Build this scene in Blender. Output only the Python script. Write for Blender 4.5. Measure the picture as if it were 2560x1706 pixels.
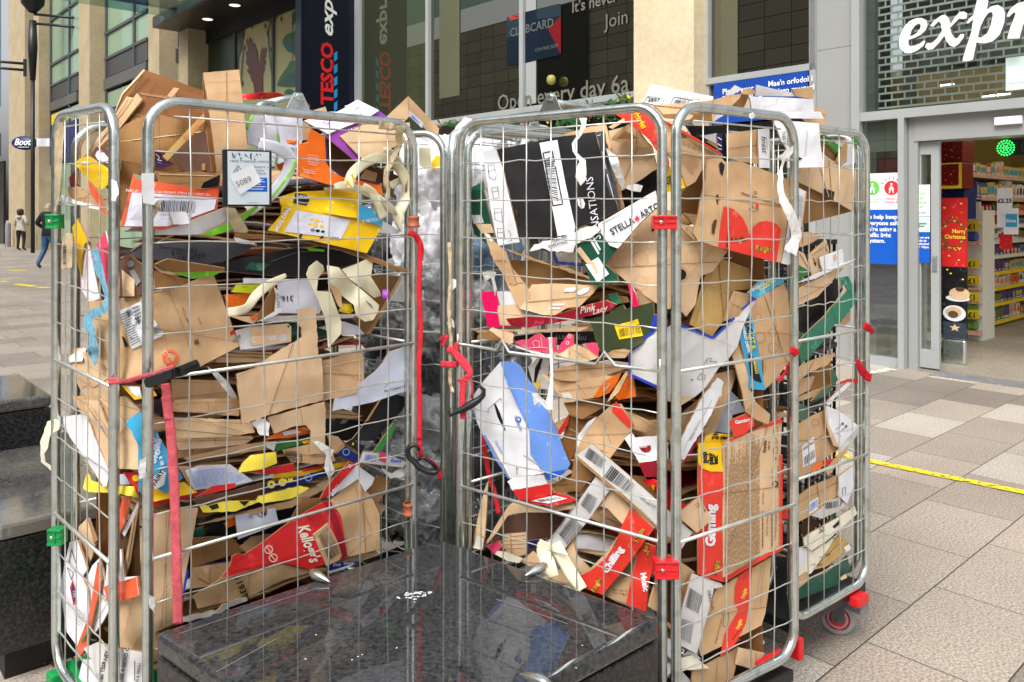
import bpy, bmesh, math, random
from mathutils import Vector, Matrix, noise
from mathutils.geometry import delaunay_2d_cdt
for o in list(bpy.data.objects): bpy.data.objects.remove(o)
SC = bpy.context.scene; COL = SC.collection
R = math.radians
# ---------------------------------------------------------------- camera
CH, HZ, FP = 1.45, 535.0, 2000.0
cam = bpy.data.objects.new('camera', bpy.data.cameras.new('camera')); COL.objects.link(cam)
cam.location = (0, 0, CH); cam.rotation_euler = (R(90), 0, 0)
cam.data.lens = FP/2560*36; cam.data.sensor_width = 36
cam.data.shift_y = -(853-HZ)/2560; cam.data.clip_start = .05; cam.data.clip_end = 600
SC.camera = cam
# ---------------------------------------------------------------- light
SUN_EL, SUN_AZ = 52, 205      # overcast: broad soft sun, high behind the viewer
w = bpy.data.worlds.new('World'); SC.world = w; w.use_nodes = True
nt = w.node_tree; bg = nt.nodes['Background']
sky = nt.nodes.new('ShaderNodeTexSky'); sky.sky_type = 'NISHITA'; sky.sun_disc = False
sky.sun_elevation = R(SUN_EL); sky.sun_rotation = R(SUN_AZ); sky.air_density = 1.0; sky.dust_density = 6.0; sky.ozone_density = 1.0
hs = nt.nodes.new('ShaderNodeHueSaturation'); hs.inputs['Saturation'].default_value = .22
nt.links.new(sky.outputs[0], hs.inputs['Color']); nt.links.new(hs.outputs[0], bg.inputs[0]); bg.inputs[1].default_value = .15
sl = bpy.data.lights.new('sun', 'SUN'); sl.energy = 1.5; sl.angle = R(28); sl.color = (1, .965, .92)
so = bpy.data.objects.new('sun', sl); COL.objects.link(so)
az = R(SUN_AZ); v = Vector((math.sin(az)*math.cos(R(SUN_EL)), math.cos(az)*math.cos(R(SUN_EL)), math.sin(R(SUN_EL))))
so.rotation_euler = v.to_track_quat('Z', 'Y').to_euler(); so.location = (0, -5, 20)
SC.view_settings.view_transform = 'Standard'; SC.view_settings.look = 'None'
SC.view_settings.exposure = 0.55; SC.view_settings.gamma = 1
# ---------------------------------------------------------------- materials
def srgb(r, g, b): return tuple(((c/255)/12.92 if c/255 <= .04045 else ((c/255+.055)/1.055)**2.4) for c in (r, g, b))
MATS = {}
def mat(name, rgb, rough=.6, metal=0, var=.12, vs=8, bump=0, bs=40, spec=.5, wave=0, coord='Object', stain=None, emit=0, trans=0, alpha=1, ior=1.45, coat=0, vdetail=4):
    m = bpy.data.materials.new(name); m.use_nodes = True; MATS[name] = m
    n = m.node_tree.nodes; L = m.node_tree.links; p = n['Principled BSDF']
    c = srgb(*rgb)
    p.inputs['Roughness'].default_value = rough; p.inputs['Metallic'].default_value = metal
    p.inputs['Specular IOR Level'].default_value = spec; p.inputs['IOR'].default_value = ior
    p.inputs['Transmission Weight'].default_value = trans; p.inputs['Alpha'].default_value = alpha
    p.inputs['Coat Weight'].default_value = coat
    tc = n.new('ShaderNodeTexCoord'); out = tc.outputs[coord]
    if var > 0:
        nz = n.new('ShaderNodeTexNoise'); nz.inputs['Scale'].default_value = vs; nz.inputs['Detail'].default_value = vdetail
        L.new(out, nz.inputs['Vector'])
        r = n.new('ShaderNodeValToRGB'); L.new(nz.outputs[0], r.inputs[0])
        r.color_ramp.elements[0].position = .3; r.color_ramp.elements[1].position = .7
        r.color_ramp.elements[0].color = (*[x*(1-var) for x in c], 1); r.color_ramp.elements[1].color = (*[min(1, x*(1+var)) for x in c], 1)
        L.new(r.outputs[0], p.inputs['Base Color']); csock = r.outputs[0]
        mr = n.new('ShaderNodeMapRange'); L.new(nz.outputs[0], mr.inputs[0]); mr.inputs[3].default_value = rough*.8; mr.inputs[4].default_value = min(1, rough*1.2)
        L.new(mr.outputs[0], p.inputs['Roughness'])
        if stain:
            n2 = n.new('ShaderNodeTexNoise'); n2.inputs['Scale'].default_value = stain[1]; n2.inputs['Detail'].default_value = 8; L.new(out, n2.inputs['Vector'])
            r2 = n.new('ShaderNodeValToRGB'); L.new(n2.outputs[0], r2.inputs[0]); r2.color_ramp.elements[0].position = stain[2]; r2.color_ramp.elements[1].position = stain[3]
            mx = n.new('ShaderNodeMix'); mx.data_type = 'RGBA'; L.new(r2.outputs[0], mx.inputs[0]); L.new(csock, mx.inputs[6]); mx.inputs[7].default_value = (*srgb(*stain[0]), 1)
            L.new(mx.outputs[2], p.inputs['Base Color'])
    else: p.inputs['Base Color'].default_value = (*c, 1)
    if bump or wave:
        b = n.new('ShaderNodeBump'); b.inputs['Strength'].default_value = 1; b.inputs['Distance'].default_value = 1
        nb = n.new('ShaderNodeTexNoise'); nb.inputs['Scale'].default_value = bs; nb.inputs['Detail'].default_value = 5; L.new(out, nb.inputs['Vector'])
        mu = n.new('ShaderNodeMath'); mu.operation = 'MULTIPLY'; mu.inputs[1].default_value = bump; L.new(nb.outputs[0], mu.inputs[0]); h = mu.outputs[0]
        if wave:
            n5 = n.new('ShaderNodeTexNoise'); n5.inputs['Scale'].default_value = 6; n5.inputs['Detail'].default_value = 2; L.new(out, n5.inputs['Vector']); m5 = n.new('ShaderNodeMath'); m5.operation = 'MULTIPLY_ADD'; m5.inputs[1].default_value = .012; L.new(n5.outputs[0], m5.inputs[0]); L.new(h, m5.inputs[2]); h = m5.outputs[0]
        if wave:
            wv = n.new('ShaderNodeTexWave'); wv.inputs['Scale'].default_value = 42; wv.inputs['Distortion'].default_value = .6; wv.inputs['Detail Scale'].default_value = .3; L.new(tc.outputs['UV'], wv.inputs['Vector'])
            m2 = n.new('ShaderNodeMath'); m2.operation = 'MULTIPLY_ADD'; m2.inputs[1].default_value = wave; L.new(wv.outputs['Fac'], m2.inputs[0]); L.new(h, m2.inputs[2]); h = m2.outputs[0]
        L.new(h, b.inputs['Height']); L.new(b.outputs[0], p.inputs['Normal'])
    if emit:
        p.inputs['Emission Color'].default_value = (*c, 1); p.inputs['Emission Strength'].default_value = emit
    return m
def card(name, rgb, **k):
    k.setdefault('var', .10); k.setdefault('vs', 14); k.setdefault('rough', .75); k.setdefault('spec', .25)
    k.setdefault('bump', .0022); k.setdefault('bs', 22); k.setdefault('wave', .00016)
    return mat(name, rgb, **k)
card('kr', (197, 162, 122), stain=((164, 126, 86), 5, .56, .72)); card('kl', (215, 184, 147), stain=((190, 154, 114), 6, .55, .7)); card('kd', (146, 108, 66)); card('kb', (128, 85, 48)); card('ti', (142, 108, 76)); card('kx', (84, 58, 38))  # kd and kb browns darkened, partly to carry shade inside the heap
card('kcr', (150, 114, 76)); card('khl', (226, 198, 162)); card('ke', (170, 134, 96), bs=300, bump=.004); card('ko', (190, 156, 96)); card('km', (104, 76, 62))  # km brown darkened, partly for shade inside cartons
card('wh', (226, 228, 233), wave=.0001); card('gy', (204, 203, 202), wave=.0001); card('lw', (200, 206, 222)); card('wl', (216, 218, 232)); card('crd', (224, 218, 200))
def prt(name, rgb, **k):
    k.setdefault('rough', .42); k.setdefault('var', .06); k.setdefault('bump', .0016); k.setdefault('bs', 18); k.setdefault('spec', .4); k.setdefault('stain', (tuple(min(255, c+60) for c in rgb), 26, .60, .74)); return mat(name, rgb, **k)
prt('yl', (240, 196, 20)); prt('yp', (243, 224, 74)); prt('or', (240, 112, 22)); prt('orr', (226, 92, 56)); prt('rd', (206, 40, 40)); prt('dr', (150, 22, 42))
prt('pr', (222, 58, 46)); prt('gn', (50, 120, 56)); prt('dg', (22, 76, 58)); prt('ol', (56, 68, 42)); prt('tl', (46, 122, 96)); prt('t2', (66, 104, 82)); prt('lg', (118, 196, 44)); prt('ly', (196, 208, 30))
prt('bl', (38, 66, 180)); prt('lb', (104, 146, 222)); prt('cy', (62, 162, 206)); prt('nv', (24, 34, 92)); prt('pk', (230, 10, 92)); prt('p2', (222, 70, 106)); prt('pu', (150, 70, 168)); prt('pd', (70, 34, 74))
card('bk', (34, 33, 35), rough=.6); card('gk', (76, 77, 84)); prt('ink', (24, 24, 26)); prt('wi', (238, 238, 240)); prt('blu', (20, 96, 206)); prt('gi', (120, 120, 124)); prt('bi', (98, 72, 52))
mat('cr', (226, 220, 188), rough=.35, var=.06, bump=.003, bs=12, spec=.5)
mat('flm', (214, 214, 212), rough=.22, var=.3, vs=20, bump=.012, bs=30, alpha=.75)
mat('tape', (206, 186, 150), rough=.3, var=.3, vs=30, bump=.005, bs=40, alpha=.8)
mat('bfl', (120, 190, 220), rough=.2, var=.3, vs=30, bump=.01, bs=40, alpha=.8)
mat('rfl', (220, 24, 30), rough=.25, var=.25, vs=20, bump=.01, bs=40)
mat('tis', (232, 232, 230), rough=.4, var=.12, vs=20, bump=.008, bs=40)
mat('steel', (208, 215, 212), rough=.24, metal=.92, var=.07, vs=22, bump=.0003, bs=120, stain=((182, 190, 186), 30, .52, .66))
mat('wire', (204, 207, 201), rough=.4, metal=.7, var=.12, vs=30)
mat('strap', (206, 44, 54), rough=.9, var=.2, vs=40, bump=.003, bs=220, spec=.1)
mat('strapf', (200, 92, 100), rough=.95, var=.22, vs=40, bump=.003, bs=220, spec=.1)
mat('blkp', (28, 30, 33), rough=.4, var=.2, vs=20, bump=.001, bs=60)
mat('redp', (208, 34, 38), rough=.35, var=.1, vs=30); mat('grnp', (16, 140, 72), rough=.35, var=.1, vs=30); mat('brnp', (176, 96, 66), rough=.5, var=.15, vs=30)
# ---------------------------------------------------------------- mesh helpers
def tag(o, label=None, cat=None, group=None, kind=None):
    if label: o['label'] = label
    if cat: o['category'] = cat
    if group: o['group'] = group
    if kind: o['kind'] = kind
    return o
def link(name, me, parent=None, loc=None):
    o = bpy.data.objects.new(name, me); COL.objects.link(o)
    if parent is not None: o.parent = parent
    if loc is not None: o.location = loc
    return o
def empty(name, loc, label, cat, group=None, rz=0):
    o = link(name, None, None, loc); o.rotation_euler.z = rz; o.empty_display_size = .1
    return tag(o, label, cat, group)
class MB:
    def __init__(s): s.v = []; s.f = []; s.m = []; s.sm = []; s.uv = None
    def add(s, vs, fs, mi=0, smooth=False):
        b = len(s.v); s.v += [tuple(x) for x in vs]
        for f in fs: s.f.append(tuple(b+i for i in f)); s.m.append(mi); s.sm.append(smooth)
    def box(s, a, b, mi=0):
        x0, y0, z0 = a; x1, y1, z1 = b
        s.add([(x0,y0,z0),(x1,y0,z0),(x1,y1,z0),(x0,y1,z0),(x0,y0,z1),(x1,y0,z1),(x1,y1,z1),(x0,y1,z1)],
              [(0,3,2,1),(4,5,6,7),(0,1,5,4),(1,2,6,5),(2,3,7,6),(3,0,4,7)], mi)
    def tube(s, pts, r, seg=10, closed=False, mi=0, cap=True):
        pts = [Vector(p) for p in pts]; n = len(pts); rs = r if isinstance(r, (list, tuple)) else [r]*n
        tang = []
        for i in range(n):
            a = pts[(i-1) % n] if (closed or i > 0) else pts[i]; b = pts[(i+1) % n] if (closed or i < n-1) else pts[i]
            t = (b-a); tang.append(t.normalized() if t.length > 1e-9 else Vector((0, 0, 1)))
        up = Vector((0, 0, 1)) if abs(tang[0].z) < .9 else Vector((1, 0, 0))
        nrm = (up - tang[0]*up.dot(tang[0])).normalized(); vs = []
        for i in range(n):
            if i: nrm = (nrm - tang[i]*nrm.dot(tang[i])); nrm = nrm.normalized()
            bi = tang[i].cross(nrm)
            for j in range(seg):
                a = 2*math.pi*j/seg; vs.append(pts[i] + (nrm*math.cos(a)+bi*math.sin(a))*rs[i])
        fs = []
        for i in range(n if closed else n-1):
            k = (i+1) % n
            for j in range(seg):
                j2 = (j+1) % seg; fs.append((i*seg+j, i*seg+j2, k*seg+j2, k*seg+j))
        s.add(vs, fs, mi, True)
        if cap and not closed:
            b = len(s.v)-len(vs)
            s.f.append(tuple(b+j for j in range(seg))[::-1]); s.m.append(mi); s.sm.append(False)
            s.f.append(tuple(b+(n-1)*seg+j for j in range(seg))); s.m.append(mi); s.sm.append(False)
    def lathe(s, prof, c=(0,0,0), seg=24, mi=0, axis='z', smooth=True):
        vs = []; n = len(prof)
        for (r, h) in prof:
            for j in range(seg):
                a = 2*math.pi*j/seg; x, y, z = r*math.cos(a), r*math.sin(a), h
                if axis == 'x': x, y, z = z, x, y
                if axis == 'y': x, y, z = x, z, y
                vs.append((c[0]+x, c[1]+y, c[2]+z))
        fs = [(i*seg+j, i*seg+(j+1) % seg, (i+1)*seg+(j+1) % seg, (i+1)*seg+j) for i in range(n-1) for j in range(seg)]
        s.add(vs, fs, mi, smooth)
    def build(s, name, mats, parent=None, bevel=0, loc=None):
        me = bpy.data.meshes.new(name); c = Vector((0, 0, 0))
        if loc is not None: c = Vector(loc)
        me.from_pydata([tuple(Vector(p)-c) for p in s.v], [], s.f); 
        for m in (mats if isinstance(mats, (list, tuple)) else [mats]): me.materials.append(MATS[m])
        me.polygons.foreach_set('material_index', s.m); me.polygons.foreach_set('use_smooth', s.sm)
        if s.uv:
            l = me.uv_layers.new(name='UV')
            for li, lp in enumerate(me.loops): l.data[li].uv = s.uv[lp.vertex_index] if lp.vertex_index < len(s.uv) else (0, 0)
        me.update(); o = link(name, me, parent, loc)
        if bevel:
            b = o.modifiers.new('bevel', 'BEVEL'); b.width = bevel; b.segments = 2; b.limit_method = 'ANGLE'
        return o
TXC = {}
def text_geo(t, shear=0, bold=0):
    k = (t, shear, bold)
    if k in TXC: return TXC[k]
    cu = bpy.data.curves.new('t', 'FONT'); cu.body = t; cu.size = 1; cu.shear = shear; cu.offset = bold; cu.resolution_u = 2
    o = bpy.data.objects.new('t', cu); me = bpy.data.meshes.new_from_object(o)
    r = ([tuple(v.co) for v in me.vertices], [tuple(p.vertices) for p in me.polygons])
    bpy.data.objects.remove(o); bpy.data.curves.remove(cu); bpy.data.meshes.remove(me)
    TXC[k] = r; return r
def K(px): return (px-1280)/FP
def at(px, py, d): return Vector((K(px)*d, d, CH-(py-HZ)/FP*d))
def gnd(px, py, z=0):
    d = (CH-z)*FP/(py-HZ); return Vector((K(px)*d, d, z))
# ================================================================ setting materials
def nodes_mat(name):
    m = bpy.data.materials.new(name); m.use_nodes = True; MATS[name] = m
    return m, m.node_tree.nodes, m.node_tree.links, m.node_tree.nodes['Principled BSDF']
def ramp(n, L, src, stops, const=False):
    r = n.new('ShaderNodeValToRGB'); L.new(src, r.inputs[0]); cr = r.color_ramp
    if const: cr.interpolation = 'CONSTANT'
    while len(cr.elements) < len(stops): cr.elements.new(.5)
    for e, (p, c) in zip(cr.elements, stops): e.position = p; e.color = (*c, 1)
    return r.outputs[0]
def mixc(n, L, f, a, b, mode='MIX'):
    x = n.new('ShaderNodeMix'); x.data_type = 'RGBA'; x.blend_type = mode
    for i, s in ((0, f), (6, a), (7, b)):
        if isinstance(s, (int, float)): x.inputs[i].default_value = s
        elif isinstance(s, tuple): x.inputs[i].default_value = (*s, 1)
        else: L.new(s, x.inputs[i])
    return x.outputs[2]
def noise_n(n, L, vec, sc, det=4, rough=.5):
    z = n.new('ShaderNodeTexNoise'); z.inputs['Scale'].default_value = sc; z.inputs['Detail'].default_value = det; z.inputs['Roughness'].default_value = rough
    L.new(vec, z.inputs['Vector']); return z.outputs[0]
def paving(name, bw, rh, stops, mortar=.0026, dark=.05):
    m, n, L, p = nodes_mat(name); tc = n.new('ShaderNodeTexCoord').outputs['Object']
    b = n.new('ShaderNodeTexBrick'); L.new(tc, b.inputs['Vector']); b.inputs['Color1'].default_value = (0, 0, 0, 1); b.inputs['Color2'].default_value = (1, 1, 1, 1)
    b.inputs['Scale'].default_value = 1; b.inputs['Brick Width'].default_value = bw; b.inputs['Row Height'].default_value = rh; b.inputs['Mortar Size'].default_value = mortar
    b.inputs['Mortar Smooth'].default_value = .1; b.inputs['Bias'].default_value = 0; b.offset = .37; b.offset_frequency = 2; b.squash = 1.0
    base = ramp(n, L, b.outputs['Color'], stops, True)
    sp = ramp(n, L, noise_n(n, L, tc, 105, 4, .75), [(.4, (.55, .54, .53)), (.6, (1.34, 1.33, 1.31))])
    c = mixc(n, L, 1.0, base, sp, 'MULTIPLY')
    bigr = ramp(n, L, noise_n(n, L, tc, 1.1, 5), [(.3, (.82, .82, .82)), (.7, (1.1, 1.1, 1.1))]); c = mixc(n, L, 1.0, c, bigr, 'MULTIPLY')
    spot = ramp(n, L, noise_n(n, L, tc, 9, 3), [(.70, (1, 1, 1)), (.78, (.72, .7, .68))]); c = mixc(n, L, 1.0, c, spot, 'MULTIPLY')
    c = mixc(n, L, b.outputs['Fac'], c, (dark, dark*.95, dark*.88)); L.new(c, p.inputs['Base Color'])
    p.inputs['Roughness'].default_value = .62
    bu = n.new('ShaderNodeBump'); bu.inputs['Distance'].default_value = .003; bu.inputs['Strength'].default_value = .8; bu.invert = True
    L.new(b.outputs['Fac'], bu.inputs['Height']); L.new(bu.outputs[0], p.inputs['Normal']); return m
paving('paving', .60, .40, [(0, srgb(165, 155, 143)), (.2, srgb(154, 144, 133)), (.38, srgb(178, 171, 161)), (.56, srgb(166, 154, 142)), (.76, srgb(130, 122, 114))])
paving('pavingleft', .60, .40, [(0, srgb(146, 137, 128)), (.3, srgb(152, 144, 134)), (.6, srgb(143, 134, 125)), (.8, srgb(136, 128, 120))])
paving('shopfloor', .6, .6, [(0, srgb(150, 142, 128)), (.5, srgb(158, 150, 136))], .003, .2)
def granite():
    m, n, L, p = nodes_mat('granite'); tc = n.new('ShaderNodeTexCoord').outputs['Object']
    c = ramp(n, L, noise_n(n, L, tc, 78, 4, .7), [(.38, (.016, .016, .017)), (.48, (.036, .037, .038)), (.64, (.052, .054, .054))])
    patch = ramp(n, L, noise_n(n, L, tc, 4.2, 8, .68), [(.55, (0, 0, 0)), (.66, (.8, .8, .8))])
    c2 = mixc(n, L, patch, c, ramp(n, L, noise_n(n, L, tc, 95, 4, .7), [(.4, (.035, .035, .036)), (.62, (.12, .121, .12))])); L.new(c2, p.inputs['Base Color'])
    r = n.new('ShaderNodeMapRange'); L.new(patch, r.inputs[0]); r.inputs[3].default_value = .02; r.inputs[4].default_value = .07; L.new(r.outputs[0], p.inputs['Roughness'])
    p.inputs['IOR'].default_value = 1.58
granite()
def granite_side():
    m, n, L, p = nodes_mat('granitesd'); tc = n.new('ShaderNodeTexCoord').outputs['Object']
    c = ramp(n, L, noise_n(n, L, tc, 90, 3, .7), [(.36, (.006, .006, .007)), (.5, (.016, .017, .018)), (.68, (.04, .041, .041))]); L.new(c, p.inputs['Base Color'])
    p.inputs['Roughness'].default_value = .22
granite_side()
def granite_sky_stained():  # paler speckle paints in the sky's reflection; beige patches are stain
    m, n, L, p = nodes_mat('granitesky'); tc = n.new('ShaderNodeTexCoord').outputs['Object']
    c = ramp(n, L, noise_n(n, L, tc, 95, 3, .7), [(.36, (.03, .03, .03)), (.5, (.07, .07, .068)), (.66, (.12, .12, .115))]); d = ramp(n, L, noise_n(n, L, tc, 2.2, 5, .6), [(.42, (0, 0, 0)), (.62, (.8, .8, .8))])
    L.new(mixc(n, L, d, c, (.19, .175, .15)), p.inputs['Base Color']); p.inputs['Roughness'].default_value = .07; p.inputs['IOR'].default_value = 1.8
granite_sky_stained()
def stone(name, rgb, lw=1.6, lh=1.25):
    m, n, L, p = nodes_mat(name); tc = n.new('ShaderNodeTexCoord').outputs['Object']; c0 = srgb(*rgb)
    a = ramp(n, L, noise_n(n, L, tc, 1.6, 7, .6), [(.3, tuple(x*.84 for x in c0)), (.7, tuple(min(1, x*1.1) for x in c0))])
    v = ramp(n, L, noise_n(n, L, tc, 14, 6, .7), [(.42, (.93, .92, .9)), (.6, (1.04, 1.04, 1.03))]); c = mixc(n, L, 1.0, a, v, 'MULTIPLY')
    se = n.new('ShaderNodeSeparateXYZ'); L.new(tc, se.inputs[0]); f = n.new('ShaderNodeMath'); f.operation = 'PINGPONG'; L.new(se.outputs[2], f.inputs[0]); f.inputs[1].default_value = lh
    j = ramp(n, L, f.outputs[0], [(0, (.45, .42, .38)), (.007, (1, 1, 1))]); c = mixc(n, L, 1.0, c, j, 'MULTIPLY'); L.new(c, p.inputs['Base Color']); p.inputs['Roughness'].default_value = .75
stone('stone', (218, 202, 170)); stone('stoneshade', (174, 158, 128), lh=2.3)  # second tone is the same stone with shade put into its colour
mat('clad', (150, 152, 150), rough=.5, var=.05, vs=1.5); mat('frame', (158, 162, 162), rough=.4, var=.05, vs=2); mat('framed', (74, 78, 80), rough=.5, var=.1, vs=2)
mat('seam', (90, 92, 92), var=0); mat('dark', (18, 18, 18), var=.2); mat('darkb', (40, 38, 36), rough=.35, var=.2, vs=1); mat('navyd', (7, 11, 34), rough=.12, var=.1); mat('olive', (86, 88, 66), var=.1, vs=1)
mat('spand', (62, 64, 66), rough=.4, var=.12, vs=.6); mat('louv', (88, 88, 84), rough=.5, var=.1)
def glass(name, base, refl, fac, rough=.0):
    m, n, L, p = nodes_mat(name); n.remove(p); o = n['Material Output']
    d = n.new('ShaderNodeBsdfDiffuse'); d.inputs[0].default_value = (*srgb(*base), 1); g = n.new('ShaderNodeBsdfGlossy'); g.inputs['Roughness'].default_value = rough; g.inputs[0].default_value = (*srgb(*refl), 1)
    tc = n.new('ShaderNodeTexCoord').outputs['Object']; bu = n.new('ShaderNodeBump'); bu.inputs['Distance'].default_value = .01; bu.inputs['Strength'].default_value = .12; L.new(noise_n(n, L, tc, .5, 1), bu.inputs['Height']); L.new(bu.outputs[0], g.inputs['Normal'])
    x = n.new('ShaderNodeMixShader'); x.inputs[0].default_value = fac; L.new(d.outputs[0], x.inputs[1]); L.new(g.outputs[0], x.inputs[2]); L.new(x.outputs[0], o.inputs[0])
glass('glsdark', (20, 20, 18), (200, 200, 190), .42); glass('glsolive', (58, 62, 46), (190, 196, 170), .36); glass('glsgreen', (142, 166, 142), (214, 232, 218), .30, .02); glass('glsblue', (150, 180, 205), (215, 232, 250), .5, .05)
def pane(name, tint, fac, a=None):
    m, n, L, p = nodes_mat(name); n.remove(p); o = n['Material Output']
    t = n.new('ShaderNodeBsdfTransparent'); t.inputs[0].default_value = (*tint, 1); g = n.new('ShaderNodeBsdfGlossy'); g.inputs['Roughness'].default_value = .02; g.inputs[0].default_value = (.9, .95, .93, 1)
    x = n.new('ShaderNodeMixShader'); x.inputs[0].default_value = fac; L.new(t.outputs[0], x.inputs[1]); L.new(g.outputs[0], x.inputs[2]); L.new(x.outputs[0], o.inputs[0])
pane('pane', (.75, .8, .76), .16); pane('pane2', (.92, .95, .93), .08); pane('paneg', (.62, .78, .72), .22)
def tiled():
    m, n, L, p = nodes_mat('tiled'); tc = n.new('ShaderNodeTexCoord').outputs['UV']
    b = n.new('ShaderNodeTexBrick'); L.new(tc, b.inputs['Vector']); b.inputs['Color1'].default_value = (*srgb(146, 140, 128), 1); b.inputs['Color2'].default_value = (*srgb(172, 164, 146), 1); b.inputs['Mortar'].default_value = (.02, .02, .02, 1)
    b.inputs['Scale'].default_value = 1; b.inputs['Brick Width'].default_value = 1.3; b.inputs['Row Height'].default_value = .72; b.inputs['Mortar Size'].default_value = .018; b.offset = 0
    L.new(b.outputs[0], p.inputs['Base Color']); p.inputs['Roughness'].default_value = .6
tiled()
# ================================================================ ground
a_u = math.atan2(.67, .742)
mb = MB(); mb.add([(-200, -200, 0), (200, -200, 0), (200, 200, 0), (-200, 200, 0)], [(0, 1, 2, 3)])
g = mb.build('pavement', 'paving'); g.location = (.94+.26, 2.477+.235, 0); g.rotation_euler.z = a_u; tag(g, kind='structure')
mb = MB(); mb.add([(-60, 2.0, .003), (-1.0, 2.9, .003), (-5, 14.5, .003), (-40, 60, .003), (-60, 60, .003)], [(0, 1, 2, 3, 4)])
Mi_ = Matrix.Translation(g.location) @ Matrix.Rotation(a_u, 4, 'Z'); mb.v = [tuple(Mi_.inverted() @ Vector(v)) for v in mb.v]; g2 = mb.build('side_paving', 'pavingleft'); g2.location = g.location; g2.rotation_euler.z = a_u; tag(g2, kind='structure')
# worn painted lines
def worn(name, rgb, cut=.5):
    m, n, L, p = nodes_mat(name); p.inputs['Base Color'].default_value = (*srgb(*rgb), 1); p.inputs['Roughness'].default_value = .7
    tc = n.new('ShaderNodeTexCoord').outputs['Object']; a = ramp(n, L, noise_n(n, L, tc, 34, 5, .7), [(cut-.05, (0, 0, 0)), (cut+.02, (1, 1, 1))]); L.new(a, p.inputs['Alpha'])
worn('ypaint', (236, 208, 20), .46); worn('wpaint', (225, 225, 215), .47)
def strip_on_ground(p0, p1, w, m, z=.007):
    a, b = Vector(p0), Vector(p1); t = (b-a).normalized(); s = Vector((-t.y, t.x, 0))*w/2
    mb = MB(); mb.add([a-s, b-s, b+s, a+s], [(0, 1, 2, 3)]); 
    mb.v = [(x, y, z) for x, y, _ in mb.v]; return mb
ya, yb = gnd(2085, 1137), gnd(2640, 1250); mb = strip_on_ground(ya, ya+(yb-ya)*3, .07, 'ypaint')
yl1 = mb.build('painted_line', 'ypaint'); tag(yl1, kind='structure')
mb = MB()
for (x0, y0, x1, y1) in ((20, 677, 66, 678), (0, 704, 20, 705), (40, 711, 84, 717), (92, 719, 125, 721)):
    s_ = strip_on_ground(gnd(x0, y0), gnd(x1, y1), .16, 'ypaint'); mb.add(s_.v, s_.f)
tag(mb.build('painted_dashes', 'ypaint'), kind='structure')
mb = strip_on_ground(gnd(2170, 934), gnd(2232, 925), .1, 'wpaint'); tag(mb.build('white_painted_mark', 'wpaint'), kind='structure')
# ================================================================ granite blocks
def quad_block(name, pts, z0, z1, label, cat, bevel=.012, plinth=True, group=None, tm='granite'):
    top = [Vector((p[0], p[1], 0)) for p in pts]; c = sum(top, Vector())/4
    o = empty(name, (c.x, c.y, 0), label, cat, group)
    mb = MB(); vs = [(p.x-c.x, p.y-c.y, z) for z in (z1-.05, z1) for p in top]
    mb.add(vs, [(3,2,1,0),(4,5,6,7),(0,1,5,4),(1,2,6,5),(2,3,7,6),(3,0,4,7)]); mb.build('polished_top', tm, o, bevel)
    mb = MB(); vs = [((p.x-c.x)*.995, (p.y-c.y)*.995, z) for z in (z0, z1-.053) for p in top]
    mb.add(vs, [(3,2,1,0),(4,5,6,7),(0,1,5,4),(1,2,6,5),(2,3,7,6),(3,0,4,7)]); mb.build('side_slabs', 'granitesd', o, .004)
    if plinth:
        mb = MB(); vs = [((p.x-c.x)*.9, (p.y-c.y)*.9, z) for z in (-.01, z0+.01) for p in top]
        mb.add(vs, [(3,2,1,0),(4,5,6,7),(0,1,5,4),(1,2,6,5),(2,3,7,6),(3,0,4,7)]); mb.build('plinth', 'dark', o)
    return o, c
L_, B_, R_ = Vector((-.81, 1.816)), Vector((-.211, 2.345)), Vector((.347, 1.88)); F_ = L_+R_-B_
bench, bc = quad_block('granite_bench', [L_, F_, R_, B_], .06, .5, 'polished black granite bench wedged between the two front roll cages', 'bench')
def horn(a, b, r):
    mb = MB(); a, b = Vector(a), Vector(b); n = 9; pts = [a.lerp(b, i/(n-1)) for i in range(n)]
    mb.tube(pts, [r*x for x in (.55, .9, 1, .98, .9, .74, .52, .3, .06)], 14)
    mb.v = [tuple(Vector(v)-Vector((bc.x, bc.y, 0))) for v in mb.v]
    return mb.build('skate_stop', 'steel', bench)
horn(gnd(776, 1430, .515), gnd(826, 1456, .507), .0125); horn(gnd(1366, 1413, .515), gnd(1312, 1440, .507), .013); horn(gnd(1372, 1712, .52), gnd(1294, 1684, .508), .013)
mb = MB(); rnd = random.Random(4)
def splat(cx, cy, rx, ry, n=26, sd=1):
    r = random.Random(sd); pts = []
    for i in range(n):
        a = 2*math.pi*i/n; k = r.uniform(.45, 1.1); pts.append(gnd(cx+rx*k*math.cos(a), cy+ry*k*math.sin(a), .5012)-Vector((bc.x, bc.y, 0)))
    mb.add(pts, [tuple(range(n))[::-1]])
splat(1036, 1488, 20, 5); splat(1056, 1486, 13, 4, sd=3)
for i in range(46): splat(rnd.gauss(1036, 20), rnd.gauss(1488, 5), rnd.uniform(1.5, 8), rnd.uniform(1, 2.6), 9, sd=i)
for (x, y) in ((790, 1587), (895, 1642), (764, 1648), (992, 1620), (1456, 1614), (905, 1637), (470, 1400), (880, 1650), (1440, 1670)): splat(x, y, 2.6, 1.6, 8, sd=x)
mb.build('chewing_gum', 'wh', bench)
mb = MB()
for (x0, y0, x1, y1) in ((446, 1585, 800, 1468), (540, 1680, 690, 1598), (1420, 1560, 1240, 1498)):
    mb = MB(); a, b = gnd(x0, y0, .5008), gnd(x1, y1, .5008); t = (b-a).normalized()*.0012; s_ = Vector((-t.y, t.x, 0)); o_ = Vector((bc.x, bc.y, 0)); mb.add([a-s_-o_, b-s_-o_, b+s_-o_, a+s_-o_], [(0, 1, 2, 3)]); mb.build('scratch_line', 'gi', bench)
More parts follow.
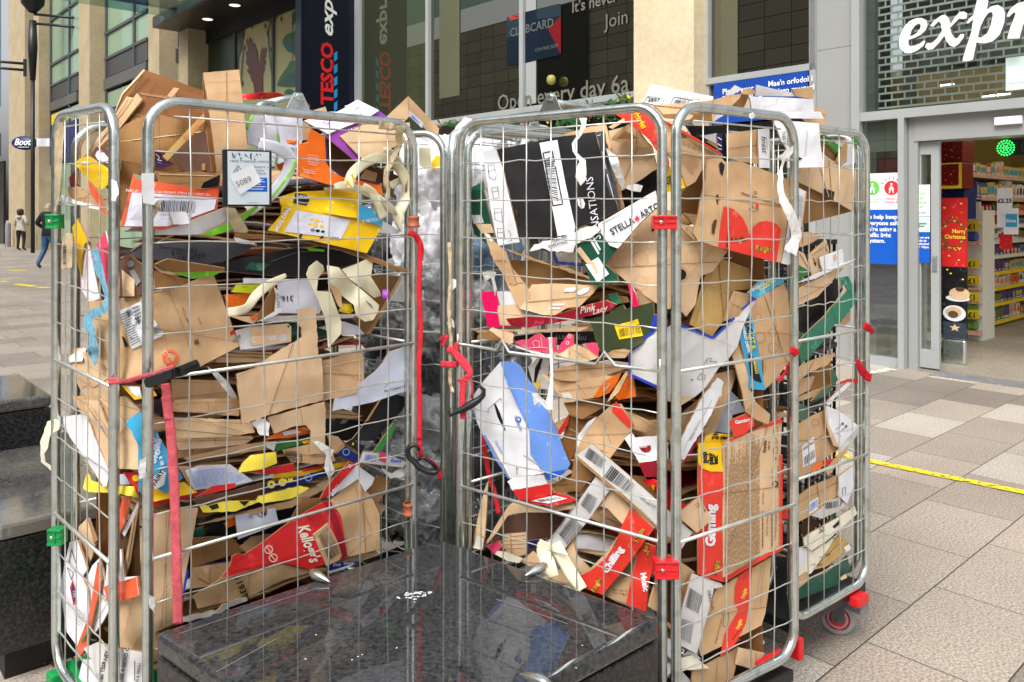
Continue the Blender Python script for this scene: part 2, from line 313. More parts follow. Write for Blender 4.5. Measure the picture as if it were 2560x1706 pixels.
# lower block on the left, and the higher one behind it
c0 = Vector((-1.55, 2.445)); u2 = Vector((.74, .672)); v2 = Vector((-.672, .74))
quad_block('granite_block', [c0-u2*.02, c0+u2*.55, c0+u2*.55+v2*1.05, c0+v2*1.05-u2*.02][:4], .1, .5, 'low black granite block on the left with reddish dead leaves under it', 'granite block', tm='granitesky')
k0 = gnd(147, 976, .70); k0 = Vector((k0.x, k0.y)); p1 = k0 - v2*0; q0 = gnd(128, 988, .70)
cc = Vector((-1.91, 3.32)); quad_block('granite_block', [cc-u2*.9, cc, cc+v2*.6, cc+v2*.6-u2*.9], .3, .70, 'raised black granite block behind the low one, left edge', 'granite block', tm='granitesky')
def leaves_bits():
    mb = MB(); r = random.Random(8)
    for i in range(90):
        p = gnd(r.uniform(10, 150), r.uniform(1600, 1660), .006 + r.random()*.01); a = r.random()*6.28; l = r.uniform(.006, .018)
        e = Vector((math.cos(a), math.sin(a), 0))*l; f = Vector((-math.sin(a), math.cos(a), r.uniform(-.2, .4)))*l*.4; mb.add([p-e, p+f, p+e, p-f], [(0, 1, 2, 3)])
    tag(mb.build('fallen_leaves', 'bi'), 'brown dead leaves and grit on the paving under the low granite block', 'leaves', kind='stuff')
leaves_bits()
# ================================================================ facade frame
FO = Vector((3.69, 7.49, 0)); FR = -math.atan2(.7433, .669)
fR = Vector((.669, -.7433, 0)); fN = Vector((.7433, .669, 0))
def fd(px, o=0): return (7.754-o)/(.7433*K(px)+.669)
def fs(px, o=0):
    d = fd(px, o); return (K(px)*d-3.69)*.669 + (d-7.49)*(-.7433)
def fz(px, py, o=0): return CH-(py-HZ)/FP*fd(px, o)
def fpt(px, py, o=0): return (fs(px, o), -o, fz(px, py, o))
shop = empty('shop_building', FO, 'grey and stone shop building with shuttered entrance and navy projecting sign', 'building', rz=FR)
far = empty('stone_building', FO, 'pale stone shopping building with green glass bays down the street', 'building', rz=FR)
def fb(name, m, x0, x1, o0, o1, z0, z1, par=None, bevel=0):
    mb = MB(); mb.box((min(x0, x1), -max(o0, o1), z0), (max(x0, x1), -min(o0, o1), z1)); return mb.build(name, m, par or shop, bevel)
def fpoly(mb, pts, o, mi=0): mb.add([(x[0], -o, x[1]) for x in pts], [tuple(range(len(pts)))], mi)
def Q(fr, *c):
    ox, oy, s = FRM[fr]; return [(ox+c[i]/s, oy+c[i+1]/s) for i in range(0, len(c), 2)]
FRM = dict(a=(100,150,3.484), b=(600,200,3.136), c=(100,550,3.136), d=(540,600,3.136), e=(100,1000,2.2203), f=(440,1000,2.2216), g=(1100,200,3.136), h=(1560,200,3.136),
           i=(1100,650,3.136), j=(1560,650,3.136), k=(1100,1100,2.5875), l=(1560,1100,2.5875), m=(0,0,3.677), n=(500,0,3.677), o=(1040,0,3.677), p=(1560,0,3.677),
           q=(2000,0,2.8), r=(2100,380,2.704), s=(0,300,3.731), t=(0,700,1.56), u=(1960,880,1.898), v=(1980,500,3.136), w=(1030,300,3.135), x=(0,480,3.0146), y=(2280,340,2.529), F=(0,0,1))
def fart(fr, o, *c):
    return [(fs(px, o), fz(px, py, o)) for px, py in Q(fr, *c)]
# -- main wall body behind everything
fb('wall', 'dark', fs(2150), fs(498), -.35, -.7, 0, 9); fb('upper_wall', 'clad', fs(2150), fs(2900), -.3, -.6, 3.95, 9)
# stone pillars
fb('stone_pillar', 'stone', fs(1584, .3), fs(1734, .3), .3, -.3, 0, 9, bevel=.004)
# shop windows
def window(x0, x1, z0, z1, m, fw=.07, o=0.06, muls=(), gm='frame', back=0.0):
    w_ = fb('window', m, x0, x1, back, back-.02, z0, z1); mb = MB()
    a, b = min(x0, x1), max(x0, x1)
    mb.box((a-fw, -o, z0-fw), (b+fw, -back+.03, z0)); mb.box((a-fw, -o, z1), (b+fw, -back+.03, z1+fw)); mb.box((a-fw, -o, z0), (a, -back+.03, z1)); mb.box((b, -o, z0), (b+fw, -back+.03, z1))
    for q_ in muls: mb.box((q_-fw/2, -o, z0), (q_+fw/2, -back+.03, z1))
    mb.build('window_frame', gm, w_); return w_
W2 = window(fs(1078), fs(1640), 2.96, 9, 'glsdark', .08, .06, [fs(1310)])
W1 = window(fs(905), fs(1071), 1.2, 9, 'glsolive', .06, .05)
W3 = window(fs(1779), fs(2031), 2.98, 9, 'glsdark', .07, .07)
W4 = window(fs(1078), fs(1640), .4, 2.86, 'glsdark', .06, .05, [fs(1310)]); W5 = window(fs(1779), fs(2031), .3, 2.9, 'glsdark', .06, .05)
fb('reflection_strip', 'olive', fs(1805), fs(1845), .012, .004, 2.99, 8.9)  # olive strip on the glass paints in a lighter reflection
fb('reflection_strip', 'olive', fs(1100), fs(1150), .012, .004, 3.3, 8.9); fb('reflection_strip', 'frame', fs(1316), fs(1341), .012, .004, 3, 8.9)  # pale strips painted on the glass as lighter reflections
# cladding
fb('cladding_panel', 'clad', fs(2047), fs(2137), .04, -.2, 0, 3.1-.004); fb('cladding_panel', 'clad', fs(2047), fs(2137), .04, -.2, 3.1, 9)
fb('corner_post', 'frame', fs(2137), fs(2157), .08, -.3, 0, 9); fb('corner_post', 'frame', fs(2032), fs(2047), .07, -.2, 0, 9)
# ---- writing on the facade
def ftext(mb, t, px, py, h, o, m=0, shear=0, bold=0, rot=0, mirror=False):
    """baseline start at pixel px,py on the facade plane, h = letter height in metres"""
    vs, fs_ = text_geo(t, shear, bold); x0, z0 = fs(px, o), fz(px, py, o); c, s = math.cos(R(rot)), math.sin(R(rot)); k = h/.72
    mb.add([(x0+(x*c-y*s)*k, -o, z0+(x*s+y*c)*k) for x, y, z in vs], fs_, m)
mb = MB(); ftext(mb, "It's never bee", 1429, 33, .155, .02, bold=.015)
mat('frost', (108, 108, 94), rough=.6, var=.1, vs=3); mb.build('window_lettering', 'frost', W2)
mb = MB(); ftext(mb, 'Join C', 1512, 71, .185, .02); mb.build('window_lettering', 'frost', W2); mb = MB(); ftext(mb, 'Open every day 6a', 1243, 277, .235, .02, bold=.01); mb.build('window_lettering', 'frost', W2)
# membership card poster
mb = MB(); o = .015; mats = ['cardbl', 'rdd', 'wdim', 'cardlt', 'pr']
mat('cardbl', (3, 20, 38), rough=.3, var=.1, vs=2); mat('rdd', (112, 8, 20), rough=.3, var=0); mat('wdim', (92, 100, 96), rough=.4, var=0); mat('cardlt', (26, 46, 56), rough=.3, var=.1, vs=3)
fpoly(mb, fart('o', .015, 835,160, 970,120, 1320,35, 1332,50, 1332,505, 1110,555, 970,590, 835,610), .015, 0)
fpoly(mb, fart('o', .017, 835,160, 970,120, 970,330, 835,350), .017, 3); fpoly(mb, fart('o', .017, 1110,90, 1332,40, 1332,150, 1110,180), .017, 3)
fpoly(mb, fart('o', .019, 1212,265, 1332,150, 1332,500), .019, 1)
ftext(mb, 'TESCO', 1040+852/3.677, 192/3.677, .055, .021, 4, bold=.03); ftext(mb, 'CLUBCARD', 1040+862/3.677, 342/3.677, .125, .021, 2, bold=.01); ftext(mb, '1234 0000 3200', 1040+1090/3.677, 480/3.677, .05, .021, 2)
mb.build('membership_poster', mats, W2)
mat('globe', (150, 146, 70), rough=.4, var=.1, emit=.12); mb = MB(); c = fpt(1378, 200, .12); mb.lathe([(.001, -.07), (.04, -.058), (.058, -.03), (.062, 0), (.058, .03), (.04, .058), (.001, .07)], (c[0], c[1], c[2]), 18); mb.build('globe_lamp', 'globe', W2)
# blue notice in the window
mat('nblue', (22, 70, 160), rough=.35, var=.04); mb = MB(); mb.box((fs(1796), -.09, 2.45), (fs(2030), -.075, 2.9)); ftext(mb, 'Please wear', 1806, 236, .058, .093, 1, bold=.02); ftext(mb, 'a face covering', 1806, 250, .058, .093, 1, bold=.02); ftext(mb, "Mae'n orfodol i", 1920, 217, .058, .093, 1, bold=.02); ftext(mb, 'wisgo mwgwd', 1932, 236, .058, .093, 1, bold=.02)
mb.build('blue_notice', ['nblue', 'wi'], W5)
# projecting sign
so_ = Vector((fs(892), 0, 0)); mb = MB(); mb.box((fs(892)-.22, -1.12, 2.2), (fs(892)+.0, -.02, 9.2)); sg = mb.build('projecting_sign', 'navyd', shop, .01)
mb = MB(); xx = fs(892)+.004
def stext(mb, t, y0, z0, h, m, shear=0, bold=0, L=1):
    vs, f_ = text_geo(t, shear, bold); k = h/.72
    mx = max(v[0] for v in vs); mb.add([(xx, y0-y*k*1.0, z0+x/mx*L) for x, y, z in vs], f_, m)   # reads upwards
# sign face x = out distance (y=-1.12 left edge in view)
stext(mb, 'TESCO', -.5, 3.41, .24, 0, 0, .035, 1.12); stext(mb, 'express', -.5, 4.62, .24, 1, .3, .02, 1.45)
for i in range(5):
    z = 3.3+i*.225; mb.add([(xx, -.475, z), (xx, -.475, z+.15), (xx, -.405, z+.20), (xx, -.405, z+.05)], [(0, 1, 2, 3)], 2)
mat('signr', (214, 20, 30), var=0); mat('signb', (20, 140, 200), var=0); mb.build('sign_lettering', ['signr', 'wi', 'signb'], sg)
fb('frame_post', 'frame', fs(893), fs(903), .06, -.2, 0, 9)
# mural window
mat('mural', (178, 166, 118), rough=.35, var=.08, vs=.6); mat('mleaf', (52, 98, 48), rough=.35, var=.25, vs=1.2); mat('mteal', (28, 82, 72), rough=.35, var=.12, vs=1.2); mat('mred', (98, 34, 24), rough=.35, var=.15, vs=1.2); mat('mdark', (26, 52, 34), rough=.3, var=.3, vs=.7)
mur = fb('mural_window', 'mural', fs(590), fs(764), 0, -.02, 1, 7)
mb = MB(); A = lambda m_, *c: fpoly(mb, fart('n', .01+.002*m_, *c), .01+.002*m_, m_)
A(3, 330,150, 420,130, 405,330, 350,560, 350,900, 330,900); A(3, 560,20, 690,-60, 690,30, 560,100)
for (c_) in ((425,900+400,430,650,418,560,418,480,425,400,422,370,432,350,445,400,450,345,468,350,480,400,500,380,520,480,540,560,556,470,575,440,580,500,590,440,612,450,605,520,598,560,607,600,592,640,588,690,575,700,578,760,585,1300,500,1300),): pass
A(2, 500,870, 490,770, 470,740, 462,700, 430,650, 450,620, 418,580, 430,540, 420,490, 440,460, 425,380, 432,352, 445,400, 452,345, 466,350, 480,400, 500,400, 530,500, 535,600, 545,580, 556,480, 572,430, 580,460, 595,440, 612,452, 600,520, 585,545, 607,575, 588,610, 592,640, 575,690, 580,870)
A(1, 750,380, 790,320, 850,300, 890,262, 930,275, 978,300, 978,440, 900,410, 820,380, 775,400); A(2+0 if 0 else 4, 755,395, 800,385, 880,400, 975,455, 975,560, 930,550, 890,550, 860,500, 800,470)
A(1, 706,780, 740,700, 800,620, 830,560, 880,565, 975,580, 975,680, 880,665, 800,700, 740,770); A(4, 706,790, 780,720, 860,672, 975,690, 975,800, 950,812, 910,765, 860,800, 800,800)
for (a_, b_, c_, d_) in ((890,65,960,40), (890,65,830,95), (890,65,945,200), (890,65,900,240), (890,65,855,240), (890,65,860,0), (890,65,920,0)):
    nx, ny = (d_-b_)*.16, -(c_-a_)*.16; mx_, my_ = (a_+c_)/2, (b_+d_)/2; A(1, a_, b_, mx_+nx, my_+ny, c_, d_, mx_-nx, my_-ny)
for (a_, b_, c_, d_) in ((820,815,765,870), (820,815,890,880), (820,815,800,950), (820,815,840,950)):
    nx, ny = (d_-b_)*.16, -(c_-a_)*.16; mx_, my_ = (a_+c_)/2, (b_+d_)/2; A(1, a_, b_, mx_+nx, my_+ny, c_, d_, mx_-nx, my_-ny)
def fline(pts, wd, m_):
    for i in range(0, len(pts)-2, 2):
        x0, y0, x1, y1 = pts[i:i+4]; l = math.hypot(x1-x0, y1-y0) or 1; nx, ny = -(y1-y0)/l*wd/2, (x1-x0)/l*wd/2; A(m_, x0+nx, y0+ny, x1+nx, y1+ny, x1-nx, y1-ny, x0-nx, y0-ny)
fline([655,60, 650,200, 625,300, 635,480, 660,700, 660,860], 9, 3); fline([535,115, 570,170, 640,200, 700,170, 760,80, 800,0], 12, 3); fline([520,125, 480,200, 410,240], 9, 3); fline([850,0, 850,560], 5, 3); fline([375,380, 395,480, 375,760], 8, 3)
for (x_, y_) in ((480,240), (547,195), (600,240), (747,175), (620,305), (650,455), (408,440), (388,770)): A(3, x_, y_-32, x_+10, y_, x_, y_+34, x_-10, y_)
mb.build('painted_leaves', ['mural', 'mleaf', 'mred', 'mdark', 'mteal'], mur)
for px in (686, 590): fb('mullion', 'framed', fs(px)-.04, fs(px)+.04, .05, .0, 1, 7)
fb('door_glass', 'mdark', fs(506), fs(589), 0, -.02, 1, 7); fb('door_frame', 'dark', fs(764), fs(776), .1, -.1, 0, 9); fb('window_head', 'dark', fs(500), fs(770), .06, -.02, 5.7, 6.03)
# canopy
cn = empty('entrance_canopy', FO, 'dark flat canopy with round downlights and clear glass edge over the mural window', 'canopy', rz=FR)
mb = MB(); mb.box((fs(498)-0, -1.15, 6.03), (fs(885), -.0, 6.3)); mb.build('soffit', 'darkb', cn, .01)
mat('downl', (235, 235, 225), var=0, emit=1.0); mb = MB()
for (px, py) in ((587, 15), (519, 50)):
    d = (6.02-CH)*FP/(HZ-py); P = Vector((K(px)*d, d, 6.02))-FO; x, y = P.dot(fR), P.dot(fN); mb.lathe([(.001, 6.022), (.10, 6.022), (.12, 6.03)], (x, y, 0), 20)
mb.build('downlight', 'downl', cn)
mb = MB(); mb.box((-16.4, -3.6, 6.1), (-9, -1.2, 6.115)); mb.build('glass_edge', 'paneg', cn)
mb = MB(); mb.box((-15.75, -3.6, 6.12), (-15.5, -1.1, 6.3)); mb.build('edge_beam', 'framed', cn); mb = MB(); mb.box((-16.6, -1.25, 6.0), (-9, -1.15, 6.25)); mb.build('edge_beam', 'framed', cn)
# ---------------- entrance
sx = lambda px: fs(px)
fb('transom_beam', 'frame', sx(2152), sx(2900), .06, -.15, 2.345, 2.43); fb('header_panel', 'clad', sx(2284), sx(2900), -.02, -.3, 2.125, 2.345)
fb('mullion_post', 'frame', sx(2251), sx(2266), .06, -.1, 0, 2.345); fb('reveal_post', 'clad', sx(2268), sx(2291), -.03, -.25, 0, 2.345); fb('base_rail', 'frame', sx(2157), sx(2251), .03, -.08, 0, .09)
fb('side_glass', 'pane', sx(2157), sx(2251), -.0, -.012, .09, 2.345)
fb('glass_shade_panel', 'clad', sx(2157), sx(2251), -.05, -.07, 2.05, 2.34)
fb('red_backing', 'rdd', sx(2192), sx(2251), -.05, -.06, 1.72, 1.98)
mat('nblue2', (16, 88, 190), rough=.35, var=.03)
mb = MB(); x0, x1 = sx(2120), sx(2250); mb.box((x0, -.022, fz(2250, 380+390/2.704)), (x1, -.014, fz(2250, 432))); mb.box((x0, -.022, fz(2250, 662)), (x1, -.014, fz(2250, 380+392/2.704)), 1)
def disc(mb, px, py, r, o, m, n=24): c_ = fpt(px, py, o); mb.add([(c_[0]+r*math.cos(2*math.pi*i/n), c_[1], c_[2]+r*math.sin(2*math.pi*i/n)) for i in range(n)], [tuple(range(n))], m)
disc(mb, 2181, 470, .067, .026, 2); disc(mb, 2228.6, 470, .067, .026, 3)
for (cx, m_) in ((2181, 2), (2228.6, 3)):
    c_ = fpt(cx, 470, .026)
    for a in (-60, -35, -12, 12, 35, 60):
        s_, k_ = math.sin(R(a)), math.cos(R(a)); w_ = .003; mb.add([(c_[0]+s_*.08-w_*k_, c_[1], c_[2]+k_*.08+w_*s_), (c_[0]+s_*.08+w_*k_, c_[1], c_[2]+k_*.08-w_*s_), (c_[0]+s_*.108+w_*k_, c_[1], c_[2]+k_*.108-w_*s_), (c_[0]+s_*.108-w_*k_, c_[1], c_[2]+k_*.108+w_*s_)], [(0, 1, 2, 3)], m_)
    disc(mb, cx, 461, .011, .028, 4, 14)
    for dx, l in ((-.012, 1), (.012, 1)): mb.add([(c_[0]-.009, -.028, c_[2]+.02), (c_[0]+.009, -.028, c_[2]+.02), (c_[0]+dx*1.6+.005, -.028, c_[2]-.05), (c_[0]+dx*1.6-.005, -.028, c_[2]-.05)], [(0, 1, 2, 3)], 4)
    for dx in (-1, 1): mb.add([(c_[0]+dx*.008, -.028, c_[2]+.02), (c_[0]+dx*.026, -.028, c_[2]-.018), (c_[0]+dx*.021, -.028, c_[2]-.02), (c_[0]+dx*.003, -.028, c_[2]+.01)], [(0, 1, 2, 3)], 4)
ftext(mb, 'When green,', 2161, 380+326/2.704, .022, .026, 2); ftext(mb, 'please enter', 2160, 380+346/2.704, .022, .026, 2); ftext(mb, 'When red,', 2214, 380+326/2.704, .026, .026, 3); ftext(mb, 'please wait', 2212, 380+346/2.704, .026, .026, 3)
for (t, py) in (('To help keep', 380+452/2.704), ('everyone safe,', 380+494/2.704), ("we're using a", 380+534/2.704), ('traffic light', 380+574/2.704), ('system.', 380+612/2.704)):
    ftext(mb, t, {'T': 2163, 'e': 2164, 'w': 2161, 't': 2163, 's': 2168}[t[0]], py, .041, .026, 4, bold=.03)
mat('sgreen', (104, 196, 80), var=0); mat('sred', (228, 40, 48), var=0); mb.build('queue_notice', ['wi', 'nblue2', 'sgreen', 'sred', 'wi'], shop)
# blue dim lower glass behind notice
fb('lower_blue_panel', 'nv', sx(2157), sx(2250), -.06, -.07, .36, .98)
# sliding door leaf
dr = fb('sliding_door', 'pane', sx(2294), sx(2318), -.10, -.11, .18, 2.05)
mb = MB(); a, b = sx(2291), sx(2340); mb.box((a, .075, .02), (b, .125, .19)); mb.box((a, .075, 2.0), (b, .125, 2.12)); mb.box((sx(2319), .075, .19), (b, .125, 2.0)); mb.box((a, .075, .19), (sx(2294), .125, 2.0)); mb.build('door_frame', 'frame', dr, .003)
mb = MB(); mb.box((sx(2324), .065, .92), (sx(2335), .074, 1.06)); mb.build('lock_plate', 'gi', dr)
mb = MB(); z = lambda py: fz(2295, py, -.1); mb.box((sx(2268), .062, z(541)), (sx(2318), .068, z(463))); mb.box((sx(2268), .062, z(580)), (sx(2318), .068, z(542)), 1); mb.box((sx(2292), .062, z(656)), (sx(2318), .068, z(581)), 2)
def dt(t, px, py, h, m, bold=.02):
    vs, f_ = text_geo(t, 0, bold); k = h/.72; x0, z0 = fs(px, -.06), fz(px, py, -.06); mb.add([(x0+x*k, .060, z0+y*k) for x, y, z_ in vs], f_, m)
for (t, py) in (('When', 488), ('green,', 500), ('please', 510), ('enter', 521)): dt(t, 2281, py, .036, 3, 0)
dt('do not enter', 2283, 534, .016, 2); dt('an automatic', 2280, 561, .018, 4); dt('door', 2295, 568, .02, 4)
for (t, py) in (('Sorry, we are', 596), ('unable to', 604), ('sell alcohol', 612), ('after 10pm', 620)): dt(t, 2276 if 'we' in t else 2284, py, .022, 0, .03)
mat('pgreen', (200, 222, 212), var=0); mb.build('door_notice', ['wi', 'pgreen', 'nblue2', 'sgreen', 'ink'], dr)
# roller shutter behind glass with white letters in front
fb('shutter_glass', 'pane2', sx(2159), sx(2900), .0, -.012, 2.43, 3.95)
mb = MB(); x0, x1 = sx(2180), sx(2900); r = 0
zz = 2.47
while zz < 3.95:
    mb.box((x0, .14, zz), (x1, .155, zz+.019)); k = 0; x = x0 + (.0 if r % 2 else .06)
    while x < x1: mb.box((x, .143, zz+.018), (x+.013, .152, zz+.072)); x += .12
    zz += .07; r += 1
mat('shut', (176, 184, 180), rough=.35, metal=.3, var=.1, vs=3); mb.build('roller_shutter', 'shut', shop)
fb('shutter_guide', 'framed', sx(2159), sx(2180), -.06, -.16, 2.43, 3.95); mat('voidc', (84, 82, 76), var=.2, vs=2); fb('dim_void', 'voidc', sx(2160), sx(2900), -.9, -.95, 2.5, 3.95)
mat('ceilt', (140, 116, 76), rough=.7, var=.2, vs=3); fb('ceiling_void', 'ceilt', sx(2200), sx(2900), -.86, -.89, 2.5, 2.86)
GL = [ (700,340, 692,300, 700,250, 725,195, 765,150, 810,130, 855,128, 885,145, 893,175, 880,210, 845,245, 790,270, 760,280, 758,310, 770,325, 800,325, 840,305, 865,285, 878,290, 865,320, 820,355, 775,375, 735,372),
 (910,180, 940,145, 990,110, 1015,105, 1040,130, 1055,170, 1085,120, 1120,85, 1150,82, 1170,100, 1165,130, 1140,135, 1115,130, 1080,165, 1050,195, 1060,235, 1080,270, 1100,270, 1125,240, 1150,240, 1145,265, 1110,310, 1080,330, 1050,320, 1025,290, 1010,250, 975,300, 930,345, 895,350, 875,330, 885,305, 920,305, 960,270, 995,215, 985,165, 970,150, 930,190),
 (1165,165, 1180,135, 1215,105, 1235,20, 1240,-6, 1300,-5, 1318,5, 1308,70, 1340,45, 1385,35, 1420,55, 1435,95, 1430,160, 1400,240, 1350,290, 1290,305, 1235,298, 1210,420, 1170,430, 1138,430, 1140,410, 1175,300, 1200,220, 1212,135, 1180,165),
 (1445,115, 1470,65, 1520,25, 1570,12, 1578,60, 1605,28, 1660,8, 1695,40, 1680,75, 1640,78, 1605,100, 1560,180, 1535,270, 1450,272, 1470,200, 1510,100, 1500,85, 1465,118)]
HO = [(770,255, 780,215, 805,180, 830,165, 845,175, 842,200, 820,230, 790,250), None, (1290,130, 1320,90, 1345,85, 1350,110, 1335,180, 1310,235, 1270,265, 1245,262, 1262,190), None]
def inside(p, poly):
    x, y = p; c = False; n = len(poly)
    for i in range(n):
        (x1, y1), (x2, y2) = poly[i], poly[i-1]
        if (y1 > y) != (y2 > y) and x < (x2-x1)*(y-y1)/(y2-y1)+x1: c = not c
    return c
def tri_poly(outer, hole=None, inner=()):
    vs = [Vector(p) for p in outer]; fcs = []; no = len(outer); eds = [(i, (i+1) % no) for i in range(no)]
    if hole: b = len(vs); vs += [Vector(p) for p in hole]; eds += [(b+i, b+(i+1) % len(hole)) for i in range(len(hole))]
    vs += [Vector(p) for p in inner]
    r = delaunay_2d_cdt(vs, eds, fcs, 0, 1e-5, False)
    V = [tuple(x) for x in r[0]]; T = [t for t in r[2] if inside((sum(V[i][0] for i in t)/len(t), sum(V[i][1] for i in t)/len(t)), outer)]
    if hole: T = [t for t in T if not inside((sum(V[i][0] for i in t)/len(t), sum(V[i][1] for i in t)/len(t)), hole)]
    return V, T
for g_, h_ in zip(GL, HO):
    o1, o0 = .20, .14; P = fart('q', o1, *g_); H = fart('q', o1, *h_) if h_ else None
    V, T = tri_poly(P, H); mb = MB(); mb.add([(x, -o1, z) for x, z in V], [tuple(t) for t in T]); mb.add([(x, -o0, z) for x, z in V], [tuple(t) for t in T])
    for lp in ([P, H] if H else [P]):
        n = len(lp); mb.add([(x, -o1, z) for x, z in lp]+[(x, -o0, z) for x, z in lp], [(i, (i+1) % n, n+(i+1) % n, n+i) for i in range(n)], 1)
    mb.build('sign_letter', ['wi', 'gi'], shop)
# sensor box, traffic light
se_ = fb('door_sensor', 'wi', sx(2487), sx(2556), .02, -.06, 2.215, 2.285, bevel=.006)
tl_ = empty('traffic_light', FO, 'small black traffic light showing green dots inside the shop doorway', 'traffic light', rz=FR)
mat('led', (40, 255, 110), var=0, emit=2.2); mb = MB(); a, b = sx(2490), sx(2600); mb.box((a, .30, fz(2530, 386)), (b, .36, fz(2530, 341))); mb.build('housing', 'blkp', tl_, .015)
mb = MB(); cx, cz = fs(2508, -.3)+.02, fz(2530, 363)
for ring, n in ((0, 1), (.022, 6), (.044, 12), (.066, 18)):
    for i in range(n):
        a = 2*math.pi*i/n; mb.lathe([(.007, 0), (.005, -.005), (.001, -.007)], (cx+ring*math.cos(a), .298, cz+ring*math.sin(a)), 8, axis='y')
mb.build('green_leds', 'led', tl_)
mb = MB(); cx += .19
for ring, n in ((0, 1), (.022, 6), (.044, 12), (.066, 18)):
    for i in range(n):
        a = 2*math.pi*i/n; mb.lathe([(.005, 0), (.003, -.003), (.001, -.005)], (cx+ring*math.cos(a), .298, cz+ring*math.sin(a)), 6, axis='y')
mb.build('unlit_leds', 'gi', tl_)
# clear hanging holder upper right
mb = MB(); mb.box((sx(2519), -.05, 2.5), (sx(2600), -.03, 2.78)); mb.box((sx(2524), -.053, 2.56), (sx(2600), -.051, 2.7), 1); hp = mb.build('notice_holder', ['pgreen', 'wi'], shop)
# interior
fl = MB(); fl.add([(sx(2292), 0, .004), (sx(2292)+7, 0, .004), (sx(2292)+7, 9, .004), (sx(2292)-1.5, 9, .004)], [(0, 1, 2, 3)]); tag(fl.build('shop_floor', 'shopfloor', None), kind='structure')
o_ = bpy.data.objects['shop_floor']; o_.location = FO; o_.rotation_euler.z = FR
fb('door_mat_threshold', 'gi', sx(2340), sx(2900), .16, -.1, -.02, .006)
mat('inwall', (118, 102, 40), rough=.7, var=.1, vs=1); mat('inwall2', (196, 184, 150), rough=.7, var=.08, vs=1)
fb('back_wall', 'inwall', sx(2292)-1.5, sx(2292)+7, -6, -6.1, 0, 3); fb('interior_side_wall', 'inwall', sx(2335)-1.2, sx(2335)-1.1, -.3, -6, 0, 3); fb('interior_ceiling', 'inwall2', sx(2292)-1.5, sx(2292)+7, -.9, -6, 2.9, 2.95)
mat('tube', (255, 250, 235), var=0, emit=2.6)
mb = MB()
for y in (1.3, 2.6, 3.9, 5.2): mb.box((sx(2292)-.2, y, 2.84), (sx(2292)+6, y+.12, 2.88))
mb.build('ceiling_light', 'tube', shop)
mb = MB(); 
for (x, y) in ((2190, 297), (2205, 296), (2226, 294)): c = fpt(x, y, -.3); mb.box((c[0]-.05, .34, c[2]-.012), (c[0]+.05, .36, c[2]+.012))
for (x, y) in ((2470, 243), (2490, 240), (2510, 238), (2367, 214)): c = fpt(x, y, -.5); mb.box((c[0]-.06, .5, c[2]-.014), (c[0]+.06, .52, c[2]+.014))
mb.build('void_light', 'tube', shop)
# ================================================================ shop interior things
def wpt(px, py, d): return at(px, py, d)
rnd = random.Random(21)
# main shelf unit: face starts at px 2453 base and runs inwards (direction fN)
S0 = Vector((5.78, 9.86, 0)); AX = math.atan2(fN.y, fN.x)
shelf = empty('shelf_unit', S0, 'long white grocery shelf unit with yellow price strips inside the shop', 'shelf unit', rz=AX)
mat('shw', (214, 212, 204), rough=.5, var=.05); mat('ystrip', (226, 196, 30), rough=.5, var=.1, vs=9); mat('pstrip', (206, 160, 140), rough=.5, var=.2, vs=20)
ZS = [.07, .30, .50, .70, .91, 1.10, 1.30, 1.47, 1.65, 1.93]
mb = MB(); mb.box((-.02, .56, 0), (4.2, .6, 2.3)); mb.box((-.04, .0, 0), (-.0, .10, 1.6)); mb.build('back_panel', 'shw', shelf)
for i, z in enumerate(ZS):
    x0 = -.0 if i < 9 else -.55
    mb = MB(); mb.box((x0, 0, z-.02), (4.1, .55, z)); mb.box((x0, -.012, z-.035), (4.1, -.002, z+.012), 1 if i in (0, 1, 2, 3) else (2 if i > 6 else 0)); mb.build('shelf', ['shw', 'ystrip', 'pstrip'], shelf)
pcs = [(176, 40, 36), (196, 170, 90), (60, 80, 140), (206, 196, 180), (150, 90, 40), (90, 130, 60), (220, 120, 40), (110, 60, 90), (60, 150, 180), (190, 60, 60), (70, 50, 40), (225, 220, 215)]
for i, c in enumerate(pcs): mat('pc%d' % i, c, rough=.45, var=.35, vs=24)
def product(name, w_, h_, d_, m1, m2):
    mb = MB(); mb.box((-w_/2, -d_, 0), (w_/2, 0, h_)); mb.add([(-w_*.36, .002, h_*.3), (w_*.36, .002, h_*.3), (w_*.36, .002, h_*.75), (-w_*.36, .002, h_*.75)], [(0, 1, 2, 3)], 1)
    mb.add([(-w_*.36, .004, h_*.08), (w_*.36, .004, h_*.08), (w_*.36, .004, h_*.2), (-w_*.36, .004, h_*.2)], [(0, 1, 2, 3)], 2); return mb
prot = []
for i in range(12):
    o = product('x', .09 + .02*(i % 3), .12 + .01*(i % 4), .1, i, 0).build('grocery_packet', ['pc%d' % i, 'pc%d' % ((i*5+3) % 12), 'pc11'], None, .003); prot.append(o)
used = set()
def put_product(i, P, rz, sc, label, group, ):
    o = prot[i] if i not in used else prot[i].copy()
    if i in used: COL.objects.link(o)
    used.add(i); o.location = P; o.rotation_euler = (0, rnd.uniform(-.04, .04), rz+rnd.uniform(-.12, .12)); o.scale = sc; tag(o, label, 'packet', group)
names = ['lowest', 'second lowest', 'third', 'fourth', 'fifth', 'sixth', 'seventh', 'eighth', 'ninth', 'top']
cols_ = ['red', 'tan', 'navy', 'cream', 'brown', 'green', 'orange', 'plum', 'cyan', 'crimson', 'dark brown', 'white']
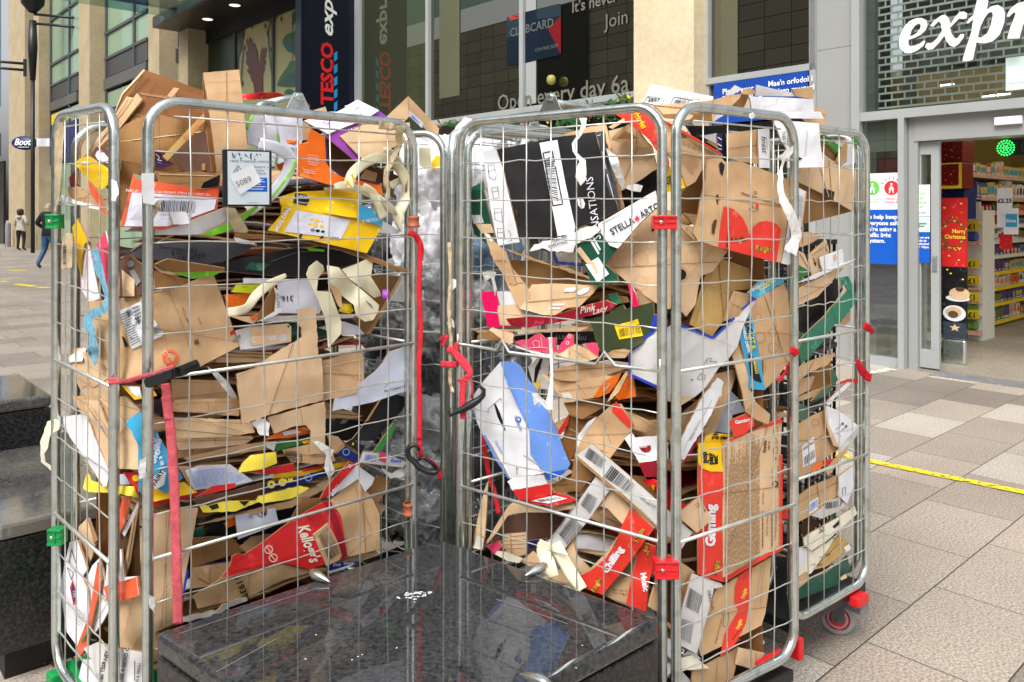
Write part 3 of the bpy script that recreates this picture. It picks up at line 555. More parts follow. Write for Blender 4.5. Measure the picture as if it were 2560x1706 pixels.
for i, z in enumerate(ZS):
    x = .03 if i < 9 else -.5
    while x < 2.1:
        run = globals().get('run', 0)-1
        if run < 0: run = rnd.randrange(1, 5); jj = rnd.randrange(12)
        j = jj; wv = rnd.uniform(.8, 1.5); hh = .24 if i == 9 else ((ZS[i+1]-z) if i < 9 else .3); hs_ = min(1.6, (hh-.05)/.14*rnd.uniform(.75, 1))
        if i == 9: j = rnd.choice([0, 1, 3, 4, 9, 1]); wv = 1.6
        P = S0 + fN*x + Vector((-fN.y, fN.x, 0))*(.04) + Vector((0, 0, z+.001)); put_product(j, P, AX+math.pi, (wv, 1, hs_), 'small %s packet on the %s shelf of the grocery unit' % (cols_[j], names[i]), 'packets on the grocery shelves'); x += .1*wv+.02
# white end unit with pound tags
eu = empty('end_display', wpt(2430, 851, 9.18), 'white end display with yellow one pound tags beside the shelf unit', 'display', rz=FR)
eu.location.z = 0; mb = MB(); mb.box((-.11, 0, 0), (.11, .4, 1.49)); mb.build('panel', 'shw', eu)
for (py, h) in ((556, .03), (608, .04), (660, .025), (722, .02), (757, .02), (792, .02), (832, .05)):
    z = CH-(py-HZ)/FP*9.1; mb = MB(); mb.box((-.05, -.12, z-h/2), (.11, .0, z+h/2)); mb.build('peg_shelf', 'pstrip', eu)
for k_, py in enumerate((571, 665, 708, 749, 793)):
    z = CH-(py-HZ)/FP*9.0; mb = MB(); mb.add([(-.03+x, -.14-.03*(y), z+y-.03) for x, y in ((0, 0), (.16, .012), (.14, .11), (-.02, .098))], [(0, 1, 2, 3)])
    vs, f_ = text_geo('£1', 0, .02); mb.add([(.005+x*.085, -.148-.03*y*.085, z-.01+y*.085) for x, y, q_ in vs], f_, 1); mb.build('price_tag', ['ystrip', 'ink'], eu)
for k_, (py, c) in enumerate(((700, 9), (770, 5), (815, 5), (590, 2))):
    o = MB(); z = CH-(py-HZ)/FP*9.0; o.box((-.05, -.1, z-.06), (.08, -.01, z+.04)); o.build('snack_bag', 'pc%d' % c, eu, .02)
# price board
pb = empty('price_board', wpt(2515, 470, 8.6), 'tall white hanging price card reading two pounds twenty five', 'price card', rz=FR); mb = MB()
mb.box((-.085, -.004, -.42), (.06, .004, .0)); mb.box((-.02, -.012, -.50), (.12, -.005, -.22)); mb.box((-.06, -.01, -.66), (.06, 0, -.5), 2)
vs, f_ = text_geo('£2.25', 0, .03); mb.add([(-.08+x*.062, -.006, -.16+y*.062) for x, y, q_ in vs], f_, 1); mb.add([(.0, -.014, -.42), (.11, -.014, -.42), (.11, -.014, -.28), (.0, -.014, -.28)], [(0, 1, 2, 3)], 3)
vs, f_ = text_geo('Extra', .2, .03); mb.add([(.003+x*.043, -.016, -.37+y*.05) for x, y, q_ in vs], f_, 0); mb.build('card', ['wi', 'ink', 'rd', 'cy'], pb)
# red stock boxes
def rbox(px0, px1, py0, py1, d, label, trim=True, m='rdd'):
    P = wpt((px0+px1)/2, py1, d); w_ = (px1-px0)/FP*d/ .74; h = (py1-py0)/FP*d; o = empty('stock_box', P, label, 'box', rz=FR); mb = MB(); mb.box((-w_/2, 0, 0), (w_/2, .35, h)); mb.build('carton', m, o, .004)
    if trim:
        mb = MB(); t = .03; mb.box((-w_/2-.003, -.006, 0), (w_/2+.003, -.001, t)); mb.box((-w_/2-.003, -.006, h-t*.5), (w_/2+.003, -.001, h)); mb.box((w_/2-t*.8, -.007, t), (w_/2+.003, -.002, h-t*.5)); mb.build('yellow_trim', 'ystrip', o)
    mb = MB(); r = random.Random(px0)
    for i in range(26):
        x, z = r.uniform(-w_/2, w_/2), r.uniform(.02, h-.02); s_ = r.uniform(.002, .006); mb.add([(x-s_, -.004, z), (x, -.004, z-s_), (x+s_, -.004, z), (x, -.004, z+s_)], [(0, 1, 2, 3)])
    mb.build('gold_stars', 'ystrip', o); return o
rbox(2342, 2394, 352, 406, 8.6, 'upper dark red festive stock box above the yellow trimmed one', False); rbox(2342, 2392, 408, 472, 8.55, 'dark red festive box with yellow trim inside doorway'); rbox(2342, 2398, 476, 548, 8.7, 'navy blue stock box under the red festive box', False, 'nv')
rbox(2344, 2366, 560, 745, 8.4, 'tall narrow red panel box behind the basket stack', False); rbox(2360, 2375, 700, 830, 8.5, 'lower red box behind the festive barrier', False)
# basket stack on wheels
bs = empty('basket_stack', wpt(2353, 895, 8.06), 'stack of black shopping baskets on a wheeled base inside the door', 'baskets', rz=FR); bs.location.z = 0
for i in range(8):
    z = .28+i*.05; mb = MB(); mb.box((-.14, 0, z), (.10, .3, z+.012)); mb.box((-.13, .01, z-.03), (.09, .29, z-.002)); mb.build('basket', 'blkp', bs)
mb = MB(); mb.box((-.14, 0, .16), (.12, .3, .24)); mb.build('base', 'shw', bs)
mb = MB(); mb.lathe([(.001, -.015), (.06, -.015), (.065, 0), (.06, .015), (.001, .015)], (.06, -.02, .065), 20, axis='y'); mb.build('wheel', 'blkp', bs)
# security barrier with festive sleeve
sb = empty('security_barrier', wpt(2387, 911, 7.71), 'tall festive red security barrier reading Merry Christmas with steel foot', 'barrier', rz=FR); sb.location.z = 0
W_ = .105; dd = 7.71
zz_ = lambda py: CH-(py-HZ)/FP*dd
mb = MB(); mb.box((-W_, -.03, 0), (W_, .03, zz_(848))); mb.build('steel_foot', 'steel', sb, .02)
mb = MB(); mb.box((-W_, -.025, zz_(846)), (W_, .025, zz_(667)), 1); mb.box((-W_, -.025, zz_(667)), (W_, .025, zz_(495)), 0)
yv = -.027
def sp(pts, m, y=yv): mb.add([((px-2387)/FP*dd/.75, y, zz_(py)) for px, py in pts], [tuple(range(len(pts)))], m)
r = random.Random(5)
for i in range(150):
    a = r.uniform(0, 6.28); rr = r.uniform(.75, 1.15); cx_, cy_ = 2386+20*rr*math.cos(a), 585+40*rr*math.sin(a); s_ = r.uniform(1.2, 3.2); th = r.uniform(0, 3.14)
    sp([(cx_+s_*math.cos(th), cy_+s_*math.sin(th)), (cx_+s_*.5*math.cos(th+1.57), cy_+s_*.5*math.sin(th+1.57)), (cx_-s_*math.cos(th), cy_-s_*math.sin(th)), (cx_-s_*.5*math.cos(th+1.57), cy_-s_*.5*math.sin(th+1.57))], 2 if i % 5 else 3, yv-.0005*(i % 4))
for (t, px, py) in (('Merry', 2384, 583), ('Christmas', 2371, 597)):
    vs, f_ = text_geo(t, 0, .02); mb.add([(min(W_, (px-2387)/FP*dd/.75+x*.05), yv-.004, zz_(py)+y*.055) for x, y, q_ in vs], f_, 3)
def ell(cx_, cy_, rx, ry, m, y): sp([(cx_+rx*math.cos(6.283*i/20), cy_+ry*math.sin(6.283*i/20)) for i in range(20)], m, y)
ell(2394, 745, 21, 8, 4, yv-.001); ell(2397, 734, 18, 16, 5, yv-.002); ell(2398, 722, 8, 6, 6, yv-.003); ell(2388, 783, 20, 20, 4, yv-.001); ell(2387, 780, 14, 13, 5, yv-.002); ell(2386, 786, 9, 9, 7, yv-.003); sp([(2368, 805), (2408, 805), (2410, 845), (2369, 846)], 8, yv-.001)
st = []; 
for i in range(10): rr = (10, 4.5)[i % 2]; st.append((2389+rr*math.sin(i*.628), 819-rr*math.cos(i*.628)))
sp(st, 5, yv-.003)
for (x, y) in ((2376, 675), (2382, 684), (2403, 697), (2371, 520), (2379, 640), (2396, 650), (2400, 510)): ell(x, y, 2, 2, 3, yv-.004)
mat('slate', (50, 60, 72), var=.3, vs=30, rough=.6); mb.build('printed_sleeve', ['rd', 'ink', 'mleaf', 'yp', 'wh', 'kl', 'kx', 'bi', 'slate'], sb)
# ================================================================ far left building
def farb(name, m, x0, x1, o0, o1, z0, z1, bevel=0): return fb(name, m, x0, x1, o0, o1, z0, z1, far, bevel)
X = fs
farb('wall', 'dark', X(499), X(20), -.6, -1, 0, 22)
for (p0, p1, o_) in ((22, 62, .5), (84, 97, .45), (197, 224, .5), (371, 398, .5), (447, 470, .5)):
    farb('stone_pillar', 'stoneshade', X(p0, o_), X(p1, o_), o_, -.5, 0, 22)
farb('stone_pillar', 'stoneshade', X(482), X(499), .1, -.5, 0, 22)
for (p0, p1) in ((105, 197), (232, 371), (406, 447), (474, 484)):
    a, b = X(p0), X(p1); bay = farb('window', 'glsgreen', a, b, 0, -.04, 6.6, 22)
    mb = MB(); n = 2 if p1-p0 > 60 else 0
    for z in (6.57, 7.41, 9.2, 11.3, 13.2, 15.2, 17.2, 19.2): mb.box((a, -.06, z-.045), (b, .0, z+.045))
    for i in range(1, n+1): q_ = a+(b-a)*(.3 if i == 1 else .8); mb.box((q_-.05, -.07, 3.5), (q_+.05, -.0, 22))
    mb.build('window_frame', 'framed', bay)
    farb('spandrel', 'spand', a, b, .02, -.04, 5.95, 6.52); farb('louvre_band', 'louv', a, b, .08, -.04, 5.55, 5.9)
    farb('shopfront_glass', 'glsgreen', a, b, 0, -.04, .4, 5.45); farb('shop_fascia', 'nv', a, b, .05, -.02, 3.4, 4.9)
farb('yellow_window_strip', 'ystrip', X(118), X(178), .03, .01, 5.0, 5.4)  # plain yellow strip across the window bay
# low stone plinth / doors near the people
farb('doorway', 'framed', X(101), X(125), .1, .05, 0, 3.2)
# building at the far left edge
fl_ = empty('glazed_building', FO, 'pale blue louvred glass building at the far left edge', 'building', rz=FR); 
def flb(name, m, x0, x1, o0, o1, z0, z1): return fb(name, m, x0, x1, o0, o1, z0, z1, fl_)
x0, x1 = X(21), X(-60)
gl = flb('window', 'glsblue', x0, x1, .4, .3, 6.6, 22); mb = MB()
for i in range(9): z = 7.6+i*1.35; mb.box((x1, -.62, z), (x0, -.4, z+.09)); 
mb.build('louvre_blade', 'wh', gl)
for i in range(9): z = 7.0+i*1.35; flb('shade_band', 'spand', x0, x1, .42, .4, z-.1, z+.3)
sgn = flb('orange_sign', 'or', x0-.1, x1, 1.0, .6, 5.3, 6.5); flb('canopy_edge', 'frame', x0, x1, 1.4, .4, 4.0, 4.15); flb('fascia', 'louv', x0, x1, .7, .3, 4.2, 5.3); flb('entrance', 'darkb', x0, x1, .2, .1, 0, 4.0); flb('red_sign', 'rd', X(3), X(12), 1.45, 1.4, 2.9, 3.35); flb('red_sign', 'rd', X(16), X(27), 1.45, 1.4, 2.95, 3.4)
# oval shop sign
os_ = empty('oval_sign', wpt(62, 358, 30), 'small navy oval shop sign with white script on a pale bracket', 'sign'); mb = MB()
mb.lathe([(.001, -.07), (.46, -.06), (.46, .06), (.001, .07)], (0, 0, 0), 32, axis='y'); 
for i, v in enumerate(mb.v): mb.v[i] = (v[0], v[1], v[2]*.56)
mb.build('oval_panel', 'nv', os_); vs, f_ = text_geo('Boots', .35, .03); mb = MB(); mb.add([(-.36+x*.30, -.075, -.08+y*.34) for x, y, q_ in vs], f_); mb.box((-.22, -.078, -.17), (.2, -.072, -.15)); mb.build('script_lettering', 'wi', os_)
mb = MB(); mb.box((.46, -.04, -.13), (.95, .04, .17)); mb.build('bracket', 'wh', os_)
# lamp post
lp = empty('street_lamp', gnd(82, 633), 'tall dark street lamp post with twin horizontal banner arms', 'street lamp'); D = lp.location.y
mb = MB(); mb.tube([(0, 0, 0), (0, 0, 6.5)], .07, 12); mb.tube([(0, 0, 6.4), (0, 0, 7.6), (0, 0, 8.6)], [.09, .16, .12], 12); mb.build('pole', 'blkp', lp)
mb = MB(); mb.lathe([(.14, 8.9), (.38, 9.2), (.42, 9.6), (.3, 10.6), (.36, 10.8), (.1, 11)], (0, 0, 0), 16); mb.build('lantern', 'blkp', lp)
for (y_) in (36, 59):
    z = CH+(HZ-y_)/FP*D; mb = MB(); mb.tube([(.05, 0, z), (2.05, 0, z-.18)], .05, 8); mb.build('banner_arm', 'blkp', lp)
mb = MB(); z = CH+(HZ-60)/FP*D; mb.box((2.05, -.05, z-.55), (2.13, .05, z+.55)); mb.build('end_plate', 'blkp', lp)
l2 = empty('street_lamp', Vector((-20.7, 30, 0)), 'street lamp at the left edge, only its banner arms in view', 'street lamp')
mb = MB(); mb.tube([(0, 0, 0), (0, 0, 11)], .09, 12); mb.build('pole', 'blkp', l2)
for y_ in (153, 169):
    z = CH+(HZ-y_)/FP*30; mb = MB(); mb.tube([(0, 0, z+.1), (2.4, 0, z-.1)], .05, 8); mb.build('banner_arm', 'blkp', l2)
mb = MB(); z = CH+(HZ-165)/FP*30; mb.box((2.4, -.05, z-.4), (2.47, .05, z+.25)); mb.build('end_plate', 'blkp', l2)
# bollard
bo = gnd(20, 618); mb = MB(); mb.lathe([(.11, 0), (.11, 1.0), (.08, 1.06), (.001, 1.08)], (0, 0, 0), 14); b_ = mb.build('bollard', 'gi', None); b_.location = bo; tag(b_, 'grey steel bollard beside the woman in the cream jacket', 'bollard')
# building opposite (only seen mirrored in the shop glass)
op = empty('opposite_building', FO, 'dark tiled building across the street mirrored in the shop windows', 'building', rz=FR)
mb = MB(); mb.box((-44, 24, 0), (14, 30, 13)); 
mb.v = [(x, -y, z) for x, y, z in mb.v]; mb.uv = [(x, z) for x, y, z in mb.v]; mb.build('wall', 'tiled', op)
for (x0, x1, z0, z1, m) in ((-30, -26, 0, 13, 'dark'), (-8, -5, 3, 10, 'spand'), (-44, 14, 5.6, 6.2, 'framed'), (-22, -21, 0, 13, 'framed'), (2, 6, 3, 12, 'stoneshade')): fb('facade_panel', m, x0, x1, 23.8, 23.9, z0, z1, op)
# garland inside low windows
def garland(name, pts, label):
    mb = MB(); r = random.Random(len(pts)); 
    for (px, py, w_, h_) in pts:
        for i in range(int(w_*h_/16)):
            c_ = Vector(fpt(px+r.gauss(0, w_/3), py+r.gauss(0, h_/3.2), .12+r.random()*.1)); a = r.random()*6.28; l = r.uniform(.02, .05); e = Vector((math.cos(a), r.uniform(-.4, .4), math.sin(a)))*l; f = Vector((-math.sin(a), .2, math.cos(a)))*l*.45
            mb.add([c_-e, c_+f, c_+e, c_-f], [(0, 1, 2, 3)], 0 if r.random() > .09 else (1 if r.random() > .4 else 2))
    o = mb.build(name, ['mleaf', 'rd', 'yl'], None); o.location = FO; o.rotation_euler.z = FR; tag(o, label, 'garland')
garland('christmas_garland', [(1215, 345, 90, 45), (1300, 325, 40, 30), (1420, 300, 70, 40), (1500, 280, 80, 34), (1170, 362, 60, 40), (1560, 250, 40, 20), (1130, 308, 60, 16)], 'leafy green garland with red berries and stars behind the right front cage')
# ================================================================ people
def person(P, H, rz, mats_, pose, label):
    """mats_: coat, legs, hair, skin, shoes; one continuous skinned body, clothes as material zones of the same figure"""
    root = empty('person', P, label, 'person', rz=rz)
    s = H/1.75; me = bpy.data.meshes.new('body')
    J = dict(pel=(0,0,.93), sp=(0,0,1.12), ch=(0,.0,1.32), nk=(0,0,1.47), hd=(0,-.01,1.56), ht=(0,-.005,1.69),
        ls=(-.19,0,1.40), le=(-.27,.03,1.13), lh=(-.25,-.12,.93), rs=(.19,0,1.40), re=(.27,.03,1.13), rh=(.25,-.12,.93),
        lk=(-.10,-.02,.5), la=(-.10,.02,.09), lt=(-.11,-.14,.04), rk=(.10,-.02,.5), ra=(.10,.02,.09), rt=(.11,-.14,.04), lp=(-.10,0,.88), rp=(.10,0,.88))
    J.update(pose); rad = dict(pel=.17, sp=.155, ch=.175, nk=.065, hd=.095, ht=.075, ls=.085, le=.062, lh=.045, rs=.085, re=.062, rh=.045, lk=.07, la=.05, lt=.035, rk=.07, ra=.05, rt=.035, lp=.12, rp=.12)
    ks = list(J); E = [('pel','sp'),('sp','ch'),('ch','nk'),('nk','hd'),('hd','ht'),('ch','ls'),('ls','le'),('le','lh'),('ch','rs'),('rs','re'),('re','rh'),('pel','lp'),('lp','lk'),('lk','la'),('la','lt'),('pel','rp'),('rp','rk'),('rk','ra'),('ra','rt')]
    me.from_pydata([tuple(c*s for c in J[k]) for k in ks], [(ks.index(a), ks.index(b)) for a, b in E], []); o = bpy.data.objects.new('body', me); COL.objects.link(o)
    md = o.modifiers.new('s', 'SKIN'); md.use_smooth_shade = True; su = o.modifiers.new('u', 'SUBSURF'); su.levels = 2; su.render_levels = 2
    if not me.skin_vertices: me.attributes  # layer made by modifier below
    bpy.context.view_layer.objects.active = o
    if not me.skin_vertices:
        bm = bmesh.new(); bm.from_mesh(me); bm.verts.layers.skin.verify(); bm.to_mesh(me); bm.free()
    for i, k in enumerate(ks):
        r_ = rad[k]*s; me.skin_vertices[0].data[i].radius = (r_, r_*(.72 if k in ('pel', 'sp', 'ch') else 1)); me.skin_vertices[0].data[i].use_root = (k == 'pel')
    bpy.context.view_layer.update(); dg = bpy.context.evaluated_depsgraph_get(); m2 = bpy.data.meshes.new_from_object(o.evaluated_get(dg)); bpy.data.objects.remove(o)
    for m in mats_: m2.materials.append(MATS[m])
    for p in m2.polygons:
        c = p.center/s; a = abs(c.x)
        p.material_index = 4 if c.z < .11 else (1 if c.z < .84 and not (a > .2 and c.z > .8) else (0 if c.z < 1.47 else (2 if (c.y > .0 or c.z > 1.66) else 3)))
        if a > .19 and c.z < .985 and c.z > .8: p.material_index = 3
        p.use_smooth = True
    b = link('body', m2, root); return root
mat('coatw', (176, 170, 158), var=.12, vs=9, bump=.02, bs=9); mat('legk', (26, 26, 28), var=.1); mat('hairb', (52, 34, 24), var=.2); mat('skin', (196, 150, 124), var=.05); mat('shoe', (70, 62, 56), var=.1); mat('coatn', (10, 14, 22), var=.2, vs=6, bump=.01, bs=10); mat('jean', (44, 80, 116), var=.2, vs=10); mat('grey', (150, 138, 126), var=.1)
pw = person(gnd(52, 627), 1.66, R(172), ['coatw', 'legk', 'hairb', 'skin', 'shoe'], dict(lk=(-.13,-.02,.5), la=(-.15,.05,.09), lt=(-.18,-.09,.04), rk=(.11,0,.5), ra=(.10,.05,.09), le=(-.30,.06,1.16), lh=(-.20,-.2,1.05)), 'person in a cream quilted jacket and black leggings walking away')
mb = MB(); mb.lathe([(.001, -.13), (.09, -.11), (.125, -.02), (.12, .06), (.07, .115), (.001, .125)], (0, .03, 1.53), 16); mb.build('bob_hair', 'hairb', pw)
mb = MB(); mb.lathe([(.001, -.05), (.10, -.03), (.12, .02), (.07, .05), (.001, .05)], (0, .10, 1.32), 16); mb.build('jacket_hood', 'coatw', pw)
pm = person(gnd(122, 674), 1.80, R(160), ['coatn', 'jean', 'grey', 'skin', 'shoe'], dict(lk=(-.11,-.12,.52), la=(-.11,-.02,.10), lt=(-.11,-.16,.05), rk=(.12,.02,.5), ra=(.12,.22,.14), rt=(.12,.12,.05), re=(.36,.05,1.16), rh=(.22,-.16,1.0)), 'person in a navy jacket and blue jeans striding away behind the left cage')
# ================================================================ roll cages
ZW = [1.60, 1.49, 1.38, 1.272, 1.163, .952, .843, .735, .525, .417, .31]
PL = {}
def rrect(P0, P1, zb, zt, r=.075, z0=0, z1=0):
    """closed rounded rectangle in the vertical plane P0-P1"""
    P0, P1 = Vector(P0), Vector(P1); t = (P1-P0); W = t.length; t.normalize(); pts = []
    def pt(x, z): q = P0+t*x; return Vector((q.x, q.y, z + z0 + (z1-z0)*x/W))
    for cx, cz, a0 in ((W-r, zt-r, 0), (r, zt-r, 90), (r, zb+r, 180), (W-r, zb+r, 270)):
        for i in range(8): a = R(a0+90*i/7); pts.append(pt(cx+r*math.cos(a), cz+r*math.sin(a)))
    return pts
def panel(cage, P0, P1, nv, zt=1.72, zb=.215, z0=0, z1=0, kink=False, out=None, r=.0128, mid=True):
    o = Vector((cage.location.x, cage.location.y, 0)); P0 = Vector((P0[0], P0[1], 0)); P1 = Vector((P1[0], P1[1], 0)); t = (P1-P0); W = t.length; t.normalize()
    mb = MB(); mb.tube([p-o for p in rrect(P0, P1, zb, zt, .075, z0, z1)], r, 12, True); pn = mb.build('panel_frame', 'steel', cage)
    nr = Vector((-t.y, t.x, 0));  nr = -nr if nr.y > 0 else nr      # towards the viewer
    rr = random.Random(int(W*1e4)+nv)
    zz = lambda x: z0+(z1-z0)*x/W
    mb = MB(); hs = r
    for i in range(1, nv):
        x = W*i/nv; pts = []
        for k in range(9):
            z = zb+r+(zt-zb-2*r)*k/8; jig = rr.uniform(-.0035, .0035) if 0 < k < 8 else 0
            pts.append(P0+t*(x+jig)+nr*(.003+jig*.8)+Vector((0, 0, z+zz(x)))-o)
        mb.tube(pts, .0019, 6)
    mb.tube([P0+t*.06+Vector((0, 0, zt-.035+zz(0)))-o, P1-t*.06+Vector((0, 0, zt-.035+zz(W)))-o], .0024, 6)
    for z in ZW:
        pts = []; 
        for k in range(13):
            x = W*k/12; jig = rr.uniform(-.0034, .0034) if 0 < k < 12 else 0; pts.append(P0+t*x-nr*(.0015)+Vector((0, 0, z+zz(x)+jig))-o)
        mb.tube(pts, .0019, 6)
    mb.build('wire_mesh', 'wire', pn)
    for z in (1.06, .636):
        if z > 1 and not mid: continue
        mb = MB()
        if kink and z > 1:
            pts = [(0, .03), (.0, .0), (.10, .0), (.22, -.002), (.25, .028), (.29, -.004), (.5, -.004), (.72, -.004), (.76, .03), (.81, -.002), (.9, 0), (1, 0), (1, .03)]
            mb.tube([P0+t*(W*a)+nr*.009+Vector((0, 0, z+b+zz(W*a)))-o for a, b in pts], .0046, 8)
        else: mb.tube([P0+nr*.006+Vector((0, 0, z+zz(0)))-o, P1+nr*.006+Vector((0, 0, z+zz(W)))-o], .0048, 8)
        mb.build('support_bar', 'wire', pn)
    return pn
def clip(cage, px, y0, y1, x0, x1, d, m='redp', name='clip'):
    """moulded clip gripping two posts: spans px x0..x1, y0..y1"""
    a, b = at(x0, y1, d), at(x1, y0, d); o = Vector((cage.location.x, cage.location.y, 0)); W = b.x-a.x; H = b.z-a.z; c = (a+b)/2-o
    mb = MB(); th = .0155
    mb.box((c.x-W/2, c.y-th, c.z-H/2), (c.x+W/2, c.y-th+.006, c.z+H/2)); mb.box((c.x-W/2-.002, c.y-th-.004, c.z+H/2-.005), (c.x+W/2+.002, c.y+th, c.z+H/2+.001)); mb.box((c.x-W/2-.002, c.y-th-.004, c.z-H/2-.001), (c.x+W/2+.002, c.y+th, c.z-H/2+.005))
    mb.box((c.x-.003, c.y-th-.003, c.z-H/2), (c.x+.003, c.y-th+.002, c.z+H/2)); mb.box((c.x-W/2, c.y-th-.003, c.z-.002), (c.x+W/2, c.y-th+.002, c.z+.002))
    mb.box((c.x-W/2-.003, c.y-th, c.z-H/2), (c.x-W/2, c.y+th, c.z+H/2)); mb.box((c.x+W/2, c.y-th, c.z-H/2), (c.x+W/2+.003, c.y+th, c.z+H/2))
    k = mb.build(name, m, cage, .0015); mb = MB(); mb.lathe([(.005, 0), (.0045, -.004), (.001, -.0045)], (c.x-W*.2, c.y-th-.001, c.z), 10, axis='y'); mb.build('screw', 'steel', k); return k
def collar(cage, px, py, d, h, m, r=.0165):
    p = at(px, py, d); o = Vector((cage.location.x, cage.location.y, 0)); p -= o; mb = MB()
    mb.lathe([(r-.003, -h/2), (r+.002, -h/2), (r+.002, -h/2+.006), (r, -h/2+.008), (r, h/2-.008), (r+.002, h/2-.006), (r+.002, h/2), (r-.003, h/2)], p, 16); mb.build('collar', m, cage)
def base(cage, pts, z=.2, m='blkp', wheels=()):
    o = Vector((cage.location.x, cage.location.y, 0)); mb = MB(); P = [Vector((p[0], p[1], 0))-o for p in pts]; n = 4
    mb.add([(p.x, p.y, z-.035) for p in P]+[(p.x, p.y, z) for p in P], [(3,2,1,0),(4,5,6,7),(0,1,5,4),(1,2,6,5),(2,3,7,6),(3,0,4,7)]); mb.build('base_deck', m, cage, .004)
    for (x, y, a) in wheels: castor(cage, x-o.x, y-o.y, z-.035, a)
def castor(cage, x, y, zt, a):
    r = .058; mb = MB(); mb.lathe([(.018, -.014), (r-.006, -.016), (r, -.010), (r, .010), (r-.006, .016), (.018, .014)], (0, 0, 0), 32, axis='y')
    M = Matrix.Translation((x, y, r)) @ Matrix.Rotation(a, 4, 'Z'); tf = lambda mb: setattr(mb, 'v', [tuple(M @ Vector(v)) for v in mb.v])
    tf(mb); wh = mb.build('wheel', 'tyre', cage)
    mb = MB()
    for sgn in (-1, 1):
        mb.lathe([(.001, sgn*.0165), (.026, sgn*.0168), (.028, sgn*.0155)], (0, 0, 0), 24, axis='y'); mb.lathe([(.034, sgn*.0166), (.041, sgn*.0166)], (0, 0, 0), 28, axis='y', mi=1)
    tf(mb); mb.build('hub', ['redp', 'dr'], wh)
    mb = MB(); mb.box((-.022, -.026, -.01), (.022, -.021, zt-r)); mb.box((-.022, .021, -.01), (.022, .026, zt-r)); mb.box((-.03, -.03, zt-r-.012), (.03, .03, zt-r)); mb.lathe([(.001, -.031), (.007, -.031), (.007, .031), (.001, .031)], (0, 0, 0), 10, axis='y'); tf(mb); mb.build('fork', 'framed', cage, .002)
mat('tyre', (150, 152, 152), rough=.7, var=.15, vs=30)
A0, A1 = (-1.265, 2.22), (-.954, 1.918)
B0, B1 = (-.858, 1.885), (-.297, 2.416)
C0, C1 = (-.155, 2.40), (.373, 1.989)
D0, D1 = (.4065, 1.983), (.793, 2.249)
E0, E1 = (.852, 2.44), (1.203, 2.718)
PL = dict(A=(A0, A1), B=(B0, B1), C=(C0, C1), D=(D0, D1), E=(E0, E1))
def add2(a, b, s=1): return (a[0]+b[0]*s, a[1]+b[1]*s)
GRP = 'roll cages packed with flattened cardboard'
c1 = empty('roll_cage', (-.9, 2.3, 0), 'steel roll cage on the left carrying the black framed notice plate', 'roll cage', GRP)
panel(c1, A0, A1, 5, z0=-.013, z1=-.025, zt=1.735, r=.0125); panel(c1, B0, B1, 8, kink=False, mid=True)
bk_ = (.30*1.0, -.0); A2 = add2(A0, (.50, .49)); B2 = add2(B1, (-.40, .40))
panel(c1, add2(A0, (.035, .035)), A2, 7, zt=1.70); panel(c1, B1 and add2(B1, (-.02, .03)), B2, 4)
base(c1, [A0, (-.9, 1.88), B1, (-.62, 2.75)], .2, 'grnp')
c3 = empty('roll_cage', (.1, 2.35, 0), 'steel roll cage right of the bench with red clips and a red snack carton', 'roll cage', GRP)
panel(c3, C0, C1, 8, kink=True); panel(c3, D0, D1, 5)
C2 = (.23, 2.74); panel(c3, add2(C0, (.02, .03)), C2, 5, zt=1.705); panel(c3, (.508, 2.42), (.855, 2.63), 5, zt=1.70)
base(c3, [C0, (.39, 1.98), D1, (.25, 2.68)], .17, 'blkp', [(.72, 2.20, -.3), (.42, 2.1, -.2)])
c4 = empty('roll_cage', (1.0, 2.75, 0), 'steel roll cage at the far right standing nearest the shop entrance', 'roll cage', GRP)
panel(c4, E0, E1, 5, zb=.205); panel(c4, add2(E1, (-.015, .03)), (.86, 3.12), 5, zb=.205); base(c4, [E0, E1, (.87, 3.12), (.55, 2.85)], .20, 'blkp', [(1.125, 2.765, -.35), (.85, 2.95, .4), (.70, 2.55, .4)])
c2 = empty('roll_cage', (-.35, 2.9, 0), 'steel roll cage in the middle behind, stuffed with plastic bags', 'roll cage', GRP)
M0, M1, M2_ = (-.62, 2.80), (-.2235, 2.62), (.12, 3.0)
panel(c2, M0, M1, 4, zt=1.715); panel(c2, add2(M1, (.03, .0)), M2_, 5, zt=1.72); panel(c2, (-.42, 3.25), (-.10, 3.05), 4, zt=1.74)
base(c2, [M0, M1, M2_, (-.25, 3.2)], .2)
# post between the two cages
mb = MB(); o = c2.location; mb.tube([Vector((-.186, 2.47, .2))-o, Vector((-.186, 2.47, 1.62))-o, Vector((-.180, 2.48, 1.69))-o, Vector((-.12, 2.52, 1.725))-o, Vector((.2, 2.75, 1.725))-o], .0165, 12); mb.build('corner_post', 'steel', c2)
# clips
clip(c3, 0, 540, 572, 1633, 1688, 1.985); clip(c3, 0, 1398, 1440, 1637, 1692, 1.985)
clip(c1, 0, 537, 571, 124, 152, 2.17, 'grnp'); clip(c1, 0, 1320, 1358, 128, 160, 2.17, 'grnp')
collar(c1, 1034, 555, 2.416, .033, 'brnp'); collar(c1, 1022, 1273, 2.416, .036, 'brnp'); collar(c3, 1955, 1281, 2.36, .03, 'redp')
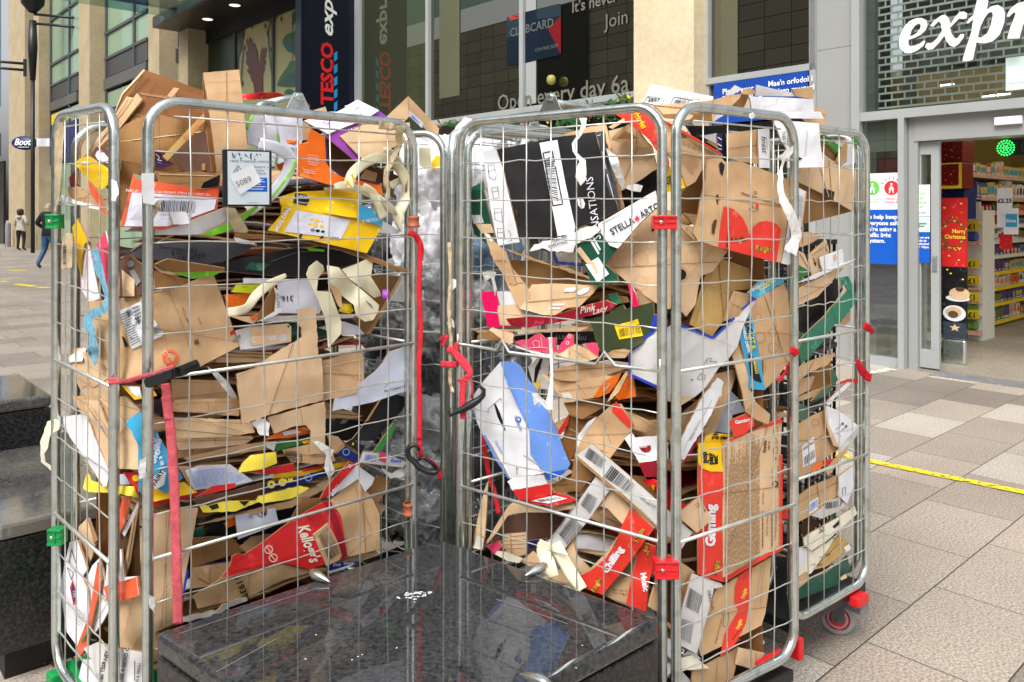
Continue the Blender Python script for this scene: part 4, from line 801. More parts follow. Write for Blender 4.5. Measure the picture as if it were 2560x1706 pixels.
# corner buffers
def buffer(cage, c, sz, a, m='redp'):
    o = Vector((cage.location.x, cage.location.y, 0)); mb = MB(); mb.box((-sz[0], -sz[1], -sz[2]), sz); M = Matrix.Translation(Vector(c)-o) @ Matrix.Rotation(a, 4, 'Z'); mb.v = [tuple(M @ Vector(v)) for v in mb.v]; mb.build('corner_buffer', m, cage, .006)
buffer(c4, at(2147, 1499, 2.66), (.036, .018, .017), .67); buffer(c4, at(2142, 1514, 2.69), (.025, .03, .018), .67, 'gi'); buffer(c3, at(1990, 1618, 2.30), (.012, .02, .032), .67); buffer(c3, at(1925, 1650, 2.24), (.055, .010, .014), .67)
buffer(c1, at(150, 1720, 2.2), (.02, .03, .05), -.7, 'grnp')
# hinge brackets on the top rails
def hinge(cage, px, py, d, a):
    p = at(px, py, d)-Vector((cage.location.x, cage.location.y, 0)); M = Matrix.Translation(p) @ Matrix.Rotation(a, 4, 'Z'); mb = MB()
    for y in (-.004,): mb.add([(-.038, y, -.018), (.038, y, -.018), (.012, y, .032), (-.012, y, .032), (-.038, y+.004, -.018), (.038, y+.004, -.018), (.012, y+.004, .032), (-.012, y+.004, .032)], [(0,1,2,3),(7,6,5,4),(0,4,5,1),(1,5,6,2),(2,6,7,3),(3,7,4,0)])
    mb.lathe([(.001, -.012), (.010, -.012), (.010, .0)], (0, 0, .02), 14, axis='y'); mb.v = [tuple(M @ Vector(v)) for v in mb.v]; mb.build('hinge_bracket', 'steel', cage, .001)
hinge(c1, 745, 262, 2.16, .74); hinge(c3, 1378, 262, 2.25, -.66); hinge(c3, 1335, 322, 2.7, .6); hinge(c3, 1710, 300, 2.4, .5)
mb = MB(); o = c1.location; mb.tube([at(648, 262, 2.2)-o, at(738, 243, 2.22)-o], .010, 10); mb.tube([at(640, 274, 2.2)-o, at(660, 262, 2.2)-o], .014, 10); mb.build('latch_bar', 'steel', c1)
mb = MB(); o = c3.location; mb.tube([at(1375, 258, 2.27)-o, at(1520, 274, 2.5)-o], .012, 10); mb.build('latch_bar', 'steel', c3)
# notice plate on the left cage
def plate():
    o = Vector((c1.location.x, c1.location.y, 0)); 
    cs = [Q('a', 1585,778)[0], Q('a', 2018,790)[0], Q('a', 2018,1275)[0], Q('a', 1590,1275)[0]]
    def P(u, v, lift=0):
        x = cs[0][0]*(1-u)*(1-v)+cs[1][0]*u*(1-v)+cs[2][0]*u*v+cs[3][0]*(1-u)*v; y = cs[0][1]*(1-u)*(1-v)+cs[1][1]*u*(1-v)+cs[2][1]*u*v+cs[3][1]*(1-u)*v
        k = K(x); (x0, y0), (x1, y1) = B0, B1; dx, dy = x1-x0, y1-y0; d = (x0*dy-y0*dx)/(k*dy-dx) - .016-lift; return at(x, y, d)-o
    def bx(mb, u0, v0, u1, v1, l0, l1, m):
        c = [P(u0, v0, l1), P(u1, v0, l1), P(u1, v1, l1), P(u0, v1, l1), P(u0, v0, l0), P(u1, v0, l0), P(u1, v1, l0), P(u0, v1, l0)]; mb.add(c, [(3,2,1,0),(4,5,6,7),(0,1,5,4),(1,2,6,5),(2,3,7,6),(3,0,4,7)], m)
    mb = MB(); bx(mb, 0, 0, 1, 1, 0, .008, 0); pl = mb.build('notice_plate', 'blkp', c1, .004)
    mb = MB(); bx(mb, .11, .03, .95, .97, .0085, .0095, 0); bx(mb, .50, .49, .91, .74, .0095, .010, 1); 
    def tx(t, u, v, h, m, ang=0, l=.0105, bold=.02):
        vs, f_ = text_geo(t, 0, bold); c, s = math.cos(R(ang)), math.sin(R(ang)); mb.add([P(u+(x*c-y*s)*h, v-(x*s+y*c)*h*.87, l) for x, y, z in vs], f_, m)
    tx('4 SIDED "Z" BASE ROLL CONTAINER', .15, .22, .054, 2); tx('Beware of', .62, .32, .085, 2, bold=0); tx('Union', .66, .38, .075, 2, bold=0); tx('Hands', .70, .435, .075, 2, bold=0)
    for i in range(5): bx(mb, .53, .515+i*.043, .53+(.3, .33, .25, .34, .3)[i], .53+i*.043, .0102, .0106, 0)
    for a_, b_ in (((.22, .41), (.31, .28)), ((.31, .28), (.37, .35))): 
        x0, y0 = a_; x1, y1 = b_; mb.add([P(x0, y0, .0105), P(x0+.02, y0, .0105), P(x1+.02, y1, .0105), P(x1, y1, .0105)], [(0, 1, 2, 3)], 2)
    bx(mb, .30, .34, .32, .39, .0105, .0107, 2); tx('Caution lift with care', .5, .945, .028, 2)
    mb.add([P(.14, .46, .013), P(.62, .26, .013), P(.79, .56, .012), P(.36, .80, .013)], [(0, 1, 2, 3)], 3); tx('5089', .30, .67, .17, 4, 24, .0145, 0)
    r = random.Random(9)
    for i in range(26):
        u, v = r.uniform(.2, .85), r.uniform(.07, .17); a = r.random()*3; s_ = r.uniform(.01, .035); mb.add([P(u-s_*math.cos(a), v-s_*math.sin(a), .0107), P(u+.012, v, .0107), P(u+s_*math.cos(a), v+s_*math.sin(a), .0107), P(u-.012, v+.01, .0107)], [(0, 1, 2, 3)], 5)
    mb.build('printed_label', ['lbl', 'blu', 'gi', 'wh', 'gi', 'ink'], pl)
mat('lbl', (206, 220, 228), var=.05, rough=.35); plate()
# ================================================================ cardboard tools
def dline(pl, px):
    k = K(px); (x0, y0), (x1, y1) = PL[pl]; dx, dy = x1-x0, y1-y0; return (x0*dy-y0*dx)/(k*dy-dx)
def dplane(pl, px):
    if isinstance(pl, (int, float)): return pl
    if pl == '1': a, b, s = dline('A', max(px, 60)), dline('B', max(px, 120)), .05
    elif pl == '3': a, b, s = dline('C', min(px, 1900)), dline('D', max(px, 1480)), .05
    else: return dline(pl, px)
    return (a+b+math.sqrt((a-b)**2+s*s))/2
def T(fr, t, x, y, h, ang=0, m='ink', shear=0, bold=.0, ar=1): px, py = Q(fr, x, y)[0]; return ('t', t, px, py, h/FRM[fr][2], ang, m, shear, bold, ar)
def PD(m, fr, *c): return ('p', m, Q(fr, *c) if isinstance(fr, str) else fr)
def LN(m, w, fr, *c): return ('l', m, w/FRM[fr][2], Q(fr, *c))
def BC(fr, *c, n=26, m='ink', seed=1): return ('b', m, Q(fr, *c), n, seed)
def TX(fr, *c, rows=8, m='gi', seed=1, f=.5): return ('x', m, Q(fr, *c), rows, seed, f)
def RG(m, fr, x, y, r1, r0): return ('r', m, Q(fr, x, y)[0], r1/FRM[fr][2], r0/FRM[fr][2])
def F(m, off, pts, g=(0, 0), dec=(), torn=0, noi=.005, ang=0, th=.0045, hole=None, back=None, step=22): return dict(m=m, off=off, pts=pts, g=g, dec=dec, torn=torn, noi=noi, ang=ang, th=th, hole=hole, back=back, step=step)
def fit_affine(pts, offs):
    n = len(pts); cx = sum(p[0] for p in pts)/n; cy = sum(p[1] for p in pts)/n; c = sum(offs)/n
    sxx = sum((p[0]-cx)**2 for p in pts); syy = sum((p[1]-cy)**2 for p in pts); sxy = sum((p[0]-cx)*(p[1]-cy) for p in pts)
    sxz = sum((p[0]-cx)*(o-c) for p, o in zip(pts, offs)); syz = sum((p[1]-cy)*(o-c) for p, o in zip(pts, offs)); D = sxx*syy-sxy*sxy
    if abs(D) < 1e-6: return lambda x, y: c
    a = (sxz*syy-syz*sxy)/D; b = (syz*sxx-sxz*sxy)/D; return lambda x, y: c+a*(x-cx)+b*(y-cy)
SEED = [100]; NITEM = [0]
def item(name, label, cat, pl, facets, group=None):
    SEED[0] += 7; sd = SEED[0]; rr = random.Random(sd); V = []; Fc = []; Mi = []; UV = []; SM = []; mats = []; NITEM[0] += 1
    def mi(m):
        if m not in mats: mats.append(m)
        return mats.index(m)
    big = max(facets, key=lambda f: len(f['pts'])); bx = sum(p[0] for p in big['pts'])/len(big['pts']); by = sum(p[1] for p in big['pts'])/len(big['pts']); bt = rr.uniform(0, 3.14); bc_, bs_ = math.cos(bt), math.sin(bt); bk = rr.uniform(-.6, 1)*.016/150**2
    for fi, f in enumerate(facets):
        pts = f['pts']; n = len(pts); cx = sum(p[0] for p in pts)/n; cy = sum(p[1] for p in pts)/n
        if isinstance(f['off'], (list, tuple)): off = fit_affine(pts, f['off'])
        else: off = (lambda o, g: (lambda x, y: o+g[0]*(x-cx)/100+g[1]*(y-cy)/100))(f['off'], f['g'])
        ns = Vector((sd*1.7+fi*9.1, sd*.37, 0)); na = f['noi']
        def depth(x, y, lift=0, off=off, ns=ns, na=na, pl=pl):
            o_ = off(x, y) + max(-.03, min(.03, bk*((x-bx)*bc_+(y-by)*bs_)**2))*(na > .002) + na*2.4*noise.noise(Vector((x/90, y/90, 0))+ns)+na*1.1*noise.noise(Vector((x/52, y/52, 5))+ns)
            if not isinstance(pl, (int, float)): o_ = (.5*(o_+.014+math.sqrt((o_-.014)**2+.00012))) if o_ > -.005 else o_
            return dplane(pl, x)+o_*1.35-lift
        P3 = lambda x, y, lift=0: at(x, y, depth(x, y, lift))
        # boundary, subdivided and roughened
        st = f['step']; bd = []
        for i in range(n):
            a, b = pts[i], pts[(i+1) % n]; L = math.hypot(b[0]-a[0], b[1]-a[1]); k = max(1, int(L/(9 if f['torn'] else st)))
            for j in range(k):
                t = j/k; x, y = a[0]+(b[0]-a[0])*t, a[1]+(b[1]-a[1])*t
                if f['torn'] and j: x += rr.uniform(-1, 1)*f['torn']; y += rr.uniform(-1, 1)*f['torn']
                elif j: x += rr.uniform(-.35, .35); y += rr.uniform(-.35, .35)
                bd.append((x, y))
        inn = []; xs = [p[0] for p in bd]; ys = [p[1] for p in bd]; x = min(xs)+st*.6
        while x < max(xs):
            y = min(ys)+st*.6
            while y < max(ys):
                q_ = (x+rr.uniform(-3, 3), y+rr.uniform(-3, 3))
                if inside(q_, bd) and min((q_[0]-b[0])**2+(q_[1]-b[1])**2 for b in bd) > (st*.35)**2 and not (f['hole'] and inside(q_, f['hole'])): inn.append(q_)
                y += st
            x += st
        try: V2, T2 = tri_poly(bd, f['hole'], inn)
        except Exception as e: print('TRI', name, e); continue
        fr_ = [P3(x, y) for x, y in V2]; n_ = Vector((0, 0, 0))
        for t in T2:
            if len(t) >= 3: n_ += (fr_[t[1]]-fr_[t[0]]).cross(fr_[t[2]]-fr_[t[0]])
        if n_.length < 1e-12: continue
        n_.normalize(); cen = P3(cx, cy); toc = (Vector((0, 0, CH))-cen)
        if n_.dot(toc) < 0: n_ = -n_; T2 = [tuple(reversed(t)) for t in T2]
        else: T2 = [tuple(t) for t in T2]
        ca, sa = math.cos(R(f['ang'])), math.sin(R(f['ang'])); dm = cen.y/FP
        uv = lambda x, y: ((x*ca+y*sa)*dm, (-x*sa+y*ca)*dm)
        b0 = len(V); m0 = mi(f['m']); V += fr_; UV += [uv(x, y) for x, y in V2]
        for t in T2: Fc.append(tuple(b0+i for i in t)); Mi.append(m0); SM.append(True)
        th = f['th']; bks = [p-n_*th for p in fr_]; b1 = len(V); V += bks; UV += [uv(x, y) for x, y in V2]; m1 = mi(f['back'] or ('kr' if th > .002 else f['m']))
        for t in T2: Fc.append(tuple(b1+i for i in reversed(t))); Mi.append(m1); SM.append(True)
        ec = {}
        for t in T2:
            for i in range(len(t)):
                e = (t[i], t[(i+1) % len(t)]); ec[e] = ec.get(e, 0)+1
        m2 = mi('ke' if th > .002 else f['m'])
        for (a, b) in ec:
            if (b, a) not in ec:
                b2 = len(V); V += [fr_[a], fr_[b], bks[b], bks[a]]; UV += [(0, 0)]*4; Fc.append((b2, b2+3, b2+2, b2+1)); Mi.append(m2); SM.append(False)
        lf = .0032
        def flat(ps, m, lift=lf):
            q = [P3(x, y, lift) for x, y in ps]; b = len(V); V.extend(q); UV.extend([(0, 0)]*len(q)); nn = Vector()
            for i in range(1, len(q)-1): nn += (q[i]-q[0]).cross(q[i+1]-q[0])
            ids = list(range(b, b+len(q)));
            if nn.dot(toc) < 0: ids.reverse()
            Fc.append(tuple(ids)); Mi.append(mi(m)); SM.append(False)
        def bil(c, u, v): return (c[0][0]*(1-u)*(1-v)+c[1][0]*u*(1-v)+c[2][0]*u*v+c[3][0]*(1-u)*v, c[0][1]*(1-u)*(1-v)+c[1][1]*u*(1-v)+c[2][1]*u*v+c[3][1]*(1-u)*v)
        def quad(c, u0, v0, u1, v1, m, lift=lf+.0006):
            L = math.hypot(c[3][0]-c[0][0], c[3][1]-c[0][1])*(v1-v0); k = max(1, int(L/22))
            for j in range(k): a_, b_ = v0+(v1-v0)*j/k, v0+(v1-v0)*(j+1)/k; flat([bil(c, u0, a_), bil(c, u1, a_), bil(c, u1, b_), bil(c, u0, b_)], m, lift)
        decs = list(f['dec'])
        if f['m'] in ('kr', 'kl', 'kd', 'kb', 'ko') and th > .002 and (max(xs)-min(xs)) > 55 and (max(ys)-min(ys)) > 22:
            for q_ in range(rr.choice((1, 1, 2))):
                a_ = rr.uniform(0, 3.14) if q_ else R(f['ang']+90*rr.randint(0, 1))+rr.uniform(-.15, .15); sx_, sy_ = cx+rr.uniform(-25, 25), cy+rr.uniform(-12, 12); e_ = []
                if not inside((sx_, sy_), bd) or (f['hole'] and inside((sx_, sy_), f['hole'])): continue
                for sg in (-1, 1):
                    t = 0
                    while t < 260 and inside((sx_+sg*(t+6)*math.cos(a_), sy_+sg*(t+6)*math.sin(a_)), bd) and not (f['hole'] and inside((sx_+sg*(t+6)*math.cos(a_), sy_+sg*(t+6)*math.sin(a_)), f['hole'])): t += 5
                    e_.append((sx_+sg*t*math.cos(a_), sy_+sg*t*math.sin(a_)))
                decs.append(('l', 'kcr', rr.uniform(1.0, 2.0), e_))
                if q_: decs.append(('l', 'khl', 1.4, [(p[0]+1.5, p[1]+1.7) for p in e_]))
        for di, d in enumerate(decs):
            if d[0] == 'p':
                ps = d[2]; sub = []
                for i in range(len(ps)):
                    a, b = ps[i], ps[(i+1) % len(ps)]; k = max(1, int(math.hypot(b[0]-a[0], b[1]-a[1])/20)); sub += [(a[0]+(b[0]-a[0])*j/k, a[1]+(b[1]-a[1])*j/k) for j in range(k)]
                ii = [(x, y) for x in [min(p[0] for p in sub)+10+j*20 for j in range(24)] for y in [min(p[1] for p in sub)+10+j*20 for j in range(24)] if inside((x, y), sub) and min((x-b[0])**2+(y-b[1])**2 for b in sub) > 30]
                try: vv, tt = tri_poly(sub, None, ii)
                except Exception: vv, tt = sub, [tuple(range(len(sub)))]
                for t in tt: flat([vv[i] for i in t], d[1], .0026+.0004*(di % 4))
            elif d[0] == 'l':
                ps = d[3]; w_ = d[2]/2
                for i in range(len(ps)-1):
                    (x0, y0), (x1, y1) = ps[i], ps[i+1]; L = math.hypot(x1-x0, y1-y0) or 1; k = max(1, int(L/20)); nx, ny = -(y1-y0)/L*w_, (x1-x0)/L*w_
                    for j in range(k):
                        a = (x0+(x1-x0)*j/k, y0+(y1-y0)*j/k); b = (x0+(x1-x0)*(j+1)/k, y0+(y1-y0)*(j+1)/k); flat([(a[0]+nx, a[1]+ny), (b[0]+nx, b[1]+ny), (b[0]-nx, b[1]-ny), (a[0]-nx, a[1]-ny)], d[1])
            elif d[0] == 't':
                _, t, px, py, h, ang, m, shear, bold, ar = d; vs, ff = text_geo(t, shear, bold); k = h/.72; c, s = math.cos(R(ang)), math.sin(R(ang)); b = len(V)
                for x, y, z in vs: x *= ar; V.append(P3(px+(x*c-y*s)*k, py-(x*s+y*c)*k, lf+.0008)); UV.append((0, 0))
                for q in ff: Fc.append(tuple(b+i for i in q)); Mi.append(mi(m)); SM.append(False)
            elif d[0] == 'b':
                _, m, c, nb, s_ = d; r_ = random.Random(s_*13+3); u = 0
                while u < 1:
                    w_ = r_.choice([.25, .35, .55, .8])/nb; quad(c, u, 0, min(1, u+w_), 1, m); u += w_+r_.choice([.6, .8, 1.1])/nb
            elif d[0] == 'x':
                _, m, c, rows, s_, ff_ = d; r_ = random.Random(s_*17+1); lw_ = min(1, 160/max(1, math.hypot(c[1][0]-c[0][0], c[1][1]-c[0][1])))
                for i in range(rows):
                    u = 0; v0 = i/rows; v1 = v0+ff_/rows; lim = r_.uniform(.8, 1)
                    while u < lim: w_ = r_.uniform(.04, .14)*lw_; quad(c, u, v0, min(1, u+w_), v1, m); u += w_+.02*lw_
            elif d[0] == 'r':
                _, m, (x, y), r1, r0 = d; k = 18
                for i in range(k):
                    a, b = 2*math.pi*i/k, 2*math.pi*(i+1)/k; flat([(x+r1*math.cos(a), y+r1*math.sin(a)), (x+r1*math.cos(b), y+r1*math.sin(b)), (x+r0*math.cos(b), y+r0*math.sin(b)), (x+r0*math.cos(a), y+r0*math.sin(a))], m)
    if not V: return None
    zmin = min(v.z for v in V); c = sum(V, Vector())/len(V); c = Vector((c.x, c.y, zmin)); me = bpy.data.meshes.new(name); me.from_pydata([tuple(v-c) for v in V], [], Fc)
    for m in mats: me.materials.append(MATS[m])
    me.polygons.foreach_set('material_index', Mi); me.polygons.foreach_set('use_smooth', SM); l = me.uv_layers.new(name='UV')
    for li, lp in enumerate(me.loops): l.data[li].uv = UV[lp.vertex_index]
    me.update(); o = link(name, me, None, c); tag(o, label, cat, group); return o
CRUM = ('tis', 'tape', 'bfl', 'flm')
def ribbon(name, label, cat, pl, m, paths, group=None, th=.0012, name2=None, parent=None):
    """paths: (frame, width, [x,y,off,twist]*n) smooth band of film or webbing with thickness"""
    V = []; Fc = []; SM = []
    for (fr, w_, pts) in paths:
        ox, oy, s = FRM[fr]; C = [(ox+p[0]/s, oy+p[1]/s, p[2], p[3] if len(p) > 3 else 0, (p[4] if len(p) > 4 else 1)) for p in pts]; n = len(C); out = []
        def cr(a, b, c, d, t): return .5*((2*b)+(-a+c)*t+(2*a-5*b+4*c-d)*t*t+(-a+3*b-3*c+d)*t**3)
        for i in range(n-1):
            a, b, c, d = C[max(0, i-1)], C[i], C[i+1], C[min(n-1, i+2)]; k = 12 if m in CRUM else 7
            for j in range(k): out.append(tuple(cr(a[q], b[q], c[q], d[q], j/k) for q in range(5)))
        out.append(C[-1]); w2 = w_/s/2; cr_ = m in CRUM; b0 = len(V); NN = []
        for i, (x, y, o_, tw, ws) in enumerate(out):
            x1, y1 = out[min(i+1, len(out)-1)][:2]; x0, y0 = out[max(i-1, 0)][:2]; L = math.hypot(x1-x0, y1-y0) or 1; nx, ny = -(y1-y0)/L, (x1-x0)/L; ct, stw = math.cos(R(tw)), math.sin(R(tw)); d0 = dplane(pl, x)+o_*1.35
            row = []
            for q, e in ((-1, 0), (-.5, .0004), (0, .0008), (.5, .0004), (1, 0)):
                jq = noise.noise(Vector((x*.05, y*.05, q*2.3+b0)))*.7 if cr_ else 0
                px, py = x+nx*w2*(q+jq)*ct*ws, y+ny*w2*(q+jq)*ct*ws; dd_ = d0 + q*w2*ws*stw*d0/FP - e + (noise.noise(Vector((px*.075, py*.075, 3)))*.009 if cr_ else 0); row.append(at(px, py, dd_))
            V += row
        for i in range(len(out)-1):
            for q in range(4): a = b0+i*5+q; Fc.append((a, a+5, a+6, a+1)); SM.append(True)
    c = sum(V, Vector())/len(V); c.z = min(v.z for v in V); me = bpy.data.meshes.new(name); off = Vector((parent.location.x, parent.location.y, 0)) if parent else c
    me.from_pydata([tuple(v-off) for v in V], [], Fc); me.materials.append(MATS[m]); me.polygons.foreach_set('use_smooth', SM); me.update()
    o = link(name, me, parent, None if parent else c); md = o.modifiers.new('thick', 'SOLIDIFY'); md.thickness = th; md.offset = 0
    if not parent: tag(o, label, cat, group)
    return o
def wad(name, label, cat, m, c, size, sd=1, group=None, amp=.35, sub=4, fr=2.4, vz=1):
    """crumpled film or bag: an icosphere pushed about by ridged noise"""
    bm = bmesh.new(); bmesh.ops.create_icosphere(bm, subdivisions=sub, radius=1); off = Vector((sd*3.1, sd*1.7, 0))
    for v in bm.verts:
        q = v.co.copy(); p = Vector((q.x*(2-vz), q.y*(2-vz), q.z*vz)); r = 1+amp*(noise.noise(p*1.1+off)*1.2+(.5-abs(noise.noise(p*fr+off)))*1.0+(.5-abs(noise.noise(p*fr*2.3+off*2)))*.45+.30*(.4-abs(noise.noise(p*fr*4.7+off)))); v.co = Vector((q.x*size[0], q.y*size[1], q.z*size[2]))*r
    me = bpy.data.meshes.new(name); bm.to_mesh(me); bm.free(); me.materials.append(MATS[m]); me.polygons.foreach_set('use_smooth', [True]*len(me.polygons)); o = link(name, me, None, c); tag(o, label, cat, group); return o
# ================================================================ left cage contents
CB, CC = 'cardboard sheet', 'carton'
def sheet(lab, pl, m, off, pts, g=(0, 0), dec=(), **k): return item('cardboard_sheet', lab, 'cardboard', pl, [F(m, off, pts, g, dec, **k)])
# ---- top heap
item('flattened_carton', 'tall leaning brown flattened carton, highest at back of left cage', 'cardboard', '1', [F('kb', .34, Q('a', 900,82, 1440,275, 1440,700, 1000,760, 700,700, 350,870, 262,1030, 640,480, 715,290), (0, -.06), [LN('kx', 3, 'a', 900,120, 720,420), LN('kx', 2, 'a', 1010,200, 800,560)], ang=60), F('kl', .335, Q('a', 900,82, 915,92, 722,300, 640,490, 268,1020, 262,1030, 640,480, 712,292), (0, -.06))])
item('flattened_carton', 'brown carton panel with folded rim tucked behind the rounded rail', 'cardboard', '1', [F('kb', .30, Q('a', 1165,240, 1430,330, 1440,640, 1150,560, 1080,430, 1100,320), (0, -.05), ang=30), F('kr', .29, Q('a', 1165,240, 1215,250, 1150,330, 1090,440, 1080,420, 1110,310), (0, -.05))])
item('folded_carton', 'folded brown carton with thick double edges leaning left', 'cardboard', '1', [F('kb', .24, Q('a', 890,345, 1200,350, 1430,480, 1430,700, 1000,740, 700,650, 700,580), (0, -.05), ang=20), F('kr', .23, Q('a', 845,288, 888,345, 700,590, 560,720, 440,860, 350,870, 600,560, 755,318, 812,330, 800,352), (0, -.05), [LN('kx', 4, 'a', 812,335, 620,600, 420,850), LN('kx', 3, 'a', 775,335, 560,660, 380,850)], ang=50), F('ke', .225, Q('a', 848,284, 1120,318, 1190,350, 1040,330, 890,304), (0, -.04))])
sheet('curved olive brown flap bowed behind the left posts', '1', 'kd', .17, Q('a', 900,485, 1040,475, 1180,510, 1330,562, 1440,640, 1440,960, 1260,985, 900,985, 700,860, 520,760, 600,690, 750,560), (0, -.04), noi=.012)
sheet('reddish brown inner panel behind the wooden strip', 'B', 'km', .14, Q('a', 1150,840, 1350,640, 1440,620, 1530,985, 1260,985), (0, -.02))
item('folded_card', 'tall upright tan card folded over the top rail of left cage', 'cardboard', 'B', [F('kr', .06, Q('a', 1422,112, 1580,98, 1735,85, 1810,780, 1600,800, 1580,985, 1545,985, 1480,480), (0, -.03), [LN('kd', 2, 'a', 1440,200, 1745,180), LN('kd', 1.5, 'a', 1460,300, 1755,285), LN('kd', 1.5, 'a', 1470,420, 1765,400), LN('kd', 1.5, 'a', 1480,560, 1780,545)], ang=88, torn=.5), F('kb', .07, Q('a', 1422,112, 1482,470, 1548,985, 1500,975, 1425,450), (0, -.03))])
item('wooden_strip', 'pale orange strip with faint print crossing behind the wires', 'strip', 'B', [F('ko', .05, Q('a', 1425,465, 1440,530, 1110,880, 1068,840, 1210,690), (0, -.03), [T('a', 'CHRISTMAS', 1400,520, 30, 225, 'orr')])])
sheet('navy patterned packet scrap with white scribbles behind left post', 'B', 'pd', .07, Q('a', 1000,790, 1090,800, 1120,880, 1170,905, 1065,955, 1000,930), dec=[LN('wh', 7, 'a', 1010,820, 1040,850, 1025,870, 1060,880), LN('orr', 5, 'a', 1060,815, 1080,850, 1100,855), LN('lb', 5, 'a', 1020,890, 1060,905)])
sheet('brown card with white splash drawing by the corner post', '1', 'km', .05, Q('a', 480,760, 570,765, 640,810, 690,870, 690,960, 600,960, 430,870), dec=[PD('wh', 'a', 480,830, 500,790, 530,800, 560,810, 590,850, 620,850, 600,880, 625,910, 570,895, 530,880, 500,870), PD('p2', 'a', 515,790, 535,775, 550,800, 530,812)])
item('yellow_bag', 'crumpled bright yellow bag under the green clamped corner', 'bag', '1', [F('yl', .045, Q('a', 290,905, 350,860, 430,838, 520,900, 600,950, 590,1090, 520,1140, 430,1050, 350,960), noi=.016, th=.001, step=14, dec=[PD('tis', 'a', 340,905, 380,880, 430,905, 400,915)])])
item('carton_scrap', 'crimson carton corner poking out beside the yellow bag', 'carton', '1', [F('dr', .07, Q('a', 250,1030, 312,950, 330,1085, 262,1105))])
item('open_carton', 'open brown carton sagging behind the white taped post', 'carton', '1', [F('kd', .10, Q('a', 575,1110, 690,870, 870,900, 890,985, 810,985, 720,1400, 690,1210), noi=.01)])
item('carton_strip', 'orange carton strips hanging in the narrow left gate', 'carton', '1', [F('orr', .05, Q('a', 410,1040, 530,1180, 565,1310, 610,1365, 560,1340, 435,1150), torn=1), F('orr', .035, Q('a', 580,1190, 690,1215, 700,1405, 615,1372), dec=[RG('wh', 'a', 605, 1290, 22, 12)])])
item('torn_cardboard', 'ragged brown torn layers beside the green clamp', 'cardboard', '1', [F('kr', .06, Q('a', 250,1100, 350,1120, 480,1210, 545,1300, 350,1245, 250,1172), torn=4, noi=.01), F('wh', .05, Q('a', 178,1172, 330,1232, 540,1282, 520,1305, 205,1235), torn=1.5)])
item('orange_carton', 'white and orange carton with barcode behind left cage wires', 'carton', 'B', [F('orr', .045, Q('a', 815,985, 850,1040, 1100,1075, 1400,1125, 1480,1098, 1562,1105, 1545,1300, 1180,1450, 1080,1476, 700,1450), (0, -.02), [PD('wl', 'a', 800,1155, 1540,1200, 1520,1300, 1110,1450, 735,1450), BC('a', 1030,1220, 1360,1235, 1345,1335, 1020,1320, n=34), T('a', 'TO OPEN THE FULLY SHADED SECTION LIFT UP HERE', 1485,1165, 22, 177, 'wh'), LN('gi', 3, 'a', 1040,1350, 1320,1360), LN('gi', 3, 'a', 1050,1385, 1200,1390, 1200,1360)]), F('kd', .06, Q('a', 1000,965, 1150,985, 1400,972, 1575,1005, 1560,1100, 1400,1130, 1060,1108), (0, -.03)), F('ink', .05, Q('a', 1568,1002, 1552,1095, 1390,1135, 1425,1068), th=.003)])
item('white_tray', 'curved white card tray with lime green rim under the notice plate', 'carton', 'B', [F('wh', .035, Q('a', 1000,1480, 1100,1440, 1190,1450, 1600,1290, 1665,1290, 1650,1410, 1560,1490, 1430,1522, 1000,1525), (0, .03), noi=.012), F('wh', .02, Q('a', 1130,1320, 1270,1325, 1312,1432, 1160,1434), torn=.8, noi=.008), F('lg', .034, Q('a', 1400,1525, 1650,1412, 1890,1268, 1905,1288, 1700,1470, 1500,1536))])
item('paper_tape', 'brown paper tape scrap hanging below the notice plate', 'tape', 'B', [F('tape', .02, Q('a', 1600,1285, 1700,1290, 1815,1482, 1800,1512, 1690,1500), noi=.01, th=.001)])
item('white_bag', 'white and lime green paper sack bulging right of the plate', 'bag', 'B', [F('wl', .10, Q('b', 50,350, 105,278, 200,282, 490,300, 490,470, 460,600, 300,660, 130,520, 60,500), (0, -.03), [PD('or', 'b', 145,455, 300,462, 300,490, 150,482), PD('or', 'b', 340,468, 460,475, 462,505, 340,498), BC('b', 310,520, 450,532, 450,610, 330,600, n=22), T('b', 'CAKE', 400,700, 50, 200, 'wh')], noi=.012),
  F('or', .09, Q('b', 290,640, 440,600, 460,660, 440,760, 380,740, 300,700))])
ribbon('sack_rim', 'looping white ribbed sack edge with lime green border', 'bag', 'B', 'wl', [('b', 88, [(215,270,.05), (255,400,.05), (270,520,.06), (240,680,.07)]), ('b', 95, [(150,500,.045), (300,540,.03), (395,620,.03), (355,760,.04), (240,900,.05), (60,1030,.05)])], th=.003)
ribbon('lime_edging', 'lime green edging of the white sack', 'edging', 'B', 'lg', [('b', 18, [(262,285,.045), (290,400,.045), (298,520,.05), (280,660,.06)]), ('b', 20, [(435,630,.02), (400,720,.022), (330,820,.03), (250,915,.035), (130,990,.04), (20,1060,.04)]), ('b', 22, [(100,275,.08), (75,330,.08), (55,390,.08)])])
sheet('tan card wedge between white sack and orange box', 'B', 'kr', .13, Q('b', 460,310, 530,338, 560,385, 540,470, 490,475))
item('tan_card_tip', 'small tan card tip standing above the left cage rail', 'cardboard', 'B', [F('kl', .14, Q('b', 570,240, 670,210, 685,262, 600,262))])
